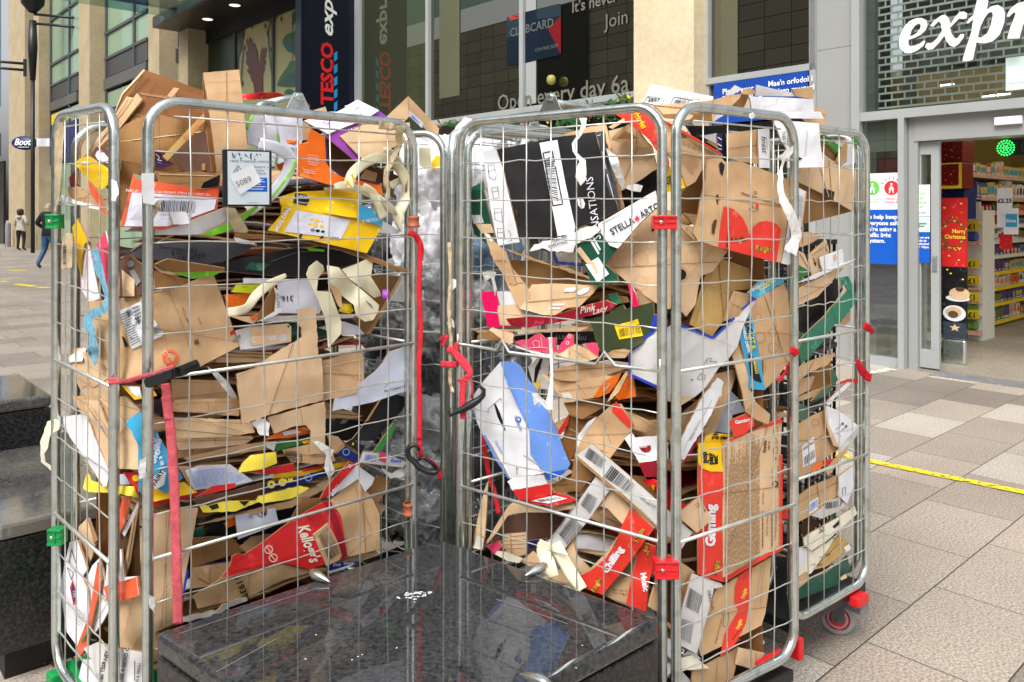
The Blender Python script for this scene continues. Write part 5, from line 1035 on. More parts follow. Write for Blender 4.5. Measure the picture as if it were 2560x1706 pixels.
item('orange_carton', 'bright orange open carton with navy cut rim in left cage', 'carton', 'B', [F('or', .055, Q('b', 555,380, 668,450, 680,660, 740,732, 830,772, 1105,815, 1120,902, 1000,862, 740,832, 460,752, 430,690, 462,505, 530,482), (0, -.02), [TX('b', 530,585, 630,600, 610,690, 530,670, rows=5, m='wh', f=.25), TX('b', 500,700, 600,720, 600,750, 500,735, rows=2, m='wh', f=.3), RG('wh', 'b', 432, 715, 26, 14), T('b', 'PULL', 548,810, 22, -10, 'pu')]),
  F('kx', .10, Q('b', 675,450, 980,640, 1270,765, 1100,812, 930,775, 760,722, 700,650), th=.002), F('kr', .09, Q('b', 985,700, 1078,732, 1060,805, 935,778)), F('pd', .052, Q('b', 665,455, 680,455, 690,600, 720,680, 800,735, 930,772, 1095,808, 1090,822, 920,785, 780,742, 702,690, 678,640))])  # very dark inner facet paints shade, the brown one the lit part
item('purple_carton', 'purple and white carton lying open on the left heap', 'carton', 'B', [F('wh', .09, Q('b', 820,205, 850,195, 920,155, 1090,240, 1000,300, 690,425, 500,320, 700,250, 760,250, 830,215), (0, -.05), [T('b', 'RSE', 650,345, 26, -10, 'pu'), RG('lw', 'b', 925,240, 34, 24)]),
  F('pu', .065, Q('b', 670,440, 700,400, 1090,240, 1152,292, 960,350, 782,440, 975,640, 1068,688, 1020,660, 925,652), (0, -.04), [T('b', 'FROM', 960,352, 32, 198, 'wh', bold=.03)]), F('kl', .06, Q('b', 782,440, 960,352, 1330,335, 1335,462, 1250,505, 975,640), (0, -.04))])
item('tan_carton', 'tan carton peaking above the right end of left cage rail', 'carton', 'B', [F('kl', .30, Q('b', 1150,290, 1320,128, 1330,282, 1275,345, 1150,345)), F('kr', .30, Q('b', 1320,128, 1456,270, 1462,390, 1330,290), dec=[PD('wl', 'b', 1325,238, 1440,340, 1425,378, 1325,282), BC('b', 1345,272, 1410,330, 1405,352, 1345,296, n=16, m='blu')]), F('kr', .32, Q('b', 1456,272, 1560,380, 1550,475, 1462,392))])
item('red_film', 'bright red plastic film draped over the back rail of left cage', 'film', 'B', [F('rfl', .22, Q('b', 15,115, 150,100, 280,100, 400,130, 330,145, 180,152, 20,155), noi=.03, th=.001, step=12, torn=1), F('rfl', .2, Q('b', 478,150, 550,195, 545,222, 510,235), noi=.02, th=.001, step=12)])
item('meal_carton', 'yellow meal deal carton with grey diagram panel', 'carton', 'B', [F('yl', .035, Q('b', 320,1060, 330,985, 430,1008, 880,1080, 1112,1155, 995,1360, 800,1312, 218,1180), (0, -.02), [PD('wl', 'b', 440,1022, 870,1100, 790,1245, 345,1190), T('b', 'MEAL DEAL', 292,1190, 30, 60, 'wh', bold=.04), T('b', 'XXI', 345,1030, 20, 8, 'ink'), T('b', '57029', 720,1243, 16, -6, 'ink'), PD('ink', 'b', 478,1195, 497,1198, 477,1240, 458,1236), PD('ink', 'b', 640,1222, 660,1226, 642,1248, 622,1244)] +
  [PD(m_, 'b', *[c for i in range(8) for c in (x_+r_*math.cos(i*.785), y_+r_*.7*math.sin(i*.785))]) for x_, y_, r_, m_ in ((565,1095,16,'yl'), (605,1102,20,'yl'), (640,1108,14,'yl'), (548,1133,14,'yl'), (590,1138,22,'yl'), (640,1145,16,'yl'), (525,1172,16,'ink'), (570,1178,20,'gi'), (610,1184,18,'ink'), (650,1190,15,'ink'))]),
  F('yl', .06, Q('b', 308,920, 430,880, 660,868, 910,858, 940,960, 930,1085, 880,1080, 430,1008, 318,980), (0, -.07), [PD('ink', 'b', 435,885, 520,900, 546,942, 520,985, 415,965), T('b', 'HIGH', 448,925, 26, -6, 'wh', bold=.03), T('b', 'STRENGTH', 440,965, 15, -6, 'wh')])])
item('cyan_scrap', 'cyan printed carton corner above the yellow box', 'carton', 'B', [F('cy', .03, Q('b', 945,975, 1020,1010, 1120,1110, 1115,1150, 990,1110, 918,1080), dec=[T('b', 'DOUBLE', 1100,1075, 28, 190, 'wh', 0, 0)])])
item('white_card', 'white card offcuts at right end of left cage shelf', 'cardboard', 'B', [F('wh', .06, Q('b', 1108,1100, 1255,1185, 1240,1212, 1080,1202)), F('wh', .07, Q('b', 660,845, 860,830, 860,862, 660,865))])
ribbon('strapping', 'tangled cream plastic strapping with yellow stripe at top right', 'strapping', 'B', 'cr', [('b', 84, [(850,850,.02), (880,740,.02), (980,650,.03,20), (1090,610,.03), (1200,650,.04,40), (1290,760,.03), (1310,900,.025,30), (1240,1060,.02), (1262,1190,.02,60,.3)]), ('b', 66, [(740,840,.03,0,.6), (800,830,.025), (900,850,.02,30), (1000,880,.02), (1110,950,.015,20), (1180,1010,.015), (1230,1060,.02,60,.5)]), ('b', 70, [(960,840,.015), (1020,870,.012,20), (1060,920,.012), (1090,1000,.015,30), (1130,1080,.015)]), ('b', 58, [(1180,830,.05), (1280,790,.05,30), (1330,900,.05), (1300,1000,.05)]), ('b', 60, [(980,640,.05), (1140,560,.045), (1240,640,.05,30), (1320,830,.05)])])
ribbon('yellow_print', 'yellow printed stripes on the cream strapping loop', 'strapping', 'B', 'yp', [('b', 16, [(835,790,.008), (880,850,.008)]), ('b', 16, [(875,740,.008), (905,800,.008)])])
ribbon('packing_tape', 'clear brown packing tape stuck round the top right corner', 'tape', 'B', 'tape', [('b', 46, [(1250,390,.01), (1240,520,.02), (1190,640,.02,30), (1150,740,.01), (1160,860,.01,20), (1150,960,.015)]), ('b', 60, [(1090,350,-.016), (1180,370,-.016), (1290,400,-.014)])])
# ---- dark layers below
item('shade_backing', 'black backing sheet painting shade into the gap', 'cardboard', 'B', [F('ink', .20, Q('d', -330,20, 0,0, 640,20, 1240,140, 1230,560, 800,600, 0,560, -330,300), th=.003)])  # black sheet added behind the wires as painted shade
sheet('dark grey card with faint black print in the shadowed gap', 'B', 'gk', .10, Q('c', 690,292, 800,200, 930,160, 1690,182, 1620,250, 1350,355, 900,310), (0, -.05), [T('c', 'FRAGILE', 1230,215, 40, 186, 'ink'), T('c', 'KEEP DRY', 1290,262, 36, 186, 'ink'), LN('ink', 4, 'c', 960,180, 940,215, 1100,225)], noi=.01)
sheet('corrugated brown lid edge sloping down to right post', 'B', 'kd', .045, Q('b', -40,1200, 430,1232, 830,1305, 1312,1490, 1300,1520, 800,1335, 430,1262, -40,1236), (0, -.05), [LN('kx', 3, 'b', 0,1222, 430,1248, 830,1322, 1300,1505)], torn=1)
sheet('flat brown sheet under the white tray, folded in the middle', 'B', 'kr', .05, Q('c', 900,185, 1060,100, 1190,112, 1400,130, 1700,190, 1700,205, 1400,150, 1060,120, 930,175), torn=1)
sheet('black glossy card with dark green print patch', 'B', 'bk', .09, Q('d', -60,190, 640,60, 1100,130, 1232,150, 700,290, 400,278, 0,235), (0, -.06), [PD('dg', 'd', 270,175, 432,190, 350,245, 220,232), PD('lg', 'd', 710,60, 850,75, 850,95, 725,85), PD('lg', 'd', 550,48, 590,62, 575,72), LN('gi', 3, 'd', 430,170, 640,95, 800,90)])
sheet('white paper slip lying on the dark layers', 'B', 'wh', .03, Q('c', 1520,140, 1560,142, 1690,175, 1680,190, 1540,180), torn=1)
item('open_carton', 'open brown carton with white edge near right post', 'carton', 'B', [F('kd', .10, Q('d', 1150,262, 1452,288, 1420,360, 1180,742, 1090,640), (.02, 0)), F('gy', .07, Q('d', 1452,285, 1505,290, 1505,495, 1345,470), dec=[]), F('ke', .055, Q('d', 1450,290, 1460,300, 1215,735, 1180,742))])
c = at(*Q('d', 1335,430)[0], 2.36); mb = MB(); mb.lathe([(.001, -.010), (.014, -.010), (.0155, -.007), (.0155, .007), (.013, .009), (.001, .009)], (0, 0, 0), 20, axis='x'); cap = mb.build('bottle_cap', 'pu', None); cap.location = c; tag(cap, 'purple bottle cap poking from the open brown carton', 'bottle cap')
item('brown_flap', 'brown folded flap with lime green underside in left cage', 'cardboard', 'B', [F('kd', .03, Q('c', 900,350, 1000,308, 1450,380, 1440,402, 1030,412), (0, .03)), F('lg', .05, Q('c', 1030,412, 1450,392, 1350,445, 1190,462)), F('kd', .055, Q('c', 900,402, 1180,470, 1090,525, 900,545), dec=[LN('kx', 5, 'c', 960,420, 1050,455, 1060,470)])])
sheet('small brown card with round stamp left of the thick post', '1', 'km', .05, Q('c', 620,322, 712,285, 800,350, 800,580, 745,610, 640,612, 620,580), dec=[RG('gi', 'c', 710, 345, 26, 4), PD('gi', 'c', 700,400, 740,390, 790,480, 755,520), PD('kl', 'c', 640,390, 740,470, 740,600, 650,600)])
item('brown_carton', 'large brown carton panel with white address label and red stamp', 'carton', '1', [F('kr', .05, Q('c', 385,638, 795,600, 1020,550, 1350,415, 1380,480, 1475,740, 1560,992, 1260,1150, 1000,1200, 650,1260, 550,1205, 460,1060), (0, -.01), [PD('wh', 'c', 618,715, 790,640, 880,760, 965,882, 960,910, 720,1015), TX('c', 625,745, 700,715, 790,960, 720,1000, rows=14, m='ink', f=.35), TX('c', 720,690, 780,665, 800,800, 760,830, rows=5, m='gi', f=.5), BC('c', 672,715, 718,700, 738,745, 690,760, n=14), BC('c', 880,850, 930,820, 955,880, 900,905, n=16), T('c', '20-021', 740,765, 28, -58, 'ink', bold=.02), T('c', '0', 735,825, 26, -20, 'ink'), PD('ink', 'c', 640,915, 655,915, 695,990, 665,1000), RG('orr', 'c', 1020, 1078, 62, 42), PD('kr', 'c', 955,1035, 985,1015, 1065,1125, 1040,1142), T('c', 'HEAVY', 972,1045, 24, -58, 'orr', bold=.02), LN('kd', 3, 'c', 1010,558, 1110,800, 1205,1100), T('c', 'BOX MATER', 1112,690, 15, -72, 'bi'), T('c', 'COIL MARS', 1145,770, 15, -72, 'bi'), T('c', 'ROVE', 1235,770, 16, -70, 'bi'), PD('bi', 'c', 1208,945, 1240,935, 1250,970, 1215,980), PD('rd', 'c', 1490,880, 1515,862, 1530,890, 1495,912), PD('gi', 'c', 1508,945, 1535,915, 1560,900, 1575,910, 1545,950, 1515,960)], ang=8, noi=.007)])
item('striped_card', 'yellow and white card strip standing in the narrow gate', 'cardboard', 'A', [F('wh', .06, Q('c', 290,190, 380,165, 470,620, 385,645, 330,560), dec=[LN('orr', 3, 'c', 370,200, 345,560)]), F('yl', .05, Q('c', 252,60, 292,-10, 378,170, 350,185, 325,300, 322,440, 290,330))])
item('pink_carton', 'pink patterned carton spike behind the blue film', 'carton', 'A', [F('p2', .06, Q('c', 450,182, 512,90, 552,190, 550,600, 505,500, 400,292), dec=[TX('c', 495,220, 545,220, 548,420, 520,420, rows=16, m='dr', f=.3)]), F('wh', .055, Q('c', 512,90, 522,90, 552,220, 545,240))])
item('blue_film', 'torn pale blue plastic film trailing down the left gate', 'film', 'A', [F('bfl', -.012, Q('c', 400,235, 445,210, 470,280, 500,420, 540,620, 530,720, 480,750, 410,780, 430,860, 430,900, 462,1030, 430,1150, 405,1090, 370,1040, 390,900, 340,850, 345,760, 400,700, 500,670, 510,600, 470,480, 420,380), noi=.008, step=9, th=.0008, torn=1.2)])
item('bright_carton', 'lime and orange carton corner behind the cream strap', 'carton', 'B', [F('or', .06, Q('d', 70,430, 260,415, 345,460, 180,560, 90,560)), F('ly', .055, Q('d', 120,410, 160,352, 375,350, 290,422), dec=[T('d', 'organic', 200,372, 12, 0, 'ink'), T('d', 'fresh fruit', 300,385, 12, 0, 'ink')]), F('or', .045, Q('d', 270,610, 335,570, 320,630)), F('kl', .05, Q('d', 110,600, 280,600, 320,640, 290,660))])
ribbon('cream_strap', 'cream plastic strap curling up beside the lime carton', 'strapping', 'B', 'cr', [('d', 74, [(88,570,.03), (160,560,.02), (245,530,.025,30), (320,430,.025), (420,350,.02,20), (550,275,.03,0,.4)])])
item('folded_card', 'brown folded flap with white sticker beside the number box', 'cardboard', 'B', [F('kd', .03, Q('d', 300,655, 450,362, 470,440, 460,560, 350,620)), F('wh', .025, Q('d', 452,365, 492,402, 522,558, 470,590, 325,645, 460,560, 470,440), dec=[TX('d', 470,420, 495,425, 512,530, 478,545, rows=10, m='ink', f=.4)])])
item('number_box', 'white box panel printed 3163 upside down', 'carton', 'B', [F('wl', .06, Q('d', 215,300, 735,308, 832,540, 805,582, 500,575, 480,352, 215,340), dec=[T('d', '3163', 608,438, 46, 181, 'ink', bold=.01)]), F('gn', .065, Q('d', 510,565, 810,575, 805,590, 510,582)), F('gy', .05, Q('d', 350,640, 400,600, 860,590, 1085,585, 1085,608, 640,645))])
item('strapping', 'big looped cream plastic straps hanging over the middle wires', 'strapping', 'B', [F('cr', .02, Q('d', 708,270, 730,210, 790,162, 840,200, 850,240, 800,300, 790,400, 900,410, 985,645, 978,740, 880,850, 870,720, 850,600, 805,480, 720,300), noi=.014, th=.0015, step=16), F('cr', .026, Q('d', 870,200, 960,215, 1060,325, 1200,440, 1280,512, 1270,570, 1230,630, 1170,642, 1100,600, 1080,510, 990,440, 930,400, 880,300), noi=.016, th=.0015, step=16, dec=[PD('gi', 'd', 1170,470, 1220,510, 1235,540, 1190,500)]), F('cr', .035, Q('d', 985,232, 1100,190, 1210,138, 1235,145, 1215,290, 1285,400, 1295,440, 1240,455, 1130,370, 1050,310), noi=.014, th=.0015, step=16)])
item('torn_flap', 'small torn tan flap and yellow scrap inside the strap loop', 'cardboard', 'B', [F('kr', .018, Q('d', 875,325, 970,390, 1000,550, 960,520), torn=1), F('yl', .05, Q('d', 965,560, 990,500, 1060,500, 1080,560, 1040,580))])
item('handled_carton', 'pinkish grey carton end with dark hand hole', 'carton', 'B', [F('gy', .05, Q('d', 150,712, 270,680, 560,655, 590,680, 590,802, 300,850, 190,862, 175,810), dec=[PD('kl', 'd', 272,688, 560,658, 588,690, 590,800, 395,825, 395,815, 272,830), PD('gy', 'd', 320,765, 470,745, 480,785, 330,800), RG('gy', 'd', 525, 768, 30, 2), RG('gy', 'd', 300, 785, 26, 10), RG('ink', 'd', 568, 680, 8, 1)])])
item('green_layers', 'dark green folded card layers behind the torn brown sheet', 'cardboard', 'B', [F('dg', .09, Q('d', 560,650, 800,640, 1000,720, 1060,745, 800,760, 590,800)), F('wl', .08, Q('d', 800,690, 1000,640, 1120,680, 1165,740, 1000,750)), F('ink', .10, Q('d', 580,640, 700,690, 690,800, 590,800), th=.002)])
sheet('layered flat brown sheets left of the torn panel', 'B', 'kr', .06, Q('d', 100,870, 440,882, 430,960, 0,962, 0,935), dec=[LN('kx', 5, 'd', 90,885, 430,900), LN('kx', 4, 'd', 40,915, 430,925)])
sheet('large torn tan sheet with raised tab, front of left cage', 'B', 'kl', .03, Q('d', 640,545, 782,525, 795,740, 800,900, 832,935, 842,1258, 520,1340, 205,1445, 175,1200, 160,1052, 300,1010, 400,932, 520,850, 620,802, 675,760, 670,690, 640,660), torn=1.3, ang=12, dec=[LN('kd', 2, 'd', 650,780, 655,930), LN('kd', 2, 'd', 170,1075, 400,960)])
sheet('plain tan flap right of the large torn sheet', 'B', 'kr', .045, Q('d', 820,952, 1140,862, 1158,930, 1160,1100, 1100,1200, 842,1262), torn=.6, ang=12, dec=[LN('kl', 8, 'd', 830,1000, 1140,935)])
sheet('thin brown layers under the white edge right of centre', 'B', 'kr', .08, Q('d', 860,1270, 1150,1380, 1120,1400, 860,1400), dec=[LN('kx', 4, 'd', 870,1320, 1120,1345), LN('kx', 4, 'd', 870,1360, 1140,1380)], torn=1)
sheet('white crisp box panel with sloping edge and black writing', 'B', 'lw', .04, Q('d', 1350,882, 1475,838, 1475,1190, 1240,1270, 912,1342, 930,1242, 1080,1160, 1250,1030, 1310,960), torn=.5, dec=[T('d', 'Hand Cooked Crisps', 1320,1195, 17, 14, 'ink', bold=.02), LN('ink', 3, 'd', 1320,1160, 1345,1130, 1380,1115, 1390,1110)])
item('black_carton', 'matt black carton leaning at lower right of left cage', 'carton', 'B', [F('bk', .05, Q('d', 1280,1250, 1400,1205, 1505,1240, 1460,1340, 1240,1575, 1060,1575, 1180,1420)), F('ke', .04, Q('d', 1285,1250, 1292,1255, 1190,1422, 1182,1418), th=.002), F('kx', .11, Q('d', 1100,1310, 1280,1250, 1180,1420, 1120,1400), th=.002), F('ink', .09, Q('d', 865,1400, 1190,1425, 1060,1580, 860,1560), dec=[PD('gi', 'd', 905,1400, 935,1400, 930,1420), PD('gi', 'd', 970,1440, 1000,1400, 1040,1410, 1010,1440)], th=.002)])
sheet('tan card with hand hole under the large torn sheet', 'B', 'kl', .025, Q('f', 510,98, 825,10, 832,60, 828,250, 832,300, 742,300, 750,175, 722,140, 655,148, 545,188), torn=.6, dec=[LN('kd', 2, 'f', 690,45, 705,140)])
item('orange_carton', 'orange carton with cream print seen through the hand hole', 'carton', 'B', [F('or', .05, Q('f', 488,222, 560,185, 740,140, 750,180, 620,210), dec=[PD('wh', 'f', 590,180, 660,165, 700,180, 600,200), T('f', 'Tasty', 705,170, 15, 8, 'wh', bold=.03)]), F('wh', .055, Q('f', 490,240, 560,228, 545,285, 505,265)), F('gn', .05, Q('f', 555,230, 740,218, 738,240, 640,260, 558,288)), F('yl', .045, Q('f', 700,232, 740,222, 738,240, 710,245))])
item('tissue', 'crumpled white tissue wedged between brown sheets', 'tissue', 'B', [F('tis', .02, Q('d', 280,1430, 330,1400, 380,1402, 425,1440, 415,1540, 345,1530), noi=.02, step=10, th=.001, torn=2)])
# ---- stacked brown layers in the middle/lower left
for i, (q_, off, m_, lb) in enumerate([
    (('f', -10,0, 340,-10, 350,60, 280,76, -10,66), .055, 'kr', 'top flattened brown sheet of the lower stack behind the red strap'),
    (('c', 1030,1250, 1400,1260, 1480,1330, 1490,1430, 1040,1425), .07, 'kr', 'broad brown sheet just under the black buckle'),
    (('c', 1040,1428, 1500,1440, 1560,1500, 1560,1540, 1040,1500), .06, 'kr', 'narrow brown sheet with yellow corner under the buckle'),
    (('f', -10,98, 410,112, 440,180, 300,205, -10,216), .04, 'kl', 'bowed light brown sheet, widest of the lower stack'),
    (('f', -20,212, 420,200, 430,215, 380,250, 15,278), .05, 'kl', 'light brown sheet with torn right tip in the lower stack'),
    (('f', 40,322, 300,262, 520,228, 505,275, 60,338), .055, 'kr', 'sloping brown sheet at the bottom of the lower stack'),
    (('f', -20,262, 240,262, 380,240, 100,310, -20,330), .075, 'kr', 'hidden brown sheet between two light ones in the lower stack')]):
    sheet(lb, 'B', m_, off, Q(*q_), torn=.7, dec=[LN('kd', 2, q_[0], q_[1]+20, q_[2]+20, q_[3]-10, q_[4]+20)])
sheet('yellow edged card end sticking out of the brown stack', 'B', 'yl', .09, Q('c', 1440,1240, 1560,1420, 1562,1530, 1440,1530))
item('white_carton', 'yellow and white carton corner under the pink knotted strap', 'carton', '1', [F('wh', .04, Q('c', 650,1300, 780,1310, 800,1400, 740,1400), dec=[]), F('yl', .035, Q('c', 640,1300, 660,1300, 740,1385, 800,1390, 880,1320, 918,1380, 740,1412))])
item('grey_film', 'twisted grey plastic film beside the torn tan sheet', 'film', 'B', [F('flm', .03, Q('c', 1310,1150, 1400,1200, 1480,1280, 1555,1400, 1500,1395, 1400,1270), noi=.014, step=12, th=.001)])
for i, (q_, off, m_, lb) in enumerate([
    (('c', 215,1018, 320,1000, 360,1100, 560,1300, 560,1560, 470,1560, 300,1300), .085, 'kl', 'leaning tan sheet with white corner in narrow gate'),
    (('c', 330,1040, 450,1050, 560,1200, 560,1480, 440,1400), .06, 'kl', 'tan flap above the leaning sheet in narrow gate'),
    (('e', 180,-20, 330,-20, 440,160, 440,380, 380,392, 250,120), .05, 'kr', 'diagonal brown sheet with ribbed edge in narrow gate'),
    (('e', 240,0, 320,0, 400,200, 400,420, 385,400, 300,180), .035, 'kl', 'thin diagonal sheet edge nearest the narrow gate wires'),
    (('e', 325,-10, 470,-20, 560,60, 560,385, 440,385, 385,60), .04, 'kl', 'broad tan sheet behind the corner posts, lower left')]):
    sheet(lb, '1', m_, off, Q(*q_), torn=1, ang=60, dec=[LN('kd', 2, q_[0], q_[1]+25, q_[2]+10, q_[5], q_[6])])
sheet('white card with brown edge slanting through narrow gate', 'A', 'wh', .03, Q('e', 100,98, 180,85, 258,80, 300,200, 385,400, 370,480, 345,482, 200,262), torn=1, dec=[LN('kb', 5, 'e', 105,130, 250,330, 345,478)])
sheet('small white triangle behind the gate bar', 'A', 'wh', .07, Q('c', 220,1075, 340,1000, 365,1010, 330,1110, 228,1115))
item('yellow_film', 'crumpled yellow film and tray edge in the narrow gate', 'film', '1', [F('yp', .05, Q('e', 238,490, 262,400, 285,448, 400,475, 520,480, 545,545, 440,520, 262,512), noi=.014, step=12, th=.001, torn=1)])
item('blue_carton', 'sky blue baking carton strip with white lettering', 'carton', '1', [F('cy', .03, Q('e', 475,120, 555,65, 600,120, 640,165, 710,290, 795,432, 700,520, 620,475, 548,512, 545,250), dec=[T('e', 'Genuine', 640,360, 30, 75, 'wh', .3, .02), T('e', 'in a COLD', 690,360, 26, 108, 'wh', 0, .03), T('e', 'Oven', 668,250, 22, 100, 'wh'), PD('wh', 'e', 625,470, 625,430, 675,392, 702,405, 690,470, 640,500), T('e', 'FAIRY', 640,480, 26, 58, 'ink', 0, .03)])])
item('red_card', 'red and yellow card wedge left of the thick post', 'cardboard', '1', [F('rd', .05, Q('e', 460,405, 550,400, 548,520), dec=[RG('yl', 'e', 530, 435, 18, 2)]), F('lw', .06, Q('e', 400,420, 470,410, 500,470, 380,470))])
item('colour_carton', 'flattened yellow and red carton with pale blue text panel', 'carton', 'B', [F('yl', .04, Q('e', 622,490, 800,455, 868,515, 622,568), (0, -.02)), F('rd', .05, Q('e', 622,570, 860,520, 1000,485, 1000,505, 622,592)), F('wl', .045, Q('f', 50,392, 130,365, 300,358, 430,450, 540,408, 545,430, 280,482, 100,502), dec=[TX('f', 70,400, 280,372, 400,450, 110,490, rows=16, m='lb', f=.35)]), F('rd', .04, Q('f', 160,510, 200,480, 330,462, 330,487, 110,540)), F('kl', .05, Q('f', 10,370, 70,370, 120,520, 95,510))])
item('yellow_flap', 'bright yellow folded flap with red tail in lower stack', 'carton', 'B', [F('yp', .025, Q('f', 342,405, 370,350, 415,308, 555,288, 562,352, 480,385), noi=.008), F('rd', .035, Q('f', 395,402, 560,370, 655,352, 660,395, 550,412)), F('kl', .04, Q('f', 395,400, 545,375, 550,405, 450,412))])
item('barcode_carton', 'brown carton strip printed with a black barcode', 'carton', 'B', [F('kr', .035, Q('f', 590,282, 740,248, 870,288, 885,340, 800,358, 640,346), dec=[BC('f', 605,282, 605,342, 680,352, 680,288, n=14), BC('f', 690,300, 690,345, 700,345, 700,300, n=5)])])
for i, (q_, off, m_, lb, dc) in enumerate([
    (('f', 445,560, 460,535, 690,478, 742,490, 640,550, 480,577), .03, 'yp', 'leaf shaped bright yellow card in the coloured layers', ()),
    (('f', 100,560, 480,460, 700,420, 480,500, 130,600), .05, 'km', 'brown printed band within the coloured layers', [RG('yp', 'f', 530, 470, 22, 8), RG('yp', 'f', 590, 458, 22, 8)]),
    (('f', 130,590, 300,560, 480,560, 330,620, 150,625), .045, 'yp', 'yellow and black printed band low in coloured layers', [PD('ink', 'f', 180,590, 230,575, 240,600, 200,612), PD('ink', 'f', 350,565, 410,560, 380,590)]),
    (('f', 480,470, 690,425, 830,385, 840,420, 700,470, 500,505), .05, 'nv', 'navy blue printed band within the coloured layers', [RG('lb', 'f', 735, 432, 22, 14), T('f', 'VAM', 580,470, 26, 12, 'yp', 0, .03)]),
    (('f', 500,425, 830,365, 990,340, 960,365, 700,420, 540,440), .055, 'yl', 'long thin yellow strip above the navy band', [PD('rd', 'f', 700,385, 820,362, 815,378, 705,400)]),
    (('f', 70,640, 130,560, 480,480, 620,440, 640,470, 480,560, 140,655), .07, 'kb', 'brown corrugated layer beneath the coloured bands', ()),
    (('f', 120,690, 300,640, 640,560, 800,470, 830,440, 870,470, 640,600, 300,660, 125,695), .06, 'kr', 'long brown layer under the yellow leaf shaped card', [T('f', 'RUBBLE', 300,640, 20, 10, 'ink')]),
    (('f', 640,540, 830,450, 870,430, 880,470, 740,540), .065, 'kl', 'tan layer right of the yellow leaf shaped card', [T('f', 'S RUNN', 700,510, 18, 16, 'ink')])]):
    item('printed_layer', lb, 'cardboard', 'B', [F(m_, off, Q(*q_), dec=dc, torn=1)])
item('mixed_scraps', 'navy and black carton scraps beside the white tissue', 'carton', 'B', [F('nv', .04, Q('f', 888,302, 940,258, 1030,320, 990,352), dec=[RG('lb', 'f', 945, 290, 20, 15)]), F('ink', .035, Q('f', 940,240, 975,218, 1050,258, 1030,302), dec=[T('f', 'II', 975,250, 16, -20, 'yp')]), F('gn', .03, Q('f', 1090,297, 1150,210, 1205,128, 1218,135, 1200,200, 1130,288)), F('kr', .05, Q('f', 835,190, 900,205, 940,250, 880,300, 870,288))])
item('gum_box', 'small grey and pink gum box with barcode', 'box', 'B', [F('gy', .025, Q('f', 1040,288, 1180,305, 1282,350, 1262,376, 1018,348), dec=[BC('f', 1055,305, 1115,308, 1110,345, 1045,340, n=16, m='blu'), PD('p2', 'f', 1130,290, 1175,300, 1165,350, 1125,335), T('f', 'Extra', 1190,345, 20, -4, 'blu', .3, .03)])])
item('tissue', 'long torn white tissue hanging at the wires', 'tissue', 'B', [F('tis', .012, Q('f', 758,230, 790,228, 880,280, 860,320, 882,400, 850,440, 825,380, 835,310), noi=.016, step=10, th=.001, torn=1.5)])
item('red_white_carton', 'red and white carton wedge reading FAST above the red triangle', 'carton', 'B', [F('wh', .045, Q('f', 838,548, 1000,358, 1102,432, 1090,470, 1050,512, 1010,440, 920,500)), F('rd', .035, Q('f', 798,552, 840,480, 962,343, 1005,360, 852,530), dec=[T('f', 'FAST', 895,470, 22, 232, 'wh', 0, .03), RG('wh', 'f', 965, 368, 10, 6)])])
item('grey_torn_card', 'torn grey card scraps near the lower right post', 'cardboard', 'B', [F('gy', .04, Q('f', 1140,380, 1200,410, 1262,380, 1285,420, 1190,440), torn=2, noi=.01), F('kd', .06, Q('f', 1055,520, 1120,420, 1200,440, 1130,570, 1060,540)), F('kr', .07, Q('f', 1100,570, 1170,600, 1140,640, 1100,640), torn=2)])
# red triangular carton
item('red_carton', 'red triangular carton with cream script, front of left cage', 'carton', 'B', [
  F('rd', .018, Q('f', 822,565, 858,560, 915,640, 952,872, 742,941, 640,915, 560,905, 250,992, 310,905, 470,800, 600,700, 740,610), (0, -.02), [T('f', "Kellogg's", 672,705, 66, -70, 'crd', .25, .03, .66), PD('kr', 'f', 760,745, 840,680, 932,850, 905,890, 835,925), BC('f', 785,742, 845,705, 915,852, 850,895, n=18), PD('dr', 'f', 822,568, 852,562, 900,660, 952,872, 925,878, 870,690), TX('f', 725,650, 825,620, 850,680, 770,720, rows=8, m='dr', f=.35), RG('crd', 'f', 515, 832, 24, 19), RG('crd', 'f', 540, 878, 24, 19), LN('crd', 4, 'f', 500,815, 530,850), LN('crd', 4, 'f', 525,860, 555,895), LN('dr', 3, 'f', 290,955, 560,905, 740,940)], torn=.5),
  F('kr', .03, Q('f', 852,560, 1010,430, 1100,565, 1132,640, 1132,830, 952,872, 915,640), (0, -.01), [LN('kd', 2, 'f', 990,470, 1090,740, 950,870)], torn=.4), F('kl', .02, Q('f', 760,750, 842,690, 850,705, 780,765), th=.002),
  F('kr', .03, Q('f', 252,995, 560,908, 700,938, 835,935, 600,1000, 390,1100, 290,1120, 120,1160, 95,1092), (0, .02), [T('f', '119397', 322,985, 38, -68, 'ink', 0, .02), LN('orr', 2, 'f', 190,1115, 240,1090, 235,1130, 195,1135)], torn=.4), F('rd', .012, Q('f', 310,872, 340,855, 392,865, 330,905, 300,950), torn=1.5)])
item('blue_box', 'blue and white box end lying on the granite side', 'carton', 'B', [F('bl', .04, Q('f', 835,908, 1018,895, 1010,905, 852,955), dec=[T('f', 'Blue', 870,925, 18, 6, 'wh', .2, .03), T('f', 'Riband', 930,916, 14, 5, 'wh', .2, .03)]), F('wh', .035, Q('f', 838,955, 1000,908, 920,945, 850,965))])
sheet('tan ledge sheet below the red triangular carton', 'B', 'kl', .05, Q('f', 390,1100, 830,935, 1105,820, 1130,862, 1000,905, 800,960, 560,1040, 395,1108), torn=.5)
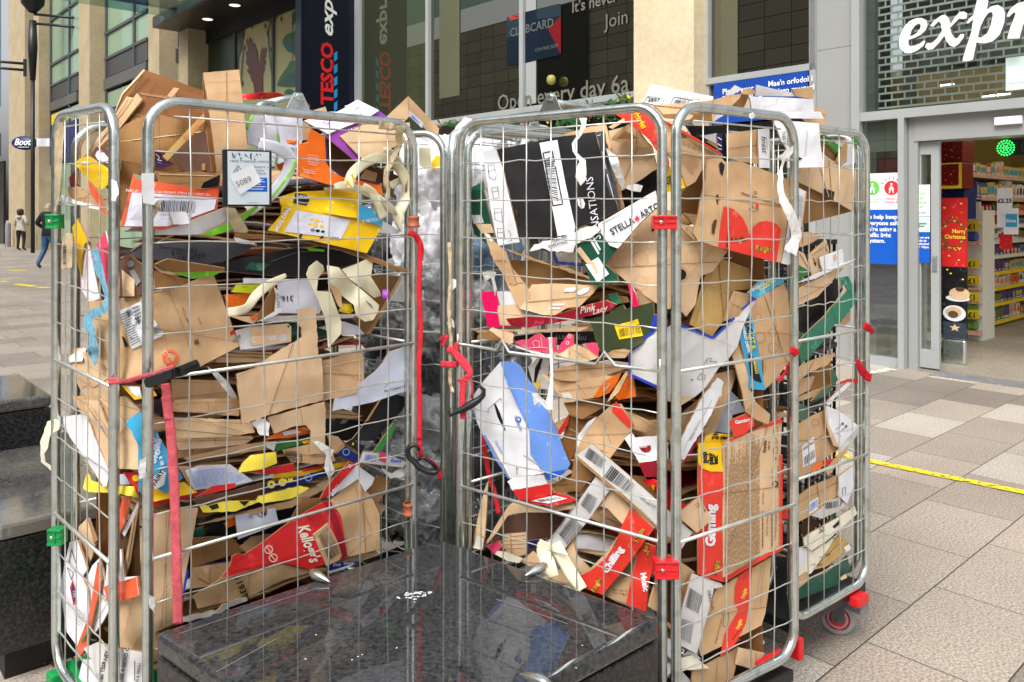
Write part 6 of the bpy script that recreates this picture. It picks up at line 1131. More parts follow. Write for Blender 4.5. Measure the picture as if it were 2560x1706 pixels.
item('open_carton', 'open brown carton with dark interior behind the red triangle', 'carton', 'B', [F('kd', .10, Q('f', 85,770, 200,762, 300,760, 390,840, 212,892, 85,935)), F('kr', .08, Q('f', 85,935, 300,900, 400,850, 250,980, 205,1030, 85,1050), dec=[LN('bl', 3, 'f', 140,915, 300,900), LN('bi', 4, 'f', 120,990, 190,1025)]), F('ink', .12, Q('f', 60,640, 330,600, 640,560, 700,600, 600,700, 470,800, 300,770, 60,1000), th=.002), F('dg', .11, Q('f', 95,720, 155,700, 155,770, 90,800)), F('kr', .09, Q('f', 350,820, 420,760, 560,740, 500,800, 400,850), noi=.012)])
item('lavender_card', 'pale lavender card with inverted mark in the lower gap', 'cardboard', 'B', [F('lw', .06, Q('f', 328,642, 550,598, 572,690, 345,775), dec=[T('f', 'M', 500,620, 24, 182, 'ink', 0, .03), RG('ink', 'f', 476,622, 30, 26), T('f', 'U', 425,640, 22, 182, 'ink')]), F('or', .08, Q('f', 265,690, 320,645, 365,655, 340,690, 290,710))])
sheet('tan flap rising behind the red triangular carton', 'B', 'kd', .06, Q('f', 600,712, 650,640, 700,548, 812,550, 780,600, 740,612), torn=.5)
item('white_film', 'ragged white paper along the granite edge', 'paper', 'B', [F('wh', .03, Q('f', 20,1215, 100,1195, 240,1165, 260,1135, 390,1098, 398,1115, 300,1150, 250,1185, 30,1240), torn=2, noi=.01)])
sheet('tall tan sheet standing behind the hanging red strap', '1', 'kl', .045, Q('e', 610,642, 760,600, 878,600, 842,800, 800,1000, 782,1150, 750,1242, 640,1290, 600,1392, 430,1392, 430,1120, 560,1000, 560,760), (0, .01), [LN('kd', 2, 'e', 700,620, 700,1240), LN('orr', 2.5, 'e', 560,1010, 500,1150, 470,1300)], ang=2, torn=.5)
item('dark_edges', 'stack of dark sheet edges standing upright left of post', 'cardboard', '1', [F('orr', .05, Q('e', 428,762, 425,690, 458,542, 502,540, 470,690)), F('wh', .055, Q('e', 455,740, 545,560, 550,600, 470,760)), F('kx', .07, Q('e', 430,770, 545,560, 555,1000, 470,1000), th=.003), F('kr', .06, Q('e', 470,900, 520,640, 548,590, 500,900, 480,970), dec=[LN('ink', 4, 'e', 530,640, 490,900)]), F('bl', .05, Q('e', 815,935, 825,950, 790,1150, 780,1145))])
# white cartons bottom left
item('white_carton', 'white carton with navy and red emblem, lowest left', 'carton', 'A', [F('wh', .045, Q('e', 165,790, 208,778, 262,940, 235,985, 268,1060, 275,1180, 250,1290, 215,1382, 148,1288, 122,1120, 108,1040, 140,900), dec=[LN('nv', 3, 'e', 175,830, 205,930, 200,960, 160,900, 175,830), LN('nv', 3, 'e', 150,930, 175,1000, 185,960, 150,930), PD('rd', 'e', 165,1040, 180,1000, 200,1060, 205,1130, 185,1140), PD('nv', 'e', 172,1050, 182,1020, 196,1070, 198,1115, 186,1125), T('e', 'TAS', 178,1060, 16, -75, 'wh'), TX('e', 205,1160, 250,1200, 230,1280, 200,1250, rows=5, m='gi', f=.2)])])
item('white_carton', 'white carton with orange stripe behind lower left gate wires', 'carton', '1', [F('wh', .06, Q('e', 250,1010, 290,920, 330,878, 362,1000, 392,1150, 350,1230, 300,1302, 262,1150), dec=[LN('ink', 3, 'e', 300,1200, 340,1060, 372,1110), LN('ink', 2, 'e', 310,1230, 380,1120), LN('ink', 3, 'e', 262,1180, 250,1260, 215,1340)]), F('wh', .04, Q('e', 372,880, 385,850, 450,828, 470,985, 540,980, 480,1000, 360,1045), noi=.008), F('orr', .035, Q('e', 352,1038, 480,998, 545,980, 553,1085, 430,1122, 382,1140), dec=[LN('wh', 2, 'e', 535,990, 548,1080)]), F('orr', .035, Q('e', 318,905, 342,1000, 300,1180, 262,1370, 210,1442, 200,1382, 270,1200)), F('gn', .032, Q('e', 225,1345, 270,1260, 275,1275, 240,1345))])
item('tan_flap', 'narrow tan flap above the white cartons, lower left', 'cardboard', '1', [F('kl', .09, Q('e', 215,702, 262,655, 285,730, 312,782, 290,872, 250,960, 215,802), torn=1), F('ke', .08, Q('e', 262,655, 270,660, 312,780, 300,800))])
item('recycling_note_box', 'grey box panel with black handling text at the very bottom left', 'carton', '1', [F('gy', .03, Q('e', 240,1380, 320,1345, 420,1375, 570,1402, 570,1600, 340,1600, 290,1450), dec=[T('e', 'USE 4-SIDED C', 455,1570, 22, 78, 'ink', 0, .02), T('e', 'E CO', 430,1575, 22, 78, 'ink', 0, .02), T('e', '160 TSSR', 345,1570, 22, 80, 'ink', 0, .02), T('e', 'NEY', 372,1450, 22, 80, 'ink', 0, .02), T('e', 'IG & FRESH', 545,1572, 16, 82, 'ink', 0, .02), LN('ink', 4, 'e', 525,1450, 525,1560)]), F('wh', .04, Q('e', 200,1600, 238,1440, 290,1442, 335,1600)), F('ink', .08, Q('e', 160,1470, 240,1440, 240,1600, 150,1600), th=.002)])
# straps and buckle on the left cage
def strap_thing(name, label, cat, pl, m, paths): return ribbon(name, label, cat, pl, m, paths, th=.0022)
s1 = strap_thing('ratchet_strap', 'faded pink webbing strap with black buckle across left cage', 'strap', '1', 'strapf', [('c', 62, [(540,1265,-.030), (590,1262,-.034,0,.9), (625,1270,-.036,30,.5), (700,1258,-.036,20,.6), (780,1235,-.036,10,.6), (900,1205,-.036,0,.5), (1060,1150,-.034,0,.7)]), ('c', 74, [(985,1285,-.018), (1000,1400,-.014), (1010,1568,-.014)]), ('e', 54, [(700,-20,-.014), (722,150,-.014,6), (735,300,-.014), (746,500,-.014,8), (752,700,-.014), (758,900,-.014), (764,1100,-.012), (765,1245,-.012)])])
mb = MB()
def bk3(fr, pts, d, th, mbb):
    P = [at(px, py, d) for px, py in Q(fr, *pts)]; n = len(P); N = Vector((-.3, -.95, 0)).normalized(); c = s1.location
    mbb.add([p-c for p in P]+[p+N*th-c for p in P], [tuple(range(n))[::-1], tuple(range(n, 2*n))]+[(i, (i+1) % n, n+(i+1) % n, n+i) for i in range(n)])
bk3('c', [842,1250, 870,1225, 1060,1160, 1060,1235, 890,1310, 860,1305], 1.845, .014, mb); bk3('c', [1060,1160, 1230,1095, 1258,1135, 1255,1165, 1130,1222, 1060,1235], 1.865, .008, mb); bk3('c', [1060,1160, 1090,1148, 1095,1225, 1062,1238], 1.855, .016, mb); bk3('c', [1120,1138, 1235,1092, 1256,1128, 1140,1180], 1.858, .014, mb)
bk_o = mb.build('buckle', 'blkp', s1, .002)
s2 = strap_thing('ratchet_strap', 'long bright red strap hanging down beside the middle cage', 'strap', 'B', 'strap', [('b', 46, [(1320,1195,-.022), (1380,1225,-.03), (1420,1320,-.03,20), (1410,1450,-.03,30,.8), (1410,1600,-.03,20,.7)]), ('d', 37, [(1590,-10,-.03,30,.9), (1600,150,-.03,20), (1592,400,-.03,10), (1605,700,-.03,0), (1592,1000,-.03,10), (1598,1300,-.03,0), (1595,1568,-.03,0)]), ('f', 26, [(1355,-10,-.03), (1355,200,-.03), (1360,300,-.03), (1410,340,-.03,30), (1450,380,-.03), (1470,438,-.03,20)])])
mb = MB(); c = s2.location; hk = [at(px, py, 2.36)-c for px, py in Q('f', 1350,285, 1345,262, 1320,250, 1295,262, 1285,290, 1295,320, 1325,345, 1350,375, 1400,400, 1440,405, 1460,385)]; mb.tube(hk, [.004, .0055, .007, .0075, .008, .008, .009, .010, .009, .008, .006], 10); mb.tube([at(*Q('f', 1345,330)[0], 2.355)-c, at(*Q('f', 1385,320)[0], 2.355)-c, at(*Q('f', 1445,380)[0], 2.355)-c], .005, 8); mb.build('hook', 'blkp', s2)
# tape scraps on the posts
item('label_remnant', 'torn white paper label on the thick left post', 'label', 'B', [F('wh', -.018, Q('a', 885,990, 995,985, 1000,1262, 900,1250, 890,1100), torn=1.5, th=.0008, noi=0, dec=[]), F('tape', -.014, Q('a', 960,1290, 1030,1220, 1065,1225, 1020,1330, 990,1385, 940,1350), noi=.012, th=.001, step=12)])
item('label_remnant', 'torn white paper label on the inner gate post', 'label', 'A', [F('wh', -.018, Q('a', 622,1040, 665,1060, 685,1170, 655,1232, 618,1225), torn=1.5, th=.0008, noi=0)])
item('peeling_tape', 'long peeling beige tape along the outer left post', 'tape', 'A', [F('tape', -.02, Q('a', 160,545, 195,540, 212,640, 197,760, 187,1000, 170,1200, 135,1320, 118,1320, 148,1200, 125,980, 130,640, 160,600), noi=.006, step=10, th=.0008, torn=1)])
item('paper_label', 'yellowed barcode label wrapped on the rear left post', 'label', 'A', [F('tape', -.008, Q('c', 175,100, 255,105, 250,375, 165,385), th=.001, noi=.004, dec=[BC('c', 178,200, 178,350, 205,350, 205,200, n=16)])])
item('peeling_tape', 'curled dirty cream tape sticking out from lower left post', 'tape', 'A', [F('crd', -.02, Q('e', 0,235, 40,120, 85,105, 105,120, 105,165, 60,190, 42,270, 22,300, 30,345, 90,385, 60,395, 5,345), noi=.01, step=9, th=.0008, torn=1.2)])
item('tape_scrap', 'flaking tape scrap on lower thick post', 'tape', 'B', [F('tis', -.017, Q('e', 552,335, 590,320, 585,430, 550,440), torn=1.5, th=.0008, noi=0)])
item('tape_scrap', 'white tape scrap at the foot of the thick post', 'tape', 'B', [F('tis', -.016, Q('e', 600,1080, 640,1100, 635,1180, 610,1150), torn=1.5, th=.0008, noi=.004, step=12)])
# ================================================================ middle cage bags
def sh3(lab, pl, m, off, pts, g=(0, 0), dec=(), **k): return item('cardboard_sheet', lab, 'cardboard', pl, [F(m, off, pts, g, dec, **k)])
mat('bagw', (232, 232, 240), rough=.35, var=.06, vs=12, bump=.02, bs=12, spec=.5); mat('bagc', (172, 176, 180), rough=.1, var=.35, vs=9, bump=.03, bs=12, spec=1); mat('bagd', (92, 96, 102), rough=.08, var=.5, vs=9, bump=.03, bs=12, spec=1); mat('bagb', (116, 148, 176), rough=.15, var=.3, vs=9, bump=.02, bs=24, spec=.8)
def bag(lab, m, px, py, d, w_, h_, sd, amp=.3, fr=2.6): 
    c = at(px, py, d); wad('plastic_bag', lab, 'plastic bag', m, c, (w_, .15, h_), sd, 'plastic bags in the middle cage', amp*1.0, 5, fr*1.2, .4)
bag('bulging white carrier bag at the top of the middle cage', 'bagw', 1080, 455, 2.95, .115, .15, 1, .28, 2)
bag('white carrier bag hanging lower, with pink tint', 'bagw', 1085, 590, 2.93, .12, .15, 2, .28, 2)
bag('grey clear plastic bag in the upper middle of the stack', 'bagc', 1075, 700, 2.9, .13, .12, 3, .34, 3)
bag('clear plastic bag with maroon wrap inside, at mid height', 'bagc', 1075, 810, 2.88, .13, .12, 4, .36, 3.2)
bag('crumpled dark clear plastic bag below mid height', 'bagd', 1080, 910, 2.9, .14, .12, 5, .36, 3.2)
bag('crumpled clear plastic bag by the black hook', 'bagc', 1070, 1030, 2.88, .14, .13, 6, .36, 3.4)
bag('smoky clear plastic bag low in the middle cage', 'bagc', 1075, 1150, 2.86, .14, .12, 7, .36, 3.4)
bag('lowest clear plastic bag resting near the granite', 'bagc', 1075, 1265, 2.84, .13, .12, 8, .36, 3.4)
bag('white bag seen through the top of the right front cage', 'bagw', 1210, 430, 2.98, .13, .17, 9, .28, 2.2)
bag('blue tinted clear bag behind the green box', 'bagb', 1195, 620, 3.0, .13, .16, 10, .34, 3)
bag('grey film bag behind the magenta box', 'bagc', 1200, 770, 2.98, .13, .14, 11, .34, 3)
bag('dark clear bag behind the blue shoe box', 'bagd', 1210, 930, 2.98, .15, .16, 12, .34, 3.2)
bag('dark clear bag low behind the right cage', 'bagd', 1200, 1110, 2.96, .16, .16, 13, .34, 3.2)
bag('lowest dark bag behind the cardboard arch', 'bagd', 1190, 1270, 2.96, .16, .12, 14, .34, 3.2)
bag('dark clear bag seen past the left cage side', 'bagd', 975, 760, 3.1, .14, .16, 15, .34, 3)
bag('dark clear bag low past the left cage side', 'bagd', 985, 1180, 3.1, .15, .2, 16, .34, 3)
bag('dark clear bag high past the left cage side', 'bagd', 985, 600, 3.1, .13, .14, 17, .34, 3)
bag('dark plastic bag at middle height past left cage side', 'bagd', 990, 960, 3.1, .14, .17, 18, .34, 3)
item('cream_scrap', 'cream plastic offcuts on top of the white bags', 'scrap', 2.72, [F('cr', 0, Q('w', 55,215, 148,218, 150,370, 100,390, 55,350), noi=.01, th=.001), F('yl', .02, Q('w', 150,330, 190,280, 232,290, 232,350, 190,388, 155,380), noi=.015, th=.001)])
item('green_white_scrap', 'white and green wrapper scrap caught in the middle cage wires', 'scrap', 2.58, [F('tis', 0, Q('w', 80,570, 105,600, 150,660, 120,740, 70,755, 55,690, 60,650), noi=.02, step=10, th=.001, torn=1), F('grnp', -.012, Q('w', 80,640, 145,670, 100,682, 75,665), th=.001)])
item('tissue', 'crumpled white film lump above the black snack box', 'film', 2.85, [F('flm', 0, Q('g', 660,400, 750,345, 840,360, 900,420, 840,450, 700,480, 640,520, 470,530, 490,480, 560,455), noi=.04, step=9, th=.001)])
# ================================================================ right cage contents: face C
item('snack_carton', 'large black snack carton with white barcode stripe, top of right cage', 'carton', 'C', [
  F('bk', .05, Q('g', 440,548, 900,452, 1215,408, 1290,700, 1400,1020, 1200,1112, 1050,1172, 900,1232, 620,1240, 540,860), (0, -.02), [PD('wh', 'g', 780,495, 920,470, 985,820, 1060,1150, 1050,1200, 922,1226, 860,900), LN('ink', 10, 'g', 808,575, 880,560, 962,975, 885,988, 808,575), BC('g', 822,620, 838,930, 930,960, 890,600, n=30), T('g', 'WALKERS', 1096,1005, 0.1, 80, 'wh'), T('g', 'SENSATIONS', 1262,1250, 62, 97.5, 'wh', 0, 0), PD('wh', 'g', 1075,940, 1095,922, 1120,928, 1138,970, 1130,1005, 1108,1010, 1085,985), T('g', 'walkers', 1112,1002, 16, 96, 'ink'), PD('kx', 'g', 590,1010, 612,1040, 602,1075), PD('kx', 'g', 1262,945, 1282,960, 1280,985), T('g', '5 000328 422817', 905,640, 16, -78, 'wh')], ang=85),
  F('wh', .045, Q('g', 335,555, 440,546, 500,720, 560,1000, 625,1272, 455,1300, 395,1000), (0, -.01), [LN('ink', 3, 'g', 375,670, 425,665, 440,745, 432,785, 385,765, 375,670), LN('ink', 3, 'g', 385,765, 380,720, 430,700), LN('ink', 3, 'g', 400,850, 450,838, 465,925, 420,930, 400,850), LN('ink', 3, 'g', 405,880, 460,870), LN('ink', 3, 'g', 425,1010, 480,1005, 490,1115, 430,1095, 425,1010), LN('ink', 3, 'g', 425,1045, 485,1035), LN('ink', 3, 'g', 450,1165, 500,1165, 505,1240, 450,1235, 450,1165), LN('ink', 3, 'g', 450,1200, 500,1195), LN('ink', 3, 'g', 520,1175, 545,1185, 560,1260, 535,1265)]),
  F('gk', .045, Q('g', 1218,412, 1285,402, 1330,600, 1420,1012, 1360,1035, 1290,720, 1250,520), torn=2, noi=.008, dec=[LN('wh', 6, 'g', 1270,560, 1300,700), LN('wh', 6, 'g', 1310,740, 1370,960), LN('ink', 8, 'g', 1290,560, 1350,800), LN('wh', 5, 'g', 1230,440, 1260,430)])])
sh3('brown carton lid standing behind the black snack carton', 'C', 'kr', .09, Q('g', 950,432, 1150,372, 1300,348, 1335,480, 1445,1000, 1412,1018, 1300,600), (0, -.02), torn=.5)
item('film_scrap', 'clear plastic film sheathing the black carton edge', 'film', 'C', [F('flm', .03, Q('g', 1300,535, 1390,600, 1450,800, 1430,865, 1350,700), noi=.02, step=10, th=.001), F('flm', .03, Q('g', 1440,840, 1530,815, 1590,830, 1570,880, 1500,870), noi=.02, step=10, th=.001)])
item('open_carton', 'open tan carton beside the red snack box at upper right', 'carton', 'C', [F('kl', .10, Q('g', 1320,400, 1480,360, 1660,520, 1700,690, 1580,780, 1420,872, 1350,560), ang=20), F('kr', .07, Q('g', 1380,410, 1500,330, 1580,430, 1650,530, 1500,520, 1340,470)), F('kd', .06, Q('g', 1385,462, 1450,400, 1562,458, 1480,470)), F('kl', .05, Q('g', 1320,370, 1440,300, 1450,320, 1350,385)), F('ink', .14, Q('g', 1420,860, 1700,700, 1720,900, 1440,1010), th=.002)])  # black facet paints the dark void inside the carton
item('red_snack_carton', 'red and kraft snack carton slanting across the corner posts', 'carton', '3', [
  F('pr', .05, Q('g', 1370,268, 1480,250, 1625,243, 1660,300, 1722,400, 1765,520, 1795,640, 1795,690, 1745,690, 1700,560, 1640,470, 1560,400, 1470,330), (0, -.02), [T('g', 'Pringles', 1512,268, 52, -58, 'yl', .1, .03, .62)], torn=.4),
  F('kr', .055, Q('h', 275,310, 400,362, 560,460, 770,582, 772,612, 650,642, 560,800, 490,840, 430,690, 330,560), (0, -.02), [TX('h', 400,520, 620,600, 540,760, 440,640, rows=22, m='ti', f=.4), TX('h', 420,450, 740,580, 720,610, 430,510, rows=4, m='bi', f=.35), RG('ink', 'h', 472, 438, 18, 12), LN('gi', 2, 'h', 415,395, 455,415, 450,450, 412,430, 415,395), T('h', 'TILL', 325,405, 16, -10, 'ink')]),
  F('pr', .05, Q('h', 320,318, 400,358, 560,452, 762,572, 768,590, 560,470, 400,385, 330,340), (0, -.02)), F('yl', .045, Q('h', 308,690, 400,680, 430,720, 492,840, 400,868, 318,882), (0, -.02), [T('h', 'pop', 345,820, 34, 95, 'ink', 0, .04), T('h', 'play', 385,820, 34, 100, 'ink', 0, .04), T('h', 'eat', 425,830, 32, 105, 'ink', 0, .04)])])
item('green_box', 'dark green box at the left edge of the right cage', 'carton', 'C', [F('dg', .08, Q('g', 190,872, 340,860, 420,1200, 370,1290, 270,1212), (-.02, 0), [PD('gy', 'g', 250,1060, 325,1060, 345,1120, 262,1130), PD('kl', 'g', 275,1130, 400,1130, 425,1200, 330,1205), LN('gn', 3, 'g', 285,870, 300,1000, 220,1000)]), F('tl', .09, Q('g', 190,870, 340,798, 350,860))])
item('beer_tray', 'white beer tray strip with black lettering and red star', 'carton', 'C', [F('wh', .035, Q('g', 1240,1128, 1690,868, 1712,985, 1560,1130, 1395,1322, 1330,1300, 1240,1172), (0, -.01), [T('g', 'STELLA', 1350,1218, 54, 29, 'ink', 0, .02, .85), T('g', 'ARTOIS', 1582,1086, 54, 30, 'ink', 0, .02, .85), PD('rd', 'g', 1545,1050, 1552,1078, 1572,1066, 1556,1085, 1580,1092, 1555,1095, 1562,1120, 1547,1100, 1535,1118, 1538,1096, 1512,1092, 1536,1084, 1522,1062, 1542,1076), LN('gi', 4, 'g', 1270,1130, 1430,1045)]), F('wh', .03, Q('g', 700,1345, 740,1290, 870,1255, 1150,1152, 1215,1138, 1255,1175, 1180,1240, 1060,1292, 1045,1352, 860,1345, 800,1320), dec=[T('g', 'TEAR OFF', 880,1275, 20, 18, 'ink', 0, .02), T('g', 'DISPLAYING', 850,1315, 20, 14, 'ink', 0, .02)], torn=2.5, noi=.008)])
item('green_carton', 'dark green carton corner with white square label and torn edge', 'carton', 'C', [F('dg', .03, Q('g', 1080,1308, 1250,1168, 1385,1330, 1300,1448, 1390,1532, 1400,1590, 1240,1620, 1185,1590), (0, 0), [PD('wh', 'g', 1140,1448, 1240,1390, 1325,1522, 1235,1590), PD('wh', 'g', 1162,1240, 1180,1232, 1252,1360, 1240,1372), PD('wh', 'g', 1190,1235, 1205,1230, 1262,1330, 1250,1340), PD('kl', 'g', 1062,1330, 1100,1310, 1200,1440, 1150,1440), PD('kl', 'g', 1180,1430, 1210,1425, 1240,1500, 1250,1570, 1225,1560)], torn=.6)])
item('blue_edged_card', 'grey card with blue edge under the torn white strip', 'carton', 'C', [F('gy', .07, Q('g', 880,1358, 1062,1350, 1112,1440, 920,1440)), F('bl', .065, Q('g', 872,1358, 900,1358, 925,1425, 1112,1435, 1112,1448, 912,1442))])
item('open_tray', 'open brown tray with white tape patches in right cage', 'carton', 'C', [F('kr', .05, Q('i', 440,-5, 520,15, 610,120, 702,240, 705,300, 625,385, 580,310, 540,220, 480,90), (-.02, 0)), F('kd', .11, Q('i', 520,0, 730,10, 1060,90, 1190,140, 1240,200, 1060,185, 735,210, 700,240)), F('kl', .045, Q('i', 722,192, 900,185, 1245,200, 1200,262, 1090,368, 1000,375, 900,436, 800,432, 622,382, 705,290, 690,240), (0, -.02), [PD('wh', 'i', 968,250, 985,222, 1062,215, 1085,212, 1050,250), PD('wh', 'i', 1062,265, 1120,225, 1175,212, 1160,250, 1100,278), PD('wh', 'i', 870,345, 978,342, 970,358, 868,360), PD('wh', 'i', 850,378, 942,374, 936,386, 850,388)], torn=.5),
  F('ke', .035, Q('g', 470,1310, 540,1330, 900,1460, 990,1470, 1180,1550, 1190,1568, 960,1490, 600,1370), torn=1.5)])
sh3('tall curled brown flap rising at left edge of right cage', 'C', 'kr', .045, Q('g', 345,1200, 385,1215, 430,1275, 520,1350, 560,1480, 600,1600, 560,1620, 420,1420), torn=1, dec=[PD('wh', 'g', 350,1200, 385,1215, 415,1260, 400,1270)])
item('magenta_box', 'magenta and white box end with torn kraft patch', 'carton', 'C', [F('pk', .06, Q('i', 316,252, 445,246, 470,400, 680,525, 372,528, 350,400), dec=[LN('rd', 2, 'i', 355,420, 430,420, 455,450, 460,515), PD('kl', 'i', 455,358, 600,350, 690,420, 672,525, 470,512, 450,400)]), F('wh', .055, Q('i', 445,246, 575,250, 604,352, 458,358))])
item('apple_tray', 'dark red fruit tray with cream script, lying flat', 'carton', 'C', [F('dr', .04, Q('i', 515,465, 700,445, 900,432, 1100,370, 1300,318, 1385,352, 1330,402, 1180,440, 980,480, 700,532, 560,515), (0, .02), [T('i', 'Pink', 1095,425, 52, 14, 'crd', .4, .01), T('i', 'Lady', 1195,430, 46, 16, 'crd', .4, .01), T('i', 'Pink', 735,515, 34, 10, 'p2', .4, .01), T('i', 'Lady', 850,495, 30, 10, 'p2', .4, .01)], torn=.8)])
item('magenta_strip', 'magenta carton strip under the dimpled tan sheet', 'carton', 'C', [F('pk', .05, Q('i', 1472,198, 1510,208, 1562,360, 1512,372)), F('wh', .055, Q('i', 1508,205, 1540,260, 1565,350, 1550,352)), F('kr', .07, Q('i', 1540,220, 1680,320, 1600,370, 1560,360))])
item('green_scrap', 'teal and brown scraps wedged above the dark green box', 'carton', 'C', [F('tl', .06, Q('i', 1320,270, 1385,258, 1425,340, 1360,350)), F('kd', .08, Q('i', 1250,300, 1330,270, 1460,290, 1480,330, 1390,350, 1260,330))])
item('olive_box', 'dark olive green box with yellow barcode label', 'carton', 'C', [F('ol', .04, Q('i', 1168,462, 1330,420, 1345,380, 1435,352, 1455,385, 1672,330, 1690,520, 1600,640, 1500,700, 1270,752, 1225,630), (0, -.01), [PD('yl', 'i', 1368,518, 1550,463, 1592,595, 1405,625), BC('i', 1400,545, 1562,500, 1580,575, 1410,605, n=26), LN('bi', 3, 'i', 1380,512, 1530,470), LN('bi', 3, 'i', 1385,528, 1535,486)], torn=.5)])
item('flat_layers', 'thin flat brown and black layers beneath the fruit tray', 'cardboard', 'C', [F('kr', .05, Q('i', 268,552, 500,545, 900,545, 1180,520, 1100,562, 560,562, 300,572), torn=.8), F('kd', .06, Q('i', 290,620, 310,545, 390,560, 500,640)), F('bk', .08, Q('i', 570,600, 900,565, 1200,560, 1225,650, 1000,672, 600,655), dec=[T('i', 'my morri', 1150,600, 46, 178, 'gi', 0, .01)]), F('gk', .085, Q('i', 560,640, 620,600, 800,570, 960,570, 700,640))])
item('torn_pink_carton', 'torn pink carton pieces with white line drawings', 'carton', 'C', [F('p2', .035, Q('i', 570,640, 690,625, 745,585, 780,575, 820,615, 912,612, 905,722, 860,732, 690,705), torn=1, dec=[LN('wh', 3, 'i', 725,650, 745,630, 775,640, 780,680, 745,690, 725,650), LN('wh', 3, 'i', 790,600, 800,680), LN('wh', 3, 'i', 700,690, 800,685, 880,700)]), F('p2', .036, Q('i', 905,722, 960,640, 1005,578, 1048,590, 1052,680, 1000,690, 940,730), torn=1, dec=[RG('wh', 'i', 1015, 600, 14, 10), RG('wh', 'i', 1000, 650, 14, 10)]), F('p2', .04, Q('i', 1130,655, 1220,650, 1250,700, 1238,762, 1190,740), torn=1)])
item('torn_tan_flaps', 'curled torn tan flaps above the middle bar of right cage', 'cardboard', 'C', [F('kl', .02, Q('i', 385,545, 410,530, 500,560, 582,588, 572,650, 545,662, 470,610), torn=3, noi=.01), F('kl', .03, Q('i', 880,735, 940,735, 1060,660, 1150,700, 1240,768, 1170,790, 1080,790), noi=.015), F('kr', .035, Q('i', 1260,762, 1350,710, 1440,698, 1492,712, 1450,770, 1380,770), noi=.015), F('wh', .04, Q('i', 560,655, 700,710, 870,745, 920,760, 800,750, 600,690))])
item('shoe_box', 'white and cornflower blue shoe box with black line mark', 'box', 'C', [
  F('wh', .05, Q('i', 474,800, 520,960, 700,1340)+Q('k', 585,95, 672,215, 575,235, 450,250)+Q('i', 440,1560, 340,1380, 248,1185, 262,1060, 345,945), (0, 0), [PD('ink', 'i', 422,1128, 438,1132, 470,1200, 518,1345, 500,1330, 450,1230), LN('ink', 3.5, 'i', 378,1195, 375,1172, 475,1085, 480,1105), LN('ink', 2.5, 'i', 268,1160, 300,1178, 378,1195), T('i', 'Corrugated', 578,1225, 20, -68, 'blu'), T('i', 'Recycles', 600,1255, 18, -68, 'blu'), RG('blu', 'i', 612, 1252, 24, 15), T('i', 'POUT331', 425,1425, 20, -62, 'blu'), LN('ink', 3, 'k', 498,225, 495,178, 506,190), LN('ink', 3, 'k', 540,100, 600,140, 645,175, 652,200)], noi=.003),
  F('lb', .052, Q('i', 474,798, 590,800, 640,842, 690,930, 780,1080, 870,1230, 930,1370)+Q('k', 800,60, 842,160, 822,190, 720,215, 672,212, 585,95)+Q('i', 700,1340, 520,960), (.03, .0), [LN('blu', 2, 'i', 500,870, 705,1340)], noi=.003), F('blu', .06, Q('k', 672,214, 822,190, 790,225, 700,262)), F('lb', .049, Q('i', 248,1180, 262,1185, 360,1385, 455,1560)+Q('k', 452,250, 440,252)+Q('i', 430,1560, 335,1380))])
item('red_white_tray', 'torn red and white tray end with barcode under the shoe box', 'carton', 'C', [F('wh', .025, Q('k', 435,270, 470,245, 570,232, 670,228, 705,300, 660,310, 470,332), torn=1.5), F('rd', .022, Q('k', 467,326, 620,300, 705,286, 742,345, 640,372, 570,392, 512,385), torn=.6), F('rd', .03, Q('k', 512,388, 742,342, 830,362, 892,390, 720,430, 620,415), dec=[PD('wh', 'k', 590,395, 742,360, 825,380, 700,412), BC('k', 625,388, 770,368, 790,385, 650,402, n=22)])])
item('crumpled_carton', 'crumpled tan carton with orange inside, middle of right cage', 'carton', 'C', [F('kr', .04, Q('i', 840,885, 900,860, 1060,822, 1270,812, 1482,850, 1400,872, 1280,915, 1060,952, 940,945), noi=.01), F('kr', .05, Q('i', 795,892, 900,940, 1280,918, 1420,872, 1370,962, 1205,1082, 975,1120, 890,1002), noi=.01, dec=[PD('gy', 'i', 950,1045, 1010,1035, 1040,1085, 980,1090), LN('kd', 3, 'i', 1060,940, 1150,1080)]), F('or', .045, Q('i', 1198,1082, 1280,962, 1425,880, 1390,960, 1330,1042, 1245,1078), dec=[T('i', 'Fruit', 1300,1030, 26, 55, 'kl', .3)]), F('kr', .035, Q('i', 1305,1118, 1380,990, 1465,868, 1472,900, 1400,1040, 1340,1095), torn=.8), F('or', .06, Q('i', 1355,1045, 1470,885, 1515,920, 1535,1072, 1400,1100)), F('kd', .07, Q('i', 968,1122, 1310,1088, 1335,1130, 1110,1250, 1010,1205)), F('kb', .08, Q('i', 1015,1222, 1110,1252, 1235,1228, 1100,1420, 1010,1600, 955,1420)), F('rd', .07, Q('i', 915,1360, 1010,1208, 1002,1290, 940,1372))])
item('grey_packet', 'grey and yellow packet end behind the crumpled tan carton', 'packet', 'C', [F('gy', .10, Q('i', 690,840, 770,765, 862,790, 842,930, 865,1015, 740,1010), dec=[PD('ink', 'i', 745,850, 790,768, 805,775, 750,960, 735,960), PD('yl', 'i', 760,940, 785,935, 780,1010, 758,1010), RG('ink', 'i', 785, 850, 8, 5)])])
item('tissue', 'twisted white tissue strip hanging over the middle bar', 'tissue', 'C', [F('tis', -.022, Q('i', 848,608, 878,605, 880,760, 888,900, 885,1060, 882,1175, 835,1172, 780,1110, 740,1142, 722,1045, 760,1050, 830,1110, 848,1040, 868,900, 862,760), noi=.007, step=8, th=.0008, torn=1)])
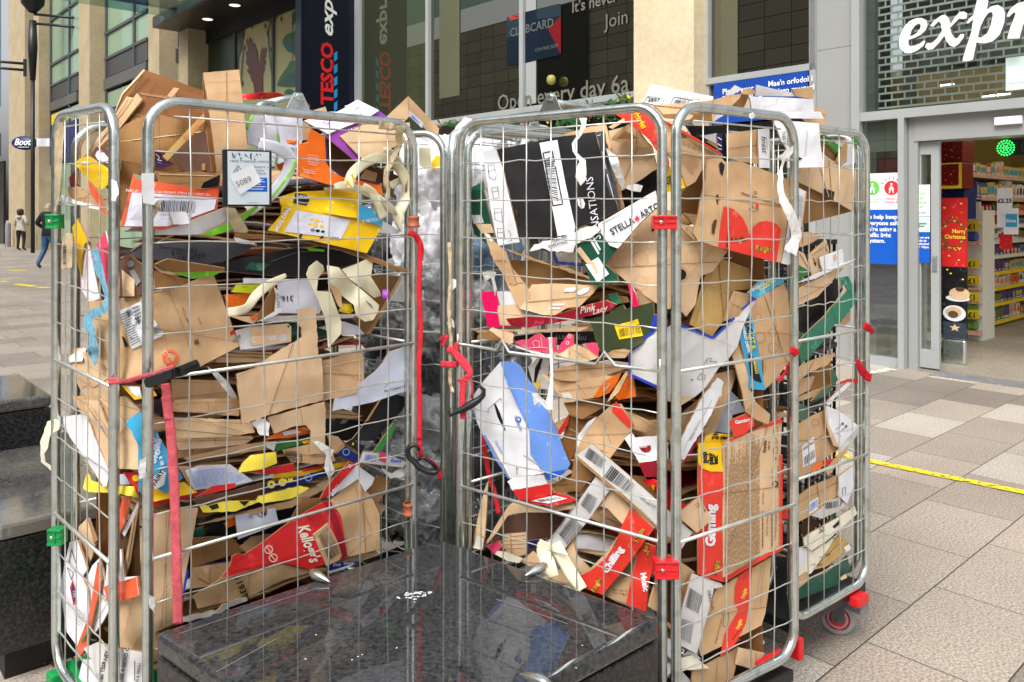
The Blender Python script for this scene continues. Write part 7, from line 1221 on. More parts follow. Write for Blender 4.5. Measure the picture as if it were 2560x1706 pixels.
item('tissue', 'white paper streamer hanging from the top rail over black carton', 'tissue', 'C', [F('tis', -.022, Q('g', 1090,300, 1152,298, 1147,360, 1112,430, 1062,490, 1062,560, 1112,610, 1142,630, 1147,740, 1132,800, 1100,830, 1062,762, 1070,690, 1095,640, 1040,560, 1033,500, 1085,420, 1110,350), noi=.008, step=8, th=.0008, torn=1)])
item('film_scrap', 'small clear film scrap caught above the magenta box', 'film', 'C', [F('flm', .005, Q('i', 330,100, 380,90, 440,95, 425,150, 445,230, 430,285, 415,200, 400,140, 350,170), noi=.02, step=8, th=.001)])
# big cards across corner
item('blue_edged_display', 'big light grey display card with royal blue edges across the corner', 'cardboard', '3', [F('gy', .035, Q('j', 40,715, 62,700, 135,640, 160,600, 235,560, 225,535, 345,530, 400,492, 700,618, 862,455, 905,440, 930,395, 1042,302, 990,400, 930,530, 890,682, 800,800, 740,850, 640,1000, 560,1072, 430,1152, 330,1095, 235,985, 38,905), (0, 0), [LN('bl', 22, 'j', 232,562, 150,622, 130,655, 52,712, 48,900, 235,985, 340,1030), LN('bl', 20, 'j', 395,495, 700,612, 865,455), LN('bl', 16, 'j', 922,392, 1000,318, 1040,308), LN('gi', 2, 'j', 700,620, 880,690), LN('lw', 6, 'j', 230,830, 520,560), LN('lw', 5, 'j', 330,900, 600,640), LN('ink', 3, 'j', 620,825, 655,775, 685,770, 675,800, 725,795, 720,830, 650,845), LN('ink', 3, 'j', 655,775, 650,810), RG('ink', 'j', 630, 832, 7, 1), LN('ink', 3, 'j', 575,935, 600,890, 640,905, 630,945, 575,935), LN('ink', 3, 'j', 610,895, 615,940), RG('ink', 'j', 534, 941, 7, 1), PD('kl', 'j', 335,1100, 425,1070, 560,1072, 430,1152)], torn=.4, ang=60), F('bl', .03, Q('j', 203,540, 232,430, 300,440, 342,480, 335,535, 250,545, 238,562)), F('bl', .05, Q('j', 322,1010, 345,1030, 342,1055, 322,1080))])
item('dimpled_tray', 'broad tan sheet with pressed circles and dark finger hole', 'cardboard', '3', [F('kl', .07, Q('g', 1308,1448, 1400,1320, 1540,1130, 1680,975, 1850,1045)+Q('h', 470,1150, 545,1265, 740,1310, 810,1345, 700,1500)+Q('j', 600,130, 560,348, 488,446, 455,410, 400,376, 330,388, 235,330, 40,190)+Q('i', 1460,170), (0, -.01), [RG('ink', 'j', 447, 115, 42, 1), RG('pk', 'j', 425, 118, 22, 1), RG('kr', 'j', 447, 115, 60, 56), RG('kr', 'h', 545, 1392, 62, 58), RG('kr', 'h', 350, 1360, 50, 46), RG('kr', 'h', 130, 1400, 60, 56), RG('kr', 'h', 220, 1290, 45, 42), RG('kr', 'j', 130, 180, 55, 52), LN('kr', 4, 'h', 480,1568, 700,1330), PD('ink', 'g', 1655,1130, 1680,1140, 1680,1185, 1660,1190)], torn=.4)])
item('inner_tan_panel', 'tall olive tan panel behind the grey display card', 'cardboard', '3', [F('ko', .10, Q('j', 515,505, 560,350, 640,120, 700,5, 760,-10, 830,12, 960,60, 1120,125, 1060,180, 960,235, 862,238, 820,330, 780,480, 690,605), (0, -.02), [LN('kd', 3, 'j', 690,20, 560,500), LN('kr', 8, 'j', 720,10, 610,480)]), F('kr', .08, Q('j', 860,240, 960,265, 1042,300, 930,392, 905,442, 780,482, 820,340), (0, -.02), [LN('kd', 2, 'j', 880,260, 830,450)], torn=.3, ang=20)])
item('snack_display', 'kraft snack display sheet with two red arches, face of corner cage', 'carton', 'D', [F('kr', .03, Q('h', 650,625, 700,612, 770,618, 790,640, 920,642, 1080,700, 1290,782, 1300,900, 1275,1150, 1230,1432, 1100,1402, 790,1312, 735,1310, 580,1262, 540,1200, 585,1050, 600,950, 640,780), (0, -.01), [PD('pr', 'h', 780,995, 815,995, 860,1015, 930,1080, 965,1150, 985,1222, 1015,1150, 1060,1115, 1120,1106, 1200,1130, 1232,1172, 1215,1300, 1195,1432, 735,1312, 750,1180), T('h', 'Pringles', 838,1275, 44, 4, 'ink', .1, .035, .66), T('h', 'Pringles', 838,1275, 44, 4, 'yp', .1, 0, .66), T('h', 'Pringles', 1030,1338, 44, -4, 'ink', .1, .035, .66), T('h', 'Pringles', 1030,1338, 44, -4, 'yp', .1, 0, .66), T('h', 'Detach, fold and place in front', 918,895, 19, -17, 'ink', 0, .01), RG('ink', 'h', 1030, 884, 13, 10), T('h', '3', 1026,891, 14, -10, 'ink'), LN('ink', 3, 'h', 978,1010, 1020,1035, 1055,1018, 1010,995, 978,1010), LN('ink', 3, 'h', 1000,940, 1005,990, 1035,1010), PD('pr', 'h', 1035,965, 1055,972, 1055,1005, 1035,995), PD('ink', 'h', 745,660, 765,640, 790,670, 785,700, 770,760, 752,720), PD('kx', 'h', 722,900, 742,900, 738,990, 722,950), PD('pr', 'h', 718,920, 750,920, 762,945, 725,945), PD('kx', 'h', 690,1135, 712,1095, 730,1100, 708,1212, 688,1200), PD('kx', 'h', 820,1145, 832,1142, 815,1310, 800,1320), PD('kx', 'h', 1160,1260, 1165,1265, 1160,1310), LN('kl', 5, 'h', 770,640, 760,1000, 735,1300), LN('kd', 2, 'h', 650,700, 600,1150)], torn=.5, noi=.006, ang=95),
  F('wh', .035, Q('h', 1232,1438, 1280,1180, 1302,880, 1330,900, 1340,1180, 1300,1452))])
item('side_flaps', 'dark brown triangular flaps left of the snack display sheet', 'cardboard', '3', [F('kd', .09, Q('h', 400,985, 470,870, 640,650, 630,780, 600,920, 585,1120, 470,1060)), F('kl', .06, Q('h', 420,1128, 500,1140, 600,1172, 572,1252, 545,1260), torn=.8), F('kr', .075, Q('h', 460,1042, 590,1060, 600,1170, 540,1130)), F('yl', .10, Q('h', 405,990, 470,990, 480,1030, 440,1045))])
item('energy_drink_tray', 'cyan and kraft drink tray with yellow star lettering', 'carton', 'D', [F('kr', .06, Q('j', 1032,300, 1120,255, 1252,185, 1285,260, 1305,500, 1300,790, 1200,925, 1100,1022, 1050,800, 985,405), (.01, 0), [RG('kd', 'j', 1068, 610, 42, 39), RG('kd', 'j', 1165, 570, 32, 29), RG('kd', 'j', 1075, 850, 40, 37), RG('kd', 'j', 1170, 690, 40, 37), RG('kd', 'j', 1050, 450, 30, 27), LN('kd', 3, 'j', 1150,240, 1235,760), LN('kd', 2, 'j', 1180,830, 1295,790)]), F('cy', .05, Q('j', 968,262, 1060,170, 1130,145, 1252,140, 1255,178, 1200,200, 1080,285, 1030,302), dec=[T('j', 'ROCKSTAR', 1068,248, 34, 33, 'yp', .1, .03, .6), T('j', 'ENERGY', 1010,250, 22, 33, 'wh', .1, .02)]), F('cy', .045, Q('j', 985,402, 1012,480, 1055,700, 1108,1022, 985,1012, 960,850, 930,700, 905,605, 960,480), (0, 0), [T('j', 'ROCKST R', 945,470, 46, -78, 'ink', 0, .06, .8), T('j', 'ROCKST R', 945,470, 46, -78, 'yp', 0, .02, .8), PD('yp', 'j', 992,650, 1000,672, 1022,675, 1004,690, 1012,712, 994,700, 976,712, 982,690, 965,675, 986,672), T('j', 'ENERGY DRINK', 925,520, 22, -78, 'wh', 0, .04), PD('ink', 'j', 975,740, 1028,770, 1082,962, 1030,950, 990,905), T('j', 'MANGO', 1010,790, 26, -78, 'yp', 0, .02, .8)]), F('kl', .055, Q('j', 850,752, 912,650, 960,850, 990,1012, 1032,1110, 955,1200, 930,1050))])
item('white_zigzag_strip', 'white barcode strip with zigzag cut edge and crimson side', 'carton', '3', [F('wh', .03, Q('j', 732,922, 782,962, 765,1060, 640,1290, 470,1568, 405,1545, 450,1400, 600,1100), torn=2, dec=[BC('j', 500,1420, 590,1260, 615,1240, 530,1410, n=18, m='gi'), LN('gi', 2, 'j', 470,1500, 500,1420), LN('gi', 3, 'j', 620,1230, 690,1100)]), F('dr', .035, Q('j', 745,1105, 760,1070, 640,1300, 500,1570, 455,1600, 470,1568))])
item('tan_bowl_flap', 'wide curved tan flap swooping under the grey display card', 'cardboard', '3', [F('kr', .08, Q('j', -30,1165, 60,1200, 200,1262, 410,1245, 600,1080, 700,900, 870,862, 872,930, 780,1180, 660,1470, 560,1440, 590,1350, 430,1480, 330,1400, 60,1325, -20,1280), (0, 0), [LN('kd', 2, 'j', 60,1200, 330,1390)], noi=.012), F('kr', .07, Q('j', 590,1362, 660,1300, 680,1350, 600,1480, 560,1440), dec=[PD('bi', 'j', 595,1365, 628,1350, 632,1385, 602,1395)])])
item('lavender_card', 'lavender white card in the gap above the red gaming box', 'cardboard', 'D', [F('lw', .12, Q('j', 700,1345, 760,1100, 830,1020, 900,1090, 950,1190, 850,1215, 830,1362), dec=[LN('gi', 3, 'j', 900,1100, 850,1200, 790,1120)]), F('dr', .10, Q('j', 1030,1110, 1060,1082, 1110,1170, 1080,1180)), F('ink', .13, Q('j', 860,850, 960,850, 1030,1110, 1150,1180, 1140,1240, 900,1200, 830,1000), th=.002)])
item('gaming_box', 'tall red and kraft box with big white side lettering', 'carton', 'D', [
  F('pr', .03, Q('l', 482,60, 640,55, 642,300, 642,922, 480,872), (0, 0), [PD('yl', 'l', 480,60, 480,150, 500,180, 560,205, 640,207, 640,20, 480,20), T('l', 'pop', 538,150, 34, 93, 'ink', 0, .05), T('l', 'play', 578,160, 34, 93, 'ink', 0, .05), T('l', 'eat', 608,158, 32, 93, 'ink', 0, .05), T('l', 'Gaming', 588,690, 62, 90, 'wh', 0, .05, 1.02), T('l', 'Pringles', 600,880, 34, 78, 'ink', .1, .035, .66), T('l', 'Pringles', 600,880, 34, 78, 'yp', .1, 0, .66)]),
  F('yl', .04, Q('j', 640,1385, 700,1358, 860,1372, 862,1400, 782,1432, 780,1570, 590,1570, 620,1470), dec=[T('j', 'pop play', 690,1400, 26, -2, 'ink', 0, .05), T('j', 'eat', 700,1375, 22, -2, 'ink', 0, .05), T('j', 'pop', 640,1568, 44, 93, 'ink', 0, .05)]),
  F('kl', .035, Q('j', 782,1432, 1000,1350, 1238,1272)+Q('l', 1012,120, 1012,690, 800,800, 640,892, 640,100), (.01, 0), [TX('l', 655,868, 655,20, 880,-60, 880,790, rows=34, m='ti', f=.45, seed=3), T('j', 'Fragile', 1115,1512, 26, 88, 'ink', 0, .03), T('j', 'PAP 20', 1145,1490, 16, 88, 'ink', 0, .02), LN('ink', 3, 'j', 1172,1325, 1205,1310, 1206,1358, 1173,1370, 1172,1325), LN('ink', 3, 'j', 1175,1430, 1190,1398, 1208,1438, 1175,1430), LN('ink', 3, 'j', 1170,1480, 1205,1465, 1206,1515, 1172,1525, 1170,1480), PD('ink', 'l', 965,130, 978,110, 990,125), LN('ink', 3, 'l', 977,120, 977,160), LN('ink', 2, 'l', 958,180, 996,172, 996,245, 958,250, 958,180), RG('ink', 'l', 978, 285, 20, 13), T('l', 'JEST VIDÉO', 905,415, 11, 88, 'bi'), T('l', 'PAAVIYUU  POPARYDIE', 930,620, 10, 88, 'bi'), T('l', 'OTKUPNAR VAETSERTER', 985,650, 12, 88, 'bi'), TX('l', 895,700, 895,430, 905,430, 905,690, rows=1, m='bi', f=.6), TX('l', 955,690, 955,430, 965,430, 965,690, rows=1, m='bi', f=.6)], noi=.002),
  F('pr', .034, Q('j', 862,1392, 1010,1340, 1232,1238, 1240,1275, 1000,1352, 782,1442, 782,1425)), F('pr', .034, Q('l', 1010,100, 1026,95, 1026,705, 830,815, 650,922, 640,890, 800,798, 1010,690)), F('pr', .025, Q('j', 825,1262, 940,1215, 1018,1188, 1022,1300, 950,1360, 868,1392), dec=[T('j', 'Gaming', 872,1288, 28, 12, 'wh', 0, .04)]),
  F('kr', .02, Q('j', 958,1192, 1028,1112, 1148,1212, 1132,1292, 1030,1252))])
item('white_red_carton', 'white and crimson noodle carton with half round badge', 'carton', '3', [F('wh', .04, Q('i', 1445,1402, 1500,1352, 1530,1395, 1720,1378)+Q('k', 1475,20, 1470,128, 1405,130, 1290,152, 1235,60), (0, -.01), [PD('dr', 'k', 1288,45, 1362,35, 1365,60, 1350,78, 1325,82, 1300,68), T('k', 'NISSIN', 1295,52, 11, 5, 'wh', 0, .03)], torn=1), F('dr', .045, Q('k', 1285,152, 1405,130, 1475,128, 1460,242, 1325,240)), F('kd', .12, Q('k', 1220,230, 1320,240, 1400,330, 1500,420, 1400,470, 1240,350)), F('wh', .05, Q('k', 1462,85, 1480,80, 1478,130, 1465,130))])
item('red_wrapper', 'shiny crumpled red and yellow wrapper in the right cage', 'wrapper', '3', [F('rfl', .06, Q('k', 1308,262, 1390,255, 1480,330, 1560,395, 1592,432, 1530,482, 1470,430, 1380,330), noi=.02, step=10, th=.001, dec=[PD('yl', 'k', 1370,290, 1390,295, 1385,330, 1372,320)])])
item('barcode_strip', 'long light grey strip with barcodes leaning across right cage', 'carton', '3', [F('gy', .03, Q('k', 875,105, 985,28, 1300,300, 1632,598, 1560,712, 1530,690, 1200,380), (0, 0), [BC('k', 965,50, 1075,130, 1040,185, 935,110, n=18), BC('k', 1110,165, 1265,290, 1215,345, 1060,240, n=20), T('k', '1BZK200T.T', 1285,370, 16, -41, 'ink', 0, 0), T('k', '22 0838', 1345,400, 14, -41, 'gi'), T('k', 'CREAM & ONION', 1280,460, 22, -44, 'gi')], noi=.003), F('ke', .025, Q('k', 868,108, 878,100, 1200,372, 1560,706, 1556,722, 1190,388), torn=.5)])
item('small_tan_square', 'small tan square flap over the grey barcode strip end', 'cardboard', 'D', [F('kl', .02, Q('l', 338,485, 490,368, 520,430, 572,512, 520,560, 472,602, 400,540), dec=[RG('bi', 'l', 476, 422, 13, 11), LN('bi', 3, 'l', 500,380, 522,460), PD('bi', 'l', 515,455, 530,450, 525,470)])])
item('onion_strip', 'grey printed strip with two barcodes, lower right cage', 'carton', 'C', [F('gy', .045, Q('k', 688,672, 850,460, 1008,238, 1108,310, 960,520, 800,712), (0, 0), [BC('k', 955,342, 1020,380, 970,478, 910,420, n=22), BC('k', 850,500, 925,560, 820,680, 768,610, n=24), T('k', 'SOUR CREAM & ONION', 728,645, 19, 55, 'gi', 0, 0)], noi=.003)])
item('tan_red_cornered_flap', 'wide tan flap with red painted corner, centre of right cage', 'cardboard', 'C', [F('kr', .05, Q('i', 1052,1535, 1100,1420, 1230,1240, 1355,1128, 1420,1130, 1522,1308, 1330,1560, 1250,1500)+Q('k', 1100,90, 1000,50, 880,100), (0, 0), [PD('pr', 'i', 1350,1150, 1382,1108, 1410,1140, 1522,1300, 1480,1320, 1350,1192), LN('kd', 2, 'i', 1235,1240, 1330,1290)]), F('wh', .055, Q('i', 1065,1520, 1080,1380, 1160,1270, 1232,1228, 1100,1420), dec=[LN('gi', 2, 'i', 1090,1400, 1180,1290)])])
item('chilling_box', 'red and kraft snack box on its side with big hand hole', 'carton', 'C', [
  F('kl', .05, Q('k', 800,710, 960,520, 1108,310, 1235,440, 1180,560, 1090,760, 960,860, 900,885, 830,770), (0, 0), hole=Q('k', 868,665, 905,580, 1000,450, 1040,430, 1085,445, 1180,545, 1165,600, 1080,725, 970,832, 882,742)),
  F('kx', .20, Q('k', 830,620, 1040,400, 1220,540, 1100,760, 960,870, 850,760), dec=[LN('ink', 4, 'k', 1010,672, 1075,665)]),  # backing of the hole darkened to paint the shade inside
  F('pr', .03, Q('k', 903,882, 970,850, 1070,768, 1130,680, 1180,545, 1232,440, 1385,572, 1290,702, 1180,850, 1050,1003, 930,960), (0, 0), [T('k', 'Chilling', 1082,868, 46, 57, 'wh', 0, .045), T('k', 'Pringles', 1282,668, 34, 64, 'ink', .1, .035, .66), T('k', 'Pringles', 1282,668, 34, 64, 'yp', .1, 0, .66), T('k', 'Pringles', 1000,990, 34, 62, 'ink', .1, .035, .66), T('k', 'Pringles', 1000,990, 34, 62, 'yp', .1, 0, .66)]),
  F('kr', .05, Q('k', 1048,1005, 1180,850, 1300,690, 1290,780, 1205,1062), dec=[TX('k', 1260,770, 1180,850, 1170,900, 1240,880, rows=7, m='bi', f=.4), T('k', 'fam, star of app', 1120,975, 14, -4, 'bi'), T('k', 'feel of appeal', 1120,995, 14, -6, 'bi')])])
item('music_box', 'red carton strip with white word running downwards', 'carton', '3', [F('pr', .035, Q('k', 1300,655, 1395,690, 1400,760, 1350,920, 1332,1112, 1203,1062, 1225,950), (0, 0), [T('k', 'Music', 1296,862, 38, -80, 'wh', 0, .04), T('k', 'Pringles', 1322,665, 30, -84, 'ink', .1, .035, .66), T('k', 'Pringles', 1322,665, 30, -84, 'yp', .1, 0, .66)]), F('dr', .05, Q('k', 1295,640, 1385,575, 1400,640, 1400,690, 1300,655))])
item('arched_carton', 'brown carton arch with dark hollow at lower left of right cage', 'carton', 'C', [F('kl', .05, Q('k', 296,665, 370,540, 440,430, 505,385, 620,425, 720,442, 865,418, 880,440, 720,472, 560,468, 478,480, 440,490, 380,580, 305,675), torn=.6), F('km', .20, Q('k', 300,660, 430,500, 560,465, 880,430, 760,640, 690,700, 640,770, 520,790, 300,700)), F('kl', .09, Q('k', 412,610, 560,598, 555,742, 470,760, 410,700), dec=[LN('kd', 3, 'k', 420,640+i*18, 550,625+i*18) for i in range(5)][:5] and [LN('kd', 3, 'k', 420,630, 552,618), LN('kd', 3, 'k', 418,655, 552,645), LN('kd', 3, 'k', 416,680, 552,672), LN('kd', 3, 'k', 420,705, 552,700)]), F('p2', .07, Q('k', 303,690, 375,650, 405,690, 350,742)), F('nv', .10, Q('k', 568,655, 690,638, 650,700, 575,705), dec=[RG('lw', 'k', 640, 672, 12, 8)])])  # back facet of the hollow has its shade painted into the brown
item('tan_post_card', 'narrow upright tan card at the left edge of right cage', 'cardboard', 'C', [F('kl', .07, Q('k', 208,700, 240,520, 288,320, 312,262, 300,480, 282,715), noi=.01), F('crd', .05, Q('k', 240,610, 285,640, 270,715, 215,700), noi=.015, torn=1)])
item('crumpled_tan', 'torn kraft edge behind the red white tray', 'cardboard', 'C', [F('kd', .08, Q('k', 720,290, 850,240, 870,100, 1000,240, 900,330, 745,345), torn=1)])
item('tan_offcut', 'tan offcut beneath the cream straps by the granite', 'cardboard', 'C', [F('kl', .05, Q('k', 520,790, 600,720, 690,800, 700,870, 650,850), torn=1)])
item('cream_offcut', 'cream plastic offcut in the mouth of the cardboard arch', 'scrap', 'C', [F('crd', .04, Q('k', 355,740, 370,720, 430,725, 535,770, 510,798, 430,780), noi=.012)])
ribbon('strapping', 'cream plastic straps hanging over the granite beside the carton', 'strapping', 'C', 'cr', [('k', 92, [(690,660,.0), (670,720,-.005,10), (700,800,-.01), (735,890,-.012,20,.8)]), ('k', 84, [(740,670,.012), (790,760,.01,10), (860,880,.008), (920,970,.005,20,.9)])])
mat('strapk', (214, 62, 76), rough=.95, var=.25, vs=40, bump=.004, bs=180, spec=.1)
s3 = ribbon('red_strap', 'dark red strap running down behind the left wires of right cage', 'strap', 'C', 'strap', [('k', 30, [(275,-40,.16), (285,40,.15), (320,240,.14), (350,330,.13), (380,480,.12)]), ('g', 20, [(200,640,.05), (212,1100,.05), (215,1560,.05)])])
s4 = ribbon('ratchet_strap', 'knotted faded red webbing strap with black hook on the centre posts', 'strap', 'C', 'strapk', [('i', 50, [(5,640,-.02), (50,600,-.03,0,.7), (20,680,-.03,30,.6)]), ('i', 50, [(60,690,-.02), (130,740,-.03,10), (190,800,-.03), (240,880,-.03,30,.8), (200,930,-.035,0,.8), (150,960,-.035)]), ('i', 42, [(130,650,-.03), (125,740,-.03), (170,810,-.035,20), (240,890,-.03,0,.7)]), ('i', 50, [(5,818,-.02), (70,820,-.025), (130,820,-.02)]), ('i', 48, [(190,930,-.04,0,1.2), (175,1050,-.04,10), (180,1160,-.04), (182,1248,-.04)]), ('i', 16, [(240,930,-.03), (252,1010,-.03,20), (238,1085,-.03)])])
mb = MB(); c = s4.location; hk = [at(px, py, 2.33)-c for px, py in Q('i', 272,1000, 310,990, 345,1020, 340,1060, 300,1100, 250,1130, 200,1160, 160,1180, 110,1195, 80,1215, 68,1190, 80,1165)]; mb.tube(hk, [.003, .005, .006, .0075, .010, .012, .011, .009, .0075, .007, .005, .003], 10); mb.build('hook', 'blkp', s4)
ribbon('red_tag', 'short bright red strap end over the corner of the bar', 'strap', 'D', 'strap', [('j', 62, [(1300,710,-.02), (1330,715,-.022), (1358,745,-.02)]), ('j', 26, [(1290,820,.02), (1260,890,.03,20), (1205,955,.04)])])
# D lower
item('red_arch_carton', 'kraft carton with red arches turned on end, low in corner cage', 'carton', 'D', [F('kr', .05, Q('l', 640,945, 780,860, 952,758, 940,950, 915,1120, 890,1200, 700,1300, 500,1400, 478,1335, 560,1050, 600,962), (0, 0), [PD('pr', 'l', 742,880, 830,818, 820,960, 790,1180, 742,1282, 700,1350, 622,1402, 650,1258, 742,1105, 712,1050, 718,950), T('l', 'Pringles', 780,1030, 26, 76, 'yp', .1, .02, .6), T('l', 'Pringles', 745,1230, 26, 72, 'yp', .1, .02, .6), T('l', 'Detach fold and place in front', 598,1320, 14, 76, 'bi'), LN('ink', 4, 'l', 700,1295, 740,1240, 762,1225), LN('ink', 4, 'l', 770,900, 800,870, 825,860), LN('bi', 3, 'l', 640,1210, 650,1130, 680,1120, 670,1200, 640,1210), LN('gi', 2, 'l', 845,1090, 890,820), LN('gi', 2, 'l', 880,1070, 905,810)], torn=.4)])
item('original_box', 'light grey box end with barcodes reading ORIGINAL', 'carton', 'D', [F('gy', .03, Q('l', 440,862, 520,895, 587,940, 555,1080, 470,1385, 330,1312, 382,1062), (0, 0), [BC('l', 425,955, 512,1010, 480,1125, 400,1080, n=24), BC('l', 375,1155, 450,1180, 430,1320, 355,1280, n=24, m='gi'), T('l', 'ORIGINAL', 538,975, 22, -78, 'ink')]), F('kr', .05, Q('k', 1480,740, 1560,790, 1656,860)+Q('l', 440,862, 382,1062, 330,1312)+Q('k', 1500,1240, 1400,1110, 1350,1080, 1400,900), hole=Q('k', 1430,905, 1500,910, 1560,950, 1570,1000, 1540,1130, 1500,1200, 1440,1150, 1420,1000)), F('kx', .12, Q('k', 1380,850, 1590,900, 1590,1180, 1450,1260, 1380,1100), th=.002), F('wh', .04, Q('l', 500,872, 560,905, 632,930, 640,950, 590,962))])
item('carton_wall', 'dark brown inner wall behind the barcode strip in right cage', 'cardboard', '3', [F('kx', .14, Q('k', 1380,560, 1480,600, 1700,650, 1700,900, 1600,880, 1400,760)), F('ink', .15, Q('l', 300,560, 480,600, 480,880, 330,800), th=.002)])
item('folded_kraft', 'two folded kraft flaps lying at the bottom of corner cage', 'cardboard', 'D', [F('kr', .06, Q('l', 440,1500, 560,1440, 745,1340, 735,1420, 700,1568, 640,1568, 440,1600), torn=.5), F('kl', .05, Q('l', 742,1345, 820,1360, 912,1380, 850,1490, 718,1450), torn=.5)])
item('price_sign', 'small navy sign with white number 12 on white paper', 'sign', 'D', [F('nv', .04, Q('l', 333,1318, 412,1368, 350,1418, 333,1405), dec=[T('l', '12', 345,1375, 32, -14, 'wh', 0, .04)]), F('wh', .045, Q('l', 270,1280, 335,1300, 335,1460, 270,1380), dec=[])])
item('white_offcuts', 'white and cream paper offcuts on the corner cage base', 'paper', 'D', [F('crd', .05, Q('l', 330,1420, 440,1392, 480,1420, 552,1478, 430,1490, 330,1482), noi=.012), F('wh', .06, Q('l', 350,1380, 412,1368, 470,1385, 500,1420, 440,1420)), F('gy', .07, Q('l', 330,1570, 330,1500, 370,1490, 440,1570)), F('wl', .09, Q('l', 820,1290, 870,1255, 912,1310, 900,1330), noi=.012)])
# E / far right cage
item('tan_open_box', 'tan open box with black notch, top of far right cage', 'carton', 'E', [F('kl', .05, Q('h', 1360,692, 1560,600, 1700,660, 1830,722, 1790,1030, 1570,900, 1370,802), (0, 0), [PD('ink', 'h', 1568,850, 1610,862, 1652,880, 1640,945, 1570,900)]), F('kd', .08, Q('h', 1365,800, 1570,900, 1790,1030, 1600,1080, 1390,1135))])  # darker lower facet has the box's shade put into its colour
item('grass_print_box', 'green printed box tipped open beside the white stack', 'carton', 'E', [F('gn', .06, Q('h', 1540,440, 1570,425, 1705,530, 1690,600, 1640,560), dec=[TX('h', 1550,440, 1690,540, 1680,570, 1560,470, rows=4, m='lg', f=.4)]), F('kd', .07, Q('h', 1545,470, 1640,560, 1690,605, 1660,650, 1550,560)), F('kr', .045, Q('h', 1662,640, 1742,460, 1752,500, 1748,630, 1700,662)), F('wh', .05, Q('h', 1750,460, 1822,470, 1822,650, 1700,682, 1745,640)), F('gn', .045, Q('h', 1790,450, 1860,440, 1890,530, 1885,600, 1850,662, 1815,670, 1825,540), dec=[T('h', 'ORGANIC', 1868,740, 34, 84, 'wh', 0, .04)])])
item('white_text_card', 'tall white and tan card with printed text beside D post', 'cardboard', 'D', [F('wh', .04, Q('h', 1345,835, 1430,878, 1392,1162, 1345,1150), dec=[TX('h', 1362,900, 1412,920, 1392,1090, 1358,1060, rows=14, m='gi', f=.35), LN('kl', 10, 'h', 1426,880, 1390,1160)])])
item('arrow_carton', 'tan carton with black arrows and white envelope in far cage', 'carton', 'E', [F('kr', .08, Q('v', 60,252, 140,250, 240,290, 130,350, 60,372), torn=.8), F('kl', .05, Q('v', 130,432, 200,370, 268,310, 292,400, 200,605, 155,602), dec=[LN('ink', 6, 'v', 168,455, 182,500), PD('ink', 'v', 170,495, 190,490, 188,525), LN('ink', 5, 'v', 262,370, 275,405), T('v', 'CONS.EED & EROSS', 160,445, 16, 36, 'bi')]), F('kl', .06, Q('v', 40,392, 100,425, 155,570, 40,500), dec=[LN('ink', 4, 'v', 60,420, 130,540)]), F('gn', .05, Q('v', 38,500, 155,572, 38,632)), F('wh', .035, Q('v', 212,452, 370,390, 395,380, 412,488, 360,520, 240,562), torn=.8, dec=[PD('kl', 'v', 322,435, 348,428, 355,465, 328,475)]), F('wh', .03, Q('v', 38,652, 150,600, 240,560, 400,500, 505,462, 420,505, 180,620), th=.002), F('kl', .05, Q('v', 38,700, 240,602, 300,560, 420,498, 425,520, 380,565, 200,760, 110,800, 38,835)), F('kd', .06, Q('v', 38,672, 200,622, 290,600, 140,690, 38,712))])
item('teal_carton', 'teal green folded carton slanting across far right cage', 'carton', 'E', [F('tl', .03, Q('v', 75,1085, 160,1000, 262,905, 300,850, 362,790, 440,700, 468,728, 485,700, 517,782, 470,840, 372,975, 345,965, 265,1060, 270,1080, 150,1220, 80,1285, 48,1180, 72,1120), (0, 0), [LN('dg', 2, 'v', 160,1010, 265,1070), LN('dg', 2, 'v', 310,850, 350,960)], torn=.5), F('tl', .04, Q('v', 375,608, 442,598, 478,680, 472,725, 440,715, 410,650, 385,700), dec=[LN('dg', 3, 'v', 380,612, 410,650, 440,602)]), F('tl', .05, Q('v', 38,1060, 60,1030, 92,1060, 72,1110, 50,1190, 75,1290, 38,1290)), F('kr', .06, Q('v', 340,975, 460,868, 452,950, 425,982), torn=.6)])
item('shade_sheet', 'black sheet painted in as shade in the gap above the teal carton', 'film', 'E', [F('ink', .12, Q('v', 38,870, 130,810, 370,605, 400,700, 300,860, 120,1030, 38,1060), noi=.02, th=.001)])  # black sheet stands in for shade at the back of the gap
item('torn_brown_flap', 'torn brown flap over an open box, middle of far cage', 'carton', 'E', [F('kr', .03, Q('v', 38,1320, 150,1260, 335,1200, 340,1215, 265,1305, 150,1340, 38,1430), torn=2), F('kd', .08, Q('v', 150,1340, 300,1270, 325,1340, 300,1450, 150,1500)), F('kr', .06, Q('v', 38,1410, 180,1380, 140,1490, 38,1540)), F('t2', .05, Q('v', 305,1335, 330,1330, 362,1410, 290,1510, 240,1545, 150,1580, 230,1490, 310,1450)), F('kr', .07, Q('u', 60,215, 190,165, 215,190, 60,240)), F('t2', .05, Q('u', 62,240, 110,262, 130,290, 100,320, 62,330))])
item('white_strip_card', 'long white card strip with red film end', 'cardboard', 'E', [F('wh', .03, Q('u', 198,245, 250,190, 305,140, 322,148, 290,180, 240,220, 215,255), torn=.6), F('rfl', .02, Q('u', 262,145, 300,130, 350,125, 352,148, 300,142, 265,155), th=.001)])
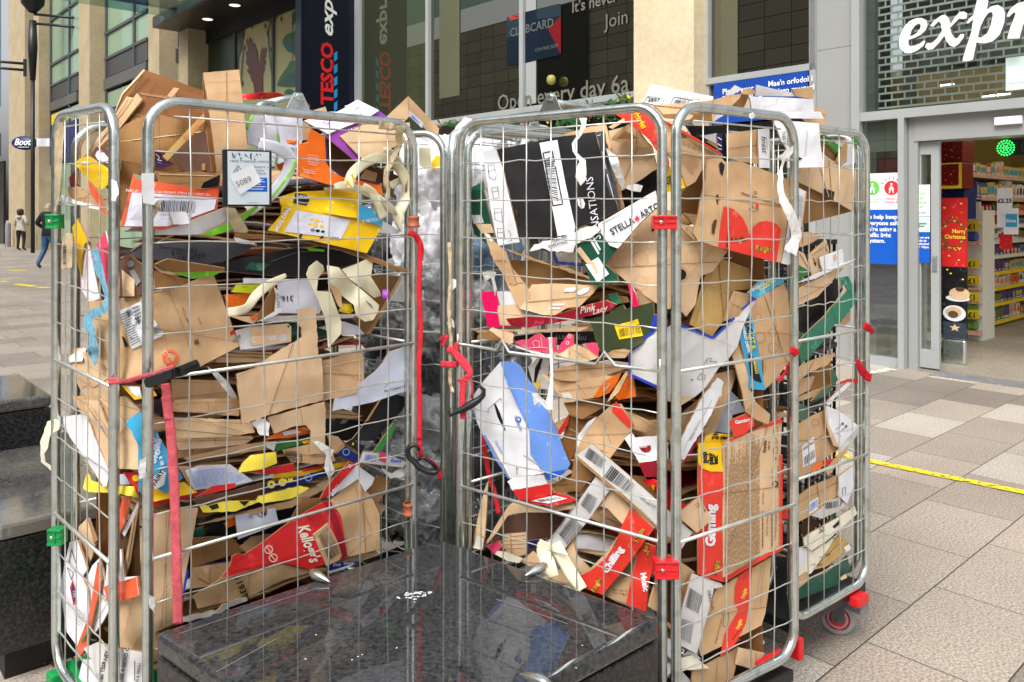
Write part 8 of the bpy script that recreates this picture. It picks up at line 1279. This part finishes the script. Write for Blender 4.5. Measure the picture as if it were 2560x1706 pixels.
item('arrow_box', 'white box corner with two thin black up arrows', 'carton', 'E', [F('wh', .03, Q('u', 200,255, 260,280, 355,352, 320,400, 262,455, 220,400, 202,330), (0, 0), [LN('ink', 2.5, 'u', 245,370, 280,340), LN('ink', 2.5, 'u', 262,385, 298,352), PD('ink', 'u', 272,335, 285,337, 280,350), PD('ink', 'u', 290,348, 302,350, 296,362), LN('ink', 2, 'u', 250,385, 272,402)]), F('kl', .025, Q('u', 195,262, 203,262, 212,340, 262,455, 235,445, 205,360), torn=.4), F('flm', .02, Q('u', 262,455, 320,395, 352,355, 345,400, 270,480), noi=.01, th=.001)])
item('labelled_carton', 'brown carton with white shipping label, middle of far cage', 'carton', 'E', [F('kr', .05, Q('u', 60,348, 120,310, 190,280, 202,340, 232,372, 262,462, 200,500, 150,560, 60,602), (0, 0), [PD('wh', 'u', 85,450, 142,400, 152,520, 90,550), BC('u', 95,500, 145,462, 148,500, 98,540, n=12), TX('u', 90,455, 130,425, 132,440, 92,470, rows=4, m='gi', f=.4), RG('kd', 'u', 150, 335, 17, 15), PD('ink', 'u', 195,345, 212,345, 210,372, 198,370)])])
item('bright_wrappers', 'orange, red and yellow wrapper scraps in far cage', 'wrapper', 'E', [F('or', .03, Q('u', 130,575, 150,540, 185,515, 190,540, 160,560), noi=.01, th=.001), F('rd', .03, Q('u', 188,515, 240,505, 235,530, 195,540), noi=.01, th=.001), F('yl', .025, Q('u', 240,495, 262,482, 258,500), th=.001), F('kr', .02, Q('u', 195,560, 305,445, 302,470, 210,590), torn=.6)])
item('long_brown_carton', 'long brown carton with small white label, lower far cage', 'carton', 'E', [F('kr', .045, Q('u', 60,690, 130,640, 255,585, 255,680, 160,760, 60,812), (0, 0), [PD('wh', 'u', 120,715, 165,685, 160,745, 115,775), BC('u', 125,722, 160,698, 157,735, 122,762, n=10, m='blu'), LN('kd', 2, 'u', 60,720, 252,620)]), F('wh', .035, Q('u', 262,590, 325,540, 330,640, 300,722, 255,680), dec=[LN('ink', 2, 'u', 278,650, 278,685), LN('ink', 2, 'u', 292,645, 292,680), LN('ink', 2, 'u', 275,648, 296,643)]), F('gy', .05, Q('u', 130,778, 200,720, 262,685, 305,722, 250,760, 180,792), dec=[BC('u', 185,720, 285,700, 270,735, 200,745, n=16)])])
item('cream_box', 'cream box with small green marks, lower far cage', 'carton', 'E', [F('crd', .03, Q('u', 92,885, 122,862, 250,790, 335,732, 348,768, 290,820, 200,900, 130,945, 95,915), (0, 0), [RG('gn', 'u', 178, 838, 11, 7), RG('gn', 'u', 240, 782, 11, 7), RG('gn', 'u', 312, 745, 6, 4), LN('gn', 4, 'u', 165,860, 195,845), PD('ink', 'u', 230,830, 265,795, 268,815, 240,838), LN('gn', 6, 'u', 195,910, 230,880, 240,890)]), F('crd', .04, Q('u', 60,930, 110,930, 135,948, 255,865, 130,1050, 60,1085), dec=[PD('wl', 'u', 60,920, 110,960, 95,1010, 60,1000)]), F('kx', .08, Q('u', 70,830, 110,790, 185,800, 120,862, 95,880), th=.002)])
item('yellowish_kraft', 'yellowish kraft panel with faint black writing, lower far cage', 'cardboard', 'E', [F('ko', .045, Q('u', 120,1020, 180,965, 262,870, 290,885, 302,920, 265,965, 200,1020, 140,1035), dec=[T('u', 'PAY US', 170,985, 12, 22, 'ink', 0, .02), T('u', 'TRAY', 140,1018, 12, 4, 'ink', 0, .02)])])
item('green_tray', 'dark green tray lying at the bottom of far right cage', 'carton', 'E', [F('dg', .04, Q('u', 60,1128, 118,1080, 205,1045, 300,962, 312,1035, 255,1105, 60,1180), (0, 0), [LN('tl', 2, 'u', 165,1060, 175,1090, 205,1095), LN('tl', 2, 'u', 205,1045, 220,1100)], torn=.3), F('kr', .035, Q('u', 60,1080, 110,1045, 122,1080, 60,1130)), F('kl', .035, Q('u', 268,1075, 295,1055, 300,1072, 272,1085), torn=.6), F('tis', .03, Q('u', 285,930, 310,912, 318,935, 298,950), torn=1, th=.001)])
ribbon('red_strap', 'bright red strap crossing the right post of far cage', 'strap', 'E', 'strap', [('u', 38, [(350,35,-.02,0,.4), (365,80,-.02,20), (395,118,-.022,10), (412,122,-.022)]), ('u', 34, [(415,122,-.022), (385,118,-.022)])])
ribbon('red_tag', 'small red strap knot on the bar of far cage', 'strap', 'E', 'strap', [('v', 58, [(565,985,-.02), (600,1005,-.024,10), (628,1050,-.02,20,.8)])])
item('peeling_tape', 'long torn white tape dangling along the corner cage post', 'tape', 'D', [F('tis', -.024, Q('h', 1198,612, 1290,540, 1330,515, 1325,570, 1262,640, 1243,700, 1245,800, 1262,900, 1295,960, 1345,1050, 1392,1180, 1392,1235, 1370,1280, 1352,1382, 1258,1330, 1310,1240, 1310,1180, 1268,1060, 1220,960, 1203,850, 1213,750, 1228,680, 1240,620), noi=.009, step=9, th=.0008, torn=1.5)])
ribbon('peeling_tape', 'dirty yellow tape along the thick post between the cages', 'tape', 2.44, 'tape', [('d', 26, [(1830,20,-.02), (1835,300,-.022,10), (1825,560,-.022), (1840,800,-.022,10), (1835,1040,-.022), (1850,1200,-.022,20,1.3)])])
item('tape_scrap', 'knotted white tape scrap on the middle cage post', 'tape', 2.42, [F('tis', -.0, Q('d', 1830,330, 1850,300, 1890,320, 1880,370, 1840,410, 1825,390), noi=.01, step=8, torn=1.5, th=.001)])
item('paper_scrap', 'white torn paper scrap stuck on the middle post', 'paper', 2.42, [F('wh', 0, Q('d', 1812,660, 1830,592, 1865,640, 1868,690, 1840,680), th=.001, torn=.5)])
item('tape_scrap', 'crumpled tape knot on the top rail of corner cage', 'tape', 'D', [F('tis', -.02, Q('h', 985,270, 1010,255, 1030,270, 1025,295, 1000,308, 985,295), noi=.012, step=6, torn=1, th=.001)])
# tops
item('number_carton', 'white carton printed 2897 on top of the right cage', 'carton', '3', [F('wh', .20, Q('h', 145,175, 180,100, 218,33, 400,75, 700,130, 700,162, 400,190, 230,192), (0, -.05), [LN('ink', 4, 'h', 162,172, 185,125, 318,150, 300,190), T('h', '2897', 185,168, 34, -4, 'ink', 0, .02), LN('ink', 5, 'h', 362,190, 395,135, 540,160), BC('h', 405,150, 520,165, 505,185, 385,185, n=16), T('h', '5 10201 002204', 435,138, 18, -8, 'or')]), F('kr', .18, Q('h', 225,192, 400,190, 690,160, 830,122, 920,110, 910,140, 830,220, 720,255, 690,330, 320,290, 280,240), (0, -.04), [LN('kd', 3, 'h', 700,150, 690,255)]), F('kd', .15, Q('h', 300,270, 690,255, 690,330, 330,300)), F('kl', .10, Q('h', 430,290, 500,265, 545,280, 520,310, 460,320), noi=.01)])
item('white_cartons', 'white folded carton with brown inside beside the number carton', 'carton', 'D', [F('wh', .24, Q('h', 745,250, 790,160, 800,120, 865,110, 840,240, 700,330, 690,310)), F('kd', .26, Q('h', 850,118, 985,110, 930,242, 838,240)), F('wh', .23, Q('h', 800,118, 872,42, 932,72, 858,112)), F('kr', .24, Q('h', 920,112, 940,75, 990,60, 1042,100, 985,118))])
item('white_tray_stack', 'stack of bright white folded cartons above the corner cage', 'carton', 'D', [F('wh', .22, Q('h', 1040,38, 1180,72, 1345,108, 1345,130, 1030,125)), F('wh', .16, Q('h', 985,130, 1240,138, 1482,152, 1492,252, 1180,245, 1005,245), dec=[LN('gy', 4, 'h', 1205,140, 1195,190, 1100,205, 1090,240)]), F('gy', .18, Q('h', 935,240, 985,130, 1008,245)), F('wh', .13, Q('h', 1000,248, 1270,248, 1542,250, 1568,306, 1350,302, 1180,302)), F('kr', .20, Q('h', 1315,72, 1482,55, 1480,152, 1345,128)), F('kr', .19, Q('h', 1495,215, 1592,242, 1572,372, 1420,330, 1400,305))])
item('fragile_carton', 'white carton reading FRAGILE hanging over the back rail', 'carton', 'D', [F('wh', .12, Q('h', 1165,320, 1330,325, 1528,342, 1540,500, 1566,686, 1285,690, 1285,560, 1232,480, 1200,380), (0, -.01), [T('h', 'FRAGILE', 1275,372, 28, -88, 'ink'), T('h', 'THIS WAY', 1240,400, 26, -88, 'ink'), PD('ink', 'h', 1362,600, 1400,618, 1362,636), LN('ink', 8, 'h', 1330,618, 1370,618), LN('gi', 2, 'h', 1440,400, 1420,600)])])
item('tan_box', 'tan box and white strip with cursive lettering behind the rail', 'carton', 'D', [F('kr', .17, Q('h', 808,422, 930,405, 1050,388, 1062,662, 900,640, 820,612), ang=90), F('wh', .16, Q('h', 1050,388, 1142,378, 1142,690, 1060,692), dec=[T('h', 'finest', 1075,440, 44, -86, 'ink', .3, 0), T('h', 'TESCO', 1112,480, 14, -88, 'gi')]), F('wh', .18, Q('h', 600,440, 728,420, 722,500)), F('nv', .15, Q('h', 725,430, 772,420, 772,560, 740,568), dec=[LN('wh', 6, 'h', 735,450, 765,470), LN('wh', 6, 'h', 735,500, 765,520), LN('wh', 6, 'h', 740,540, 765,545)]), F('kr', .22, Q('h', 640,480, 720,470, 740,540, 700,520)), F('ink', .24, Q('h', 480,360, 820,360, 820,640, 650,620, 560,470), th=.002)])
# ================================================================ cardboard buried in the cages
def filler(corner, e1, e2, ur, vr, z0, z1, dz, lab, grp, seed, mats_=('kr', 'kd', 'kr', 'kr', 'kl', 'gk', 'kr', 'wh', 'kd', 'kl', 'dr', 'kr')):
    r = random.Random(seed); c = Vector((corner[0], corner[1], 0)); a = Vector((e1[0], e1[1], 0))-c; b = Vector((e2[0], e2[1], 0))-c; z = z0
    while z < z1:
        u0 = r.uniform(ur[0], ur[0]+.12); u1 = r.uniform(ur[1]-.22, ur[1]); v0 = r.uniform(vr[0], vr[0]+.14); v1 = r.uniform(vr[1]-.15, vr[1]); tx, ty = r.uniform(-.05, .05), r.uniform(-.06, .06); N = 6; V = []
        for i in range(N+1):
            for j in range(N+1):
                u = u0+(u1-u0)*i/N+r.uniform(-.006, .006); v = v0+(v1-v0)*j/N+r.uniform(-.008, .008); p = c+a*u+b*v; V.append((p.x, p.y, z+tx*(i-N/2)/N+ty*(j-N/2)/N+.018*noise.noise(Vector((u*4, v*4, z*9+seed)))))
        n = len(V); V2 = V+[(x, y, q-.005) for x, y, q in V]; Fq = []; id_ = lambda i, j, k=0: i*(N+1)+j+k*n
        for i in range(N):
            for j in range(N): Fq.append((id_(i, j), id_(i+1, j), id_(i+1, j+1), id_(i, j+1))); Fq.append((id_(i, j+1, 1), id_(i+1, j+1, 1), id_(i+1, j, 1), id_(i, j, 1)))
        for i in range(N):
            for (p, q) in (((i, 0), (i+1, 0)), ((N, i), (N, i+1)), ((N-i, N), (N-i-1, N)), ((0, N-i), (0, N-i-1))): Fq.append((id_(*p), id_(*p, 1), id_(*q, 1), id_(*q)))
        mb = MB(); o_ = Vector((sum(v[0] for v in V)/n, sum(v[1] for v in V)/n, z)); mb.add([tuple(Vector(v)-o_) for v in V2], Fq); o = mb.build('buried_sheet', r.choice(mats_), None); o.location = o_; tag(o, lab, 'cardboard', grp); z += dz*r.uniform(.6, 1.4)
def upright(corner, e1, e2, pos, z0, z1, lab, m, seed):
    """large standing sheets at the back of a cage"""
    r = random.Random(seed); c = Vector((corner[0], corner[1], 0)); a = Vector((e1[0], e1[1], 0))-c; b = Vector((e2[0], e2[1], 0))-c; (u0, v0), (u1, v1) = pos; p0 = c+a*u0+b*v0; p1 = c+a*u1+b*v1; N = 8; V = []
    nr = (p1-p0).normalized(); nr = Vector((-nr.y, nr.x, 0))
    for i in range(N+1):
        for j in range(N+1):
            t = i/N; q = p0.lerp(p1, t)+nr*(.02*noise.noise(Vector((i*.5, j*.5, seed)))); V.append(Vector((q.x, q.y, z0+(z1-z0)*j/N+r.uniform(-.008, .008)*(j == N))))
    n = len(V); V2 = V+[v+nr*.005 for v in V]; idd = lambda i, j, k=0: i*(N+1)+j+k*n; Fq = []
    for i in range(N):
        for j in range(N): Fq.append((idd(i, j), idd(i+1, j), idd(i+1, j+1), idd(i, j+1))); Fq.append((idd(i, j+1, 1), idd(i+1, j+1, 1), idd(i+1, j, 1), idd(i, j, 1)))
    for i in range(N):
        for (p, q) in (((i, 0), (i+1, 0)), ((N, i), (N, i+1)), ((N-i, N), (N-i-1, N)), ((0, N-i), (0, N-i-1))): Fq.append((idd(*p), idd(*p, 1), idd(*q, 1), idd(*q)))
    o_ = (p0+p1)/2; o_.z = z0; mb = MB(); mb.add([v-o_ for v in V2], Fq); o = mb.build('standing_sheet', m, None); o.location = o_; tag(o, lab, 'cardboard')
k1 = (-.91, 1.90); filler(k1, B1, A0, (.16, .97), (.31, .97), .23, 1.56, .019, 'flattened cardboard sheet buried in the layers of the left cage', 'sheets buried in the left cage', 3)
filler(k1, B1, A0, (.10, .97), (.20, .8), .26, 1.2, .075, 'flattened cardboard sheet buried in the layers of the left cage', 'sheets buried in the left cage', 4)
upright(k1, B1, A0, ((.12, .97), (.72, .97)), .22, 1.35, 'large brown sheet standing against the back of the left cage', 'kb', 1); upright(k1, B1, A0, ((.60, .93), (.93, .93)), .22, 1.1, 'brown sheet standing at the back right of the left cage', 'kd', 2)
k3 = (.39, 1.985); filler(k3, C0, D1, (.17, .82), (.31, .95), .22, 1.42, .021, 'flattened cardboard sheet buried in the layers of the right cage', 'sheets buried in the right cage', 5)
filler(k3, C0, D1, (.14, .72), (.24, .8), .22, 1.3, .085, 'flattened cardboard sheet buried in the layers of the right cage', 'sheets buried in the right cage', 6)
upright(k3, C0, D1, ((.08, .90), (.66, .97)), .2, 1.40, 'large brown sheet standing at the back of the right cage', 'kb', 3); upright(k3, C0, D1, ((.6, .95), (.86, .97)), .2, .95, 'dark brown sheet standing at the back left of the right cage', 'kd', 4)
E2 = (.86, 3.12); kE = E0; eb = (E0[0]+(E2[0]-E1[0]), E0[1]+(E2[1]-E1[1])); filler(kE, E1, eb, (-.05, .66), (.28, .9), .22, .95, .03, 'flattened cardboard sheet buried in the far right cage', 'sheets buried in the far right cage', 7)
# black crates standing behind the far right cage
def crate(P, rz, lab):
    o = empty('plastic_crate', P, lab, 'crate', 'black plastic crates behind the far right cage', rz); W, D_, H = .40, .34, .22; mb = MB()
    mb.box((-W/2, 0, 0), (W/2, D_, .012)); mb.box((-W/2-.008, -.008, H-.02), (W/2+.008, .004, H)); mb.box((-W/2-.008, D_-.004, H-.02), (W/2+.008, D_+.008, H)); mb.box((-W/2-.008, .004, H-.02), (-W/2+.004, D_-.004, H)); mb.box((W/2-.004, .004, H-.02), (W/2+.008, D_-.004, H))
    for y in (0, D_-.008):
        for i in range(9): x = -W/2+W*i/8; mb.box((x-.006, y, .012), (x+.006, y+.008, H-.02))
        for z in (.05, .09, .13): mb.box((-W/2, y+.001, z), (W/2, y+.007, z+.01))
    for x in (-W/2, W/2-.008):
        for i in range(1, 7): y = D_*i/7; mb.box((x, y-.006, .012), (x+.008, y+.006, H-.02))
        for z in (.05, .09, .13): mb.box((x+.001, .008, z), (x+.007, D_-.008, z+.01))
    mb.build('crate_body', 'ink', o)
for i in range(6): crate(Vector((1.02, 3.32, .01+i*.222)), FR+R(8), 'black plastic crate %s in the stack behind the far right cage' % ('at the bottom', 'second from the bottom', 'third from the bottom', 'third from the top', 'second from the top', 'on top')[i])
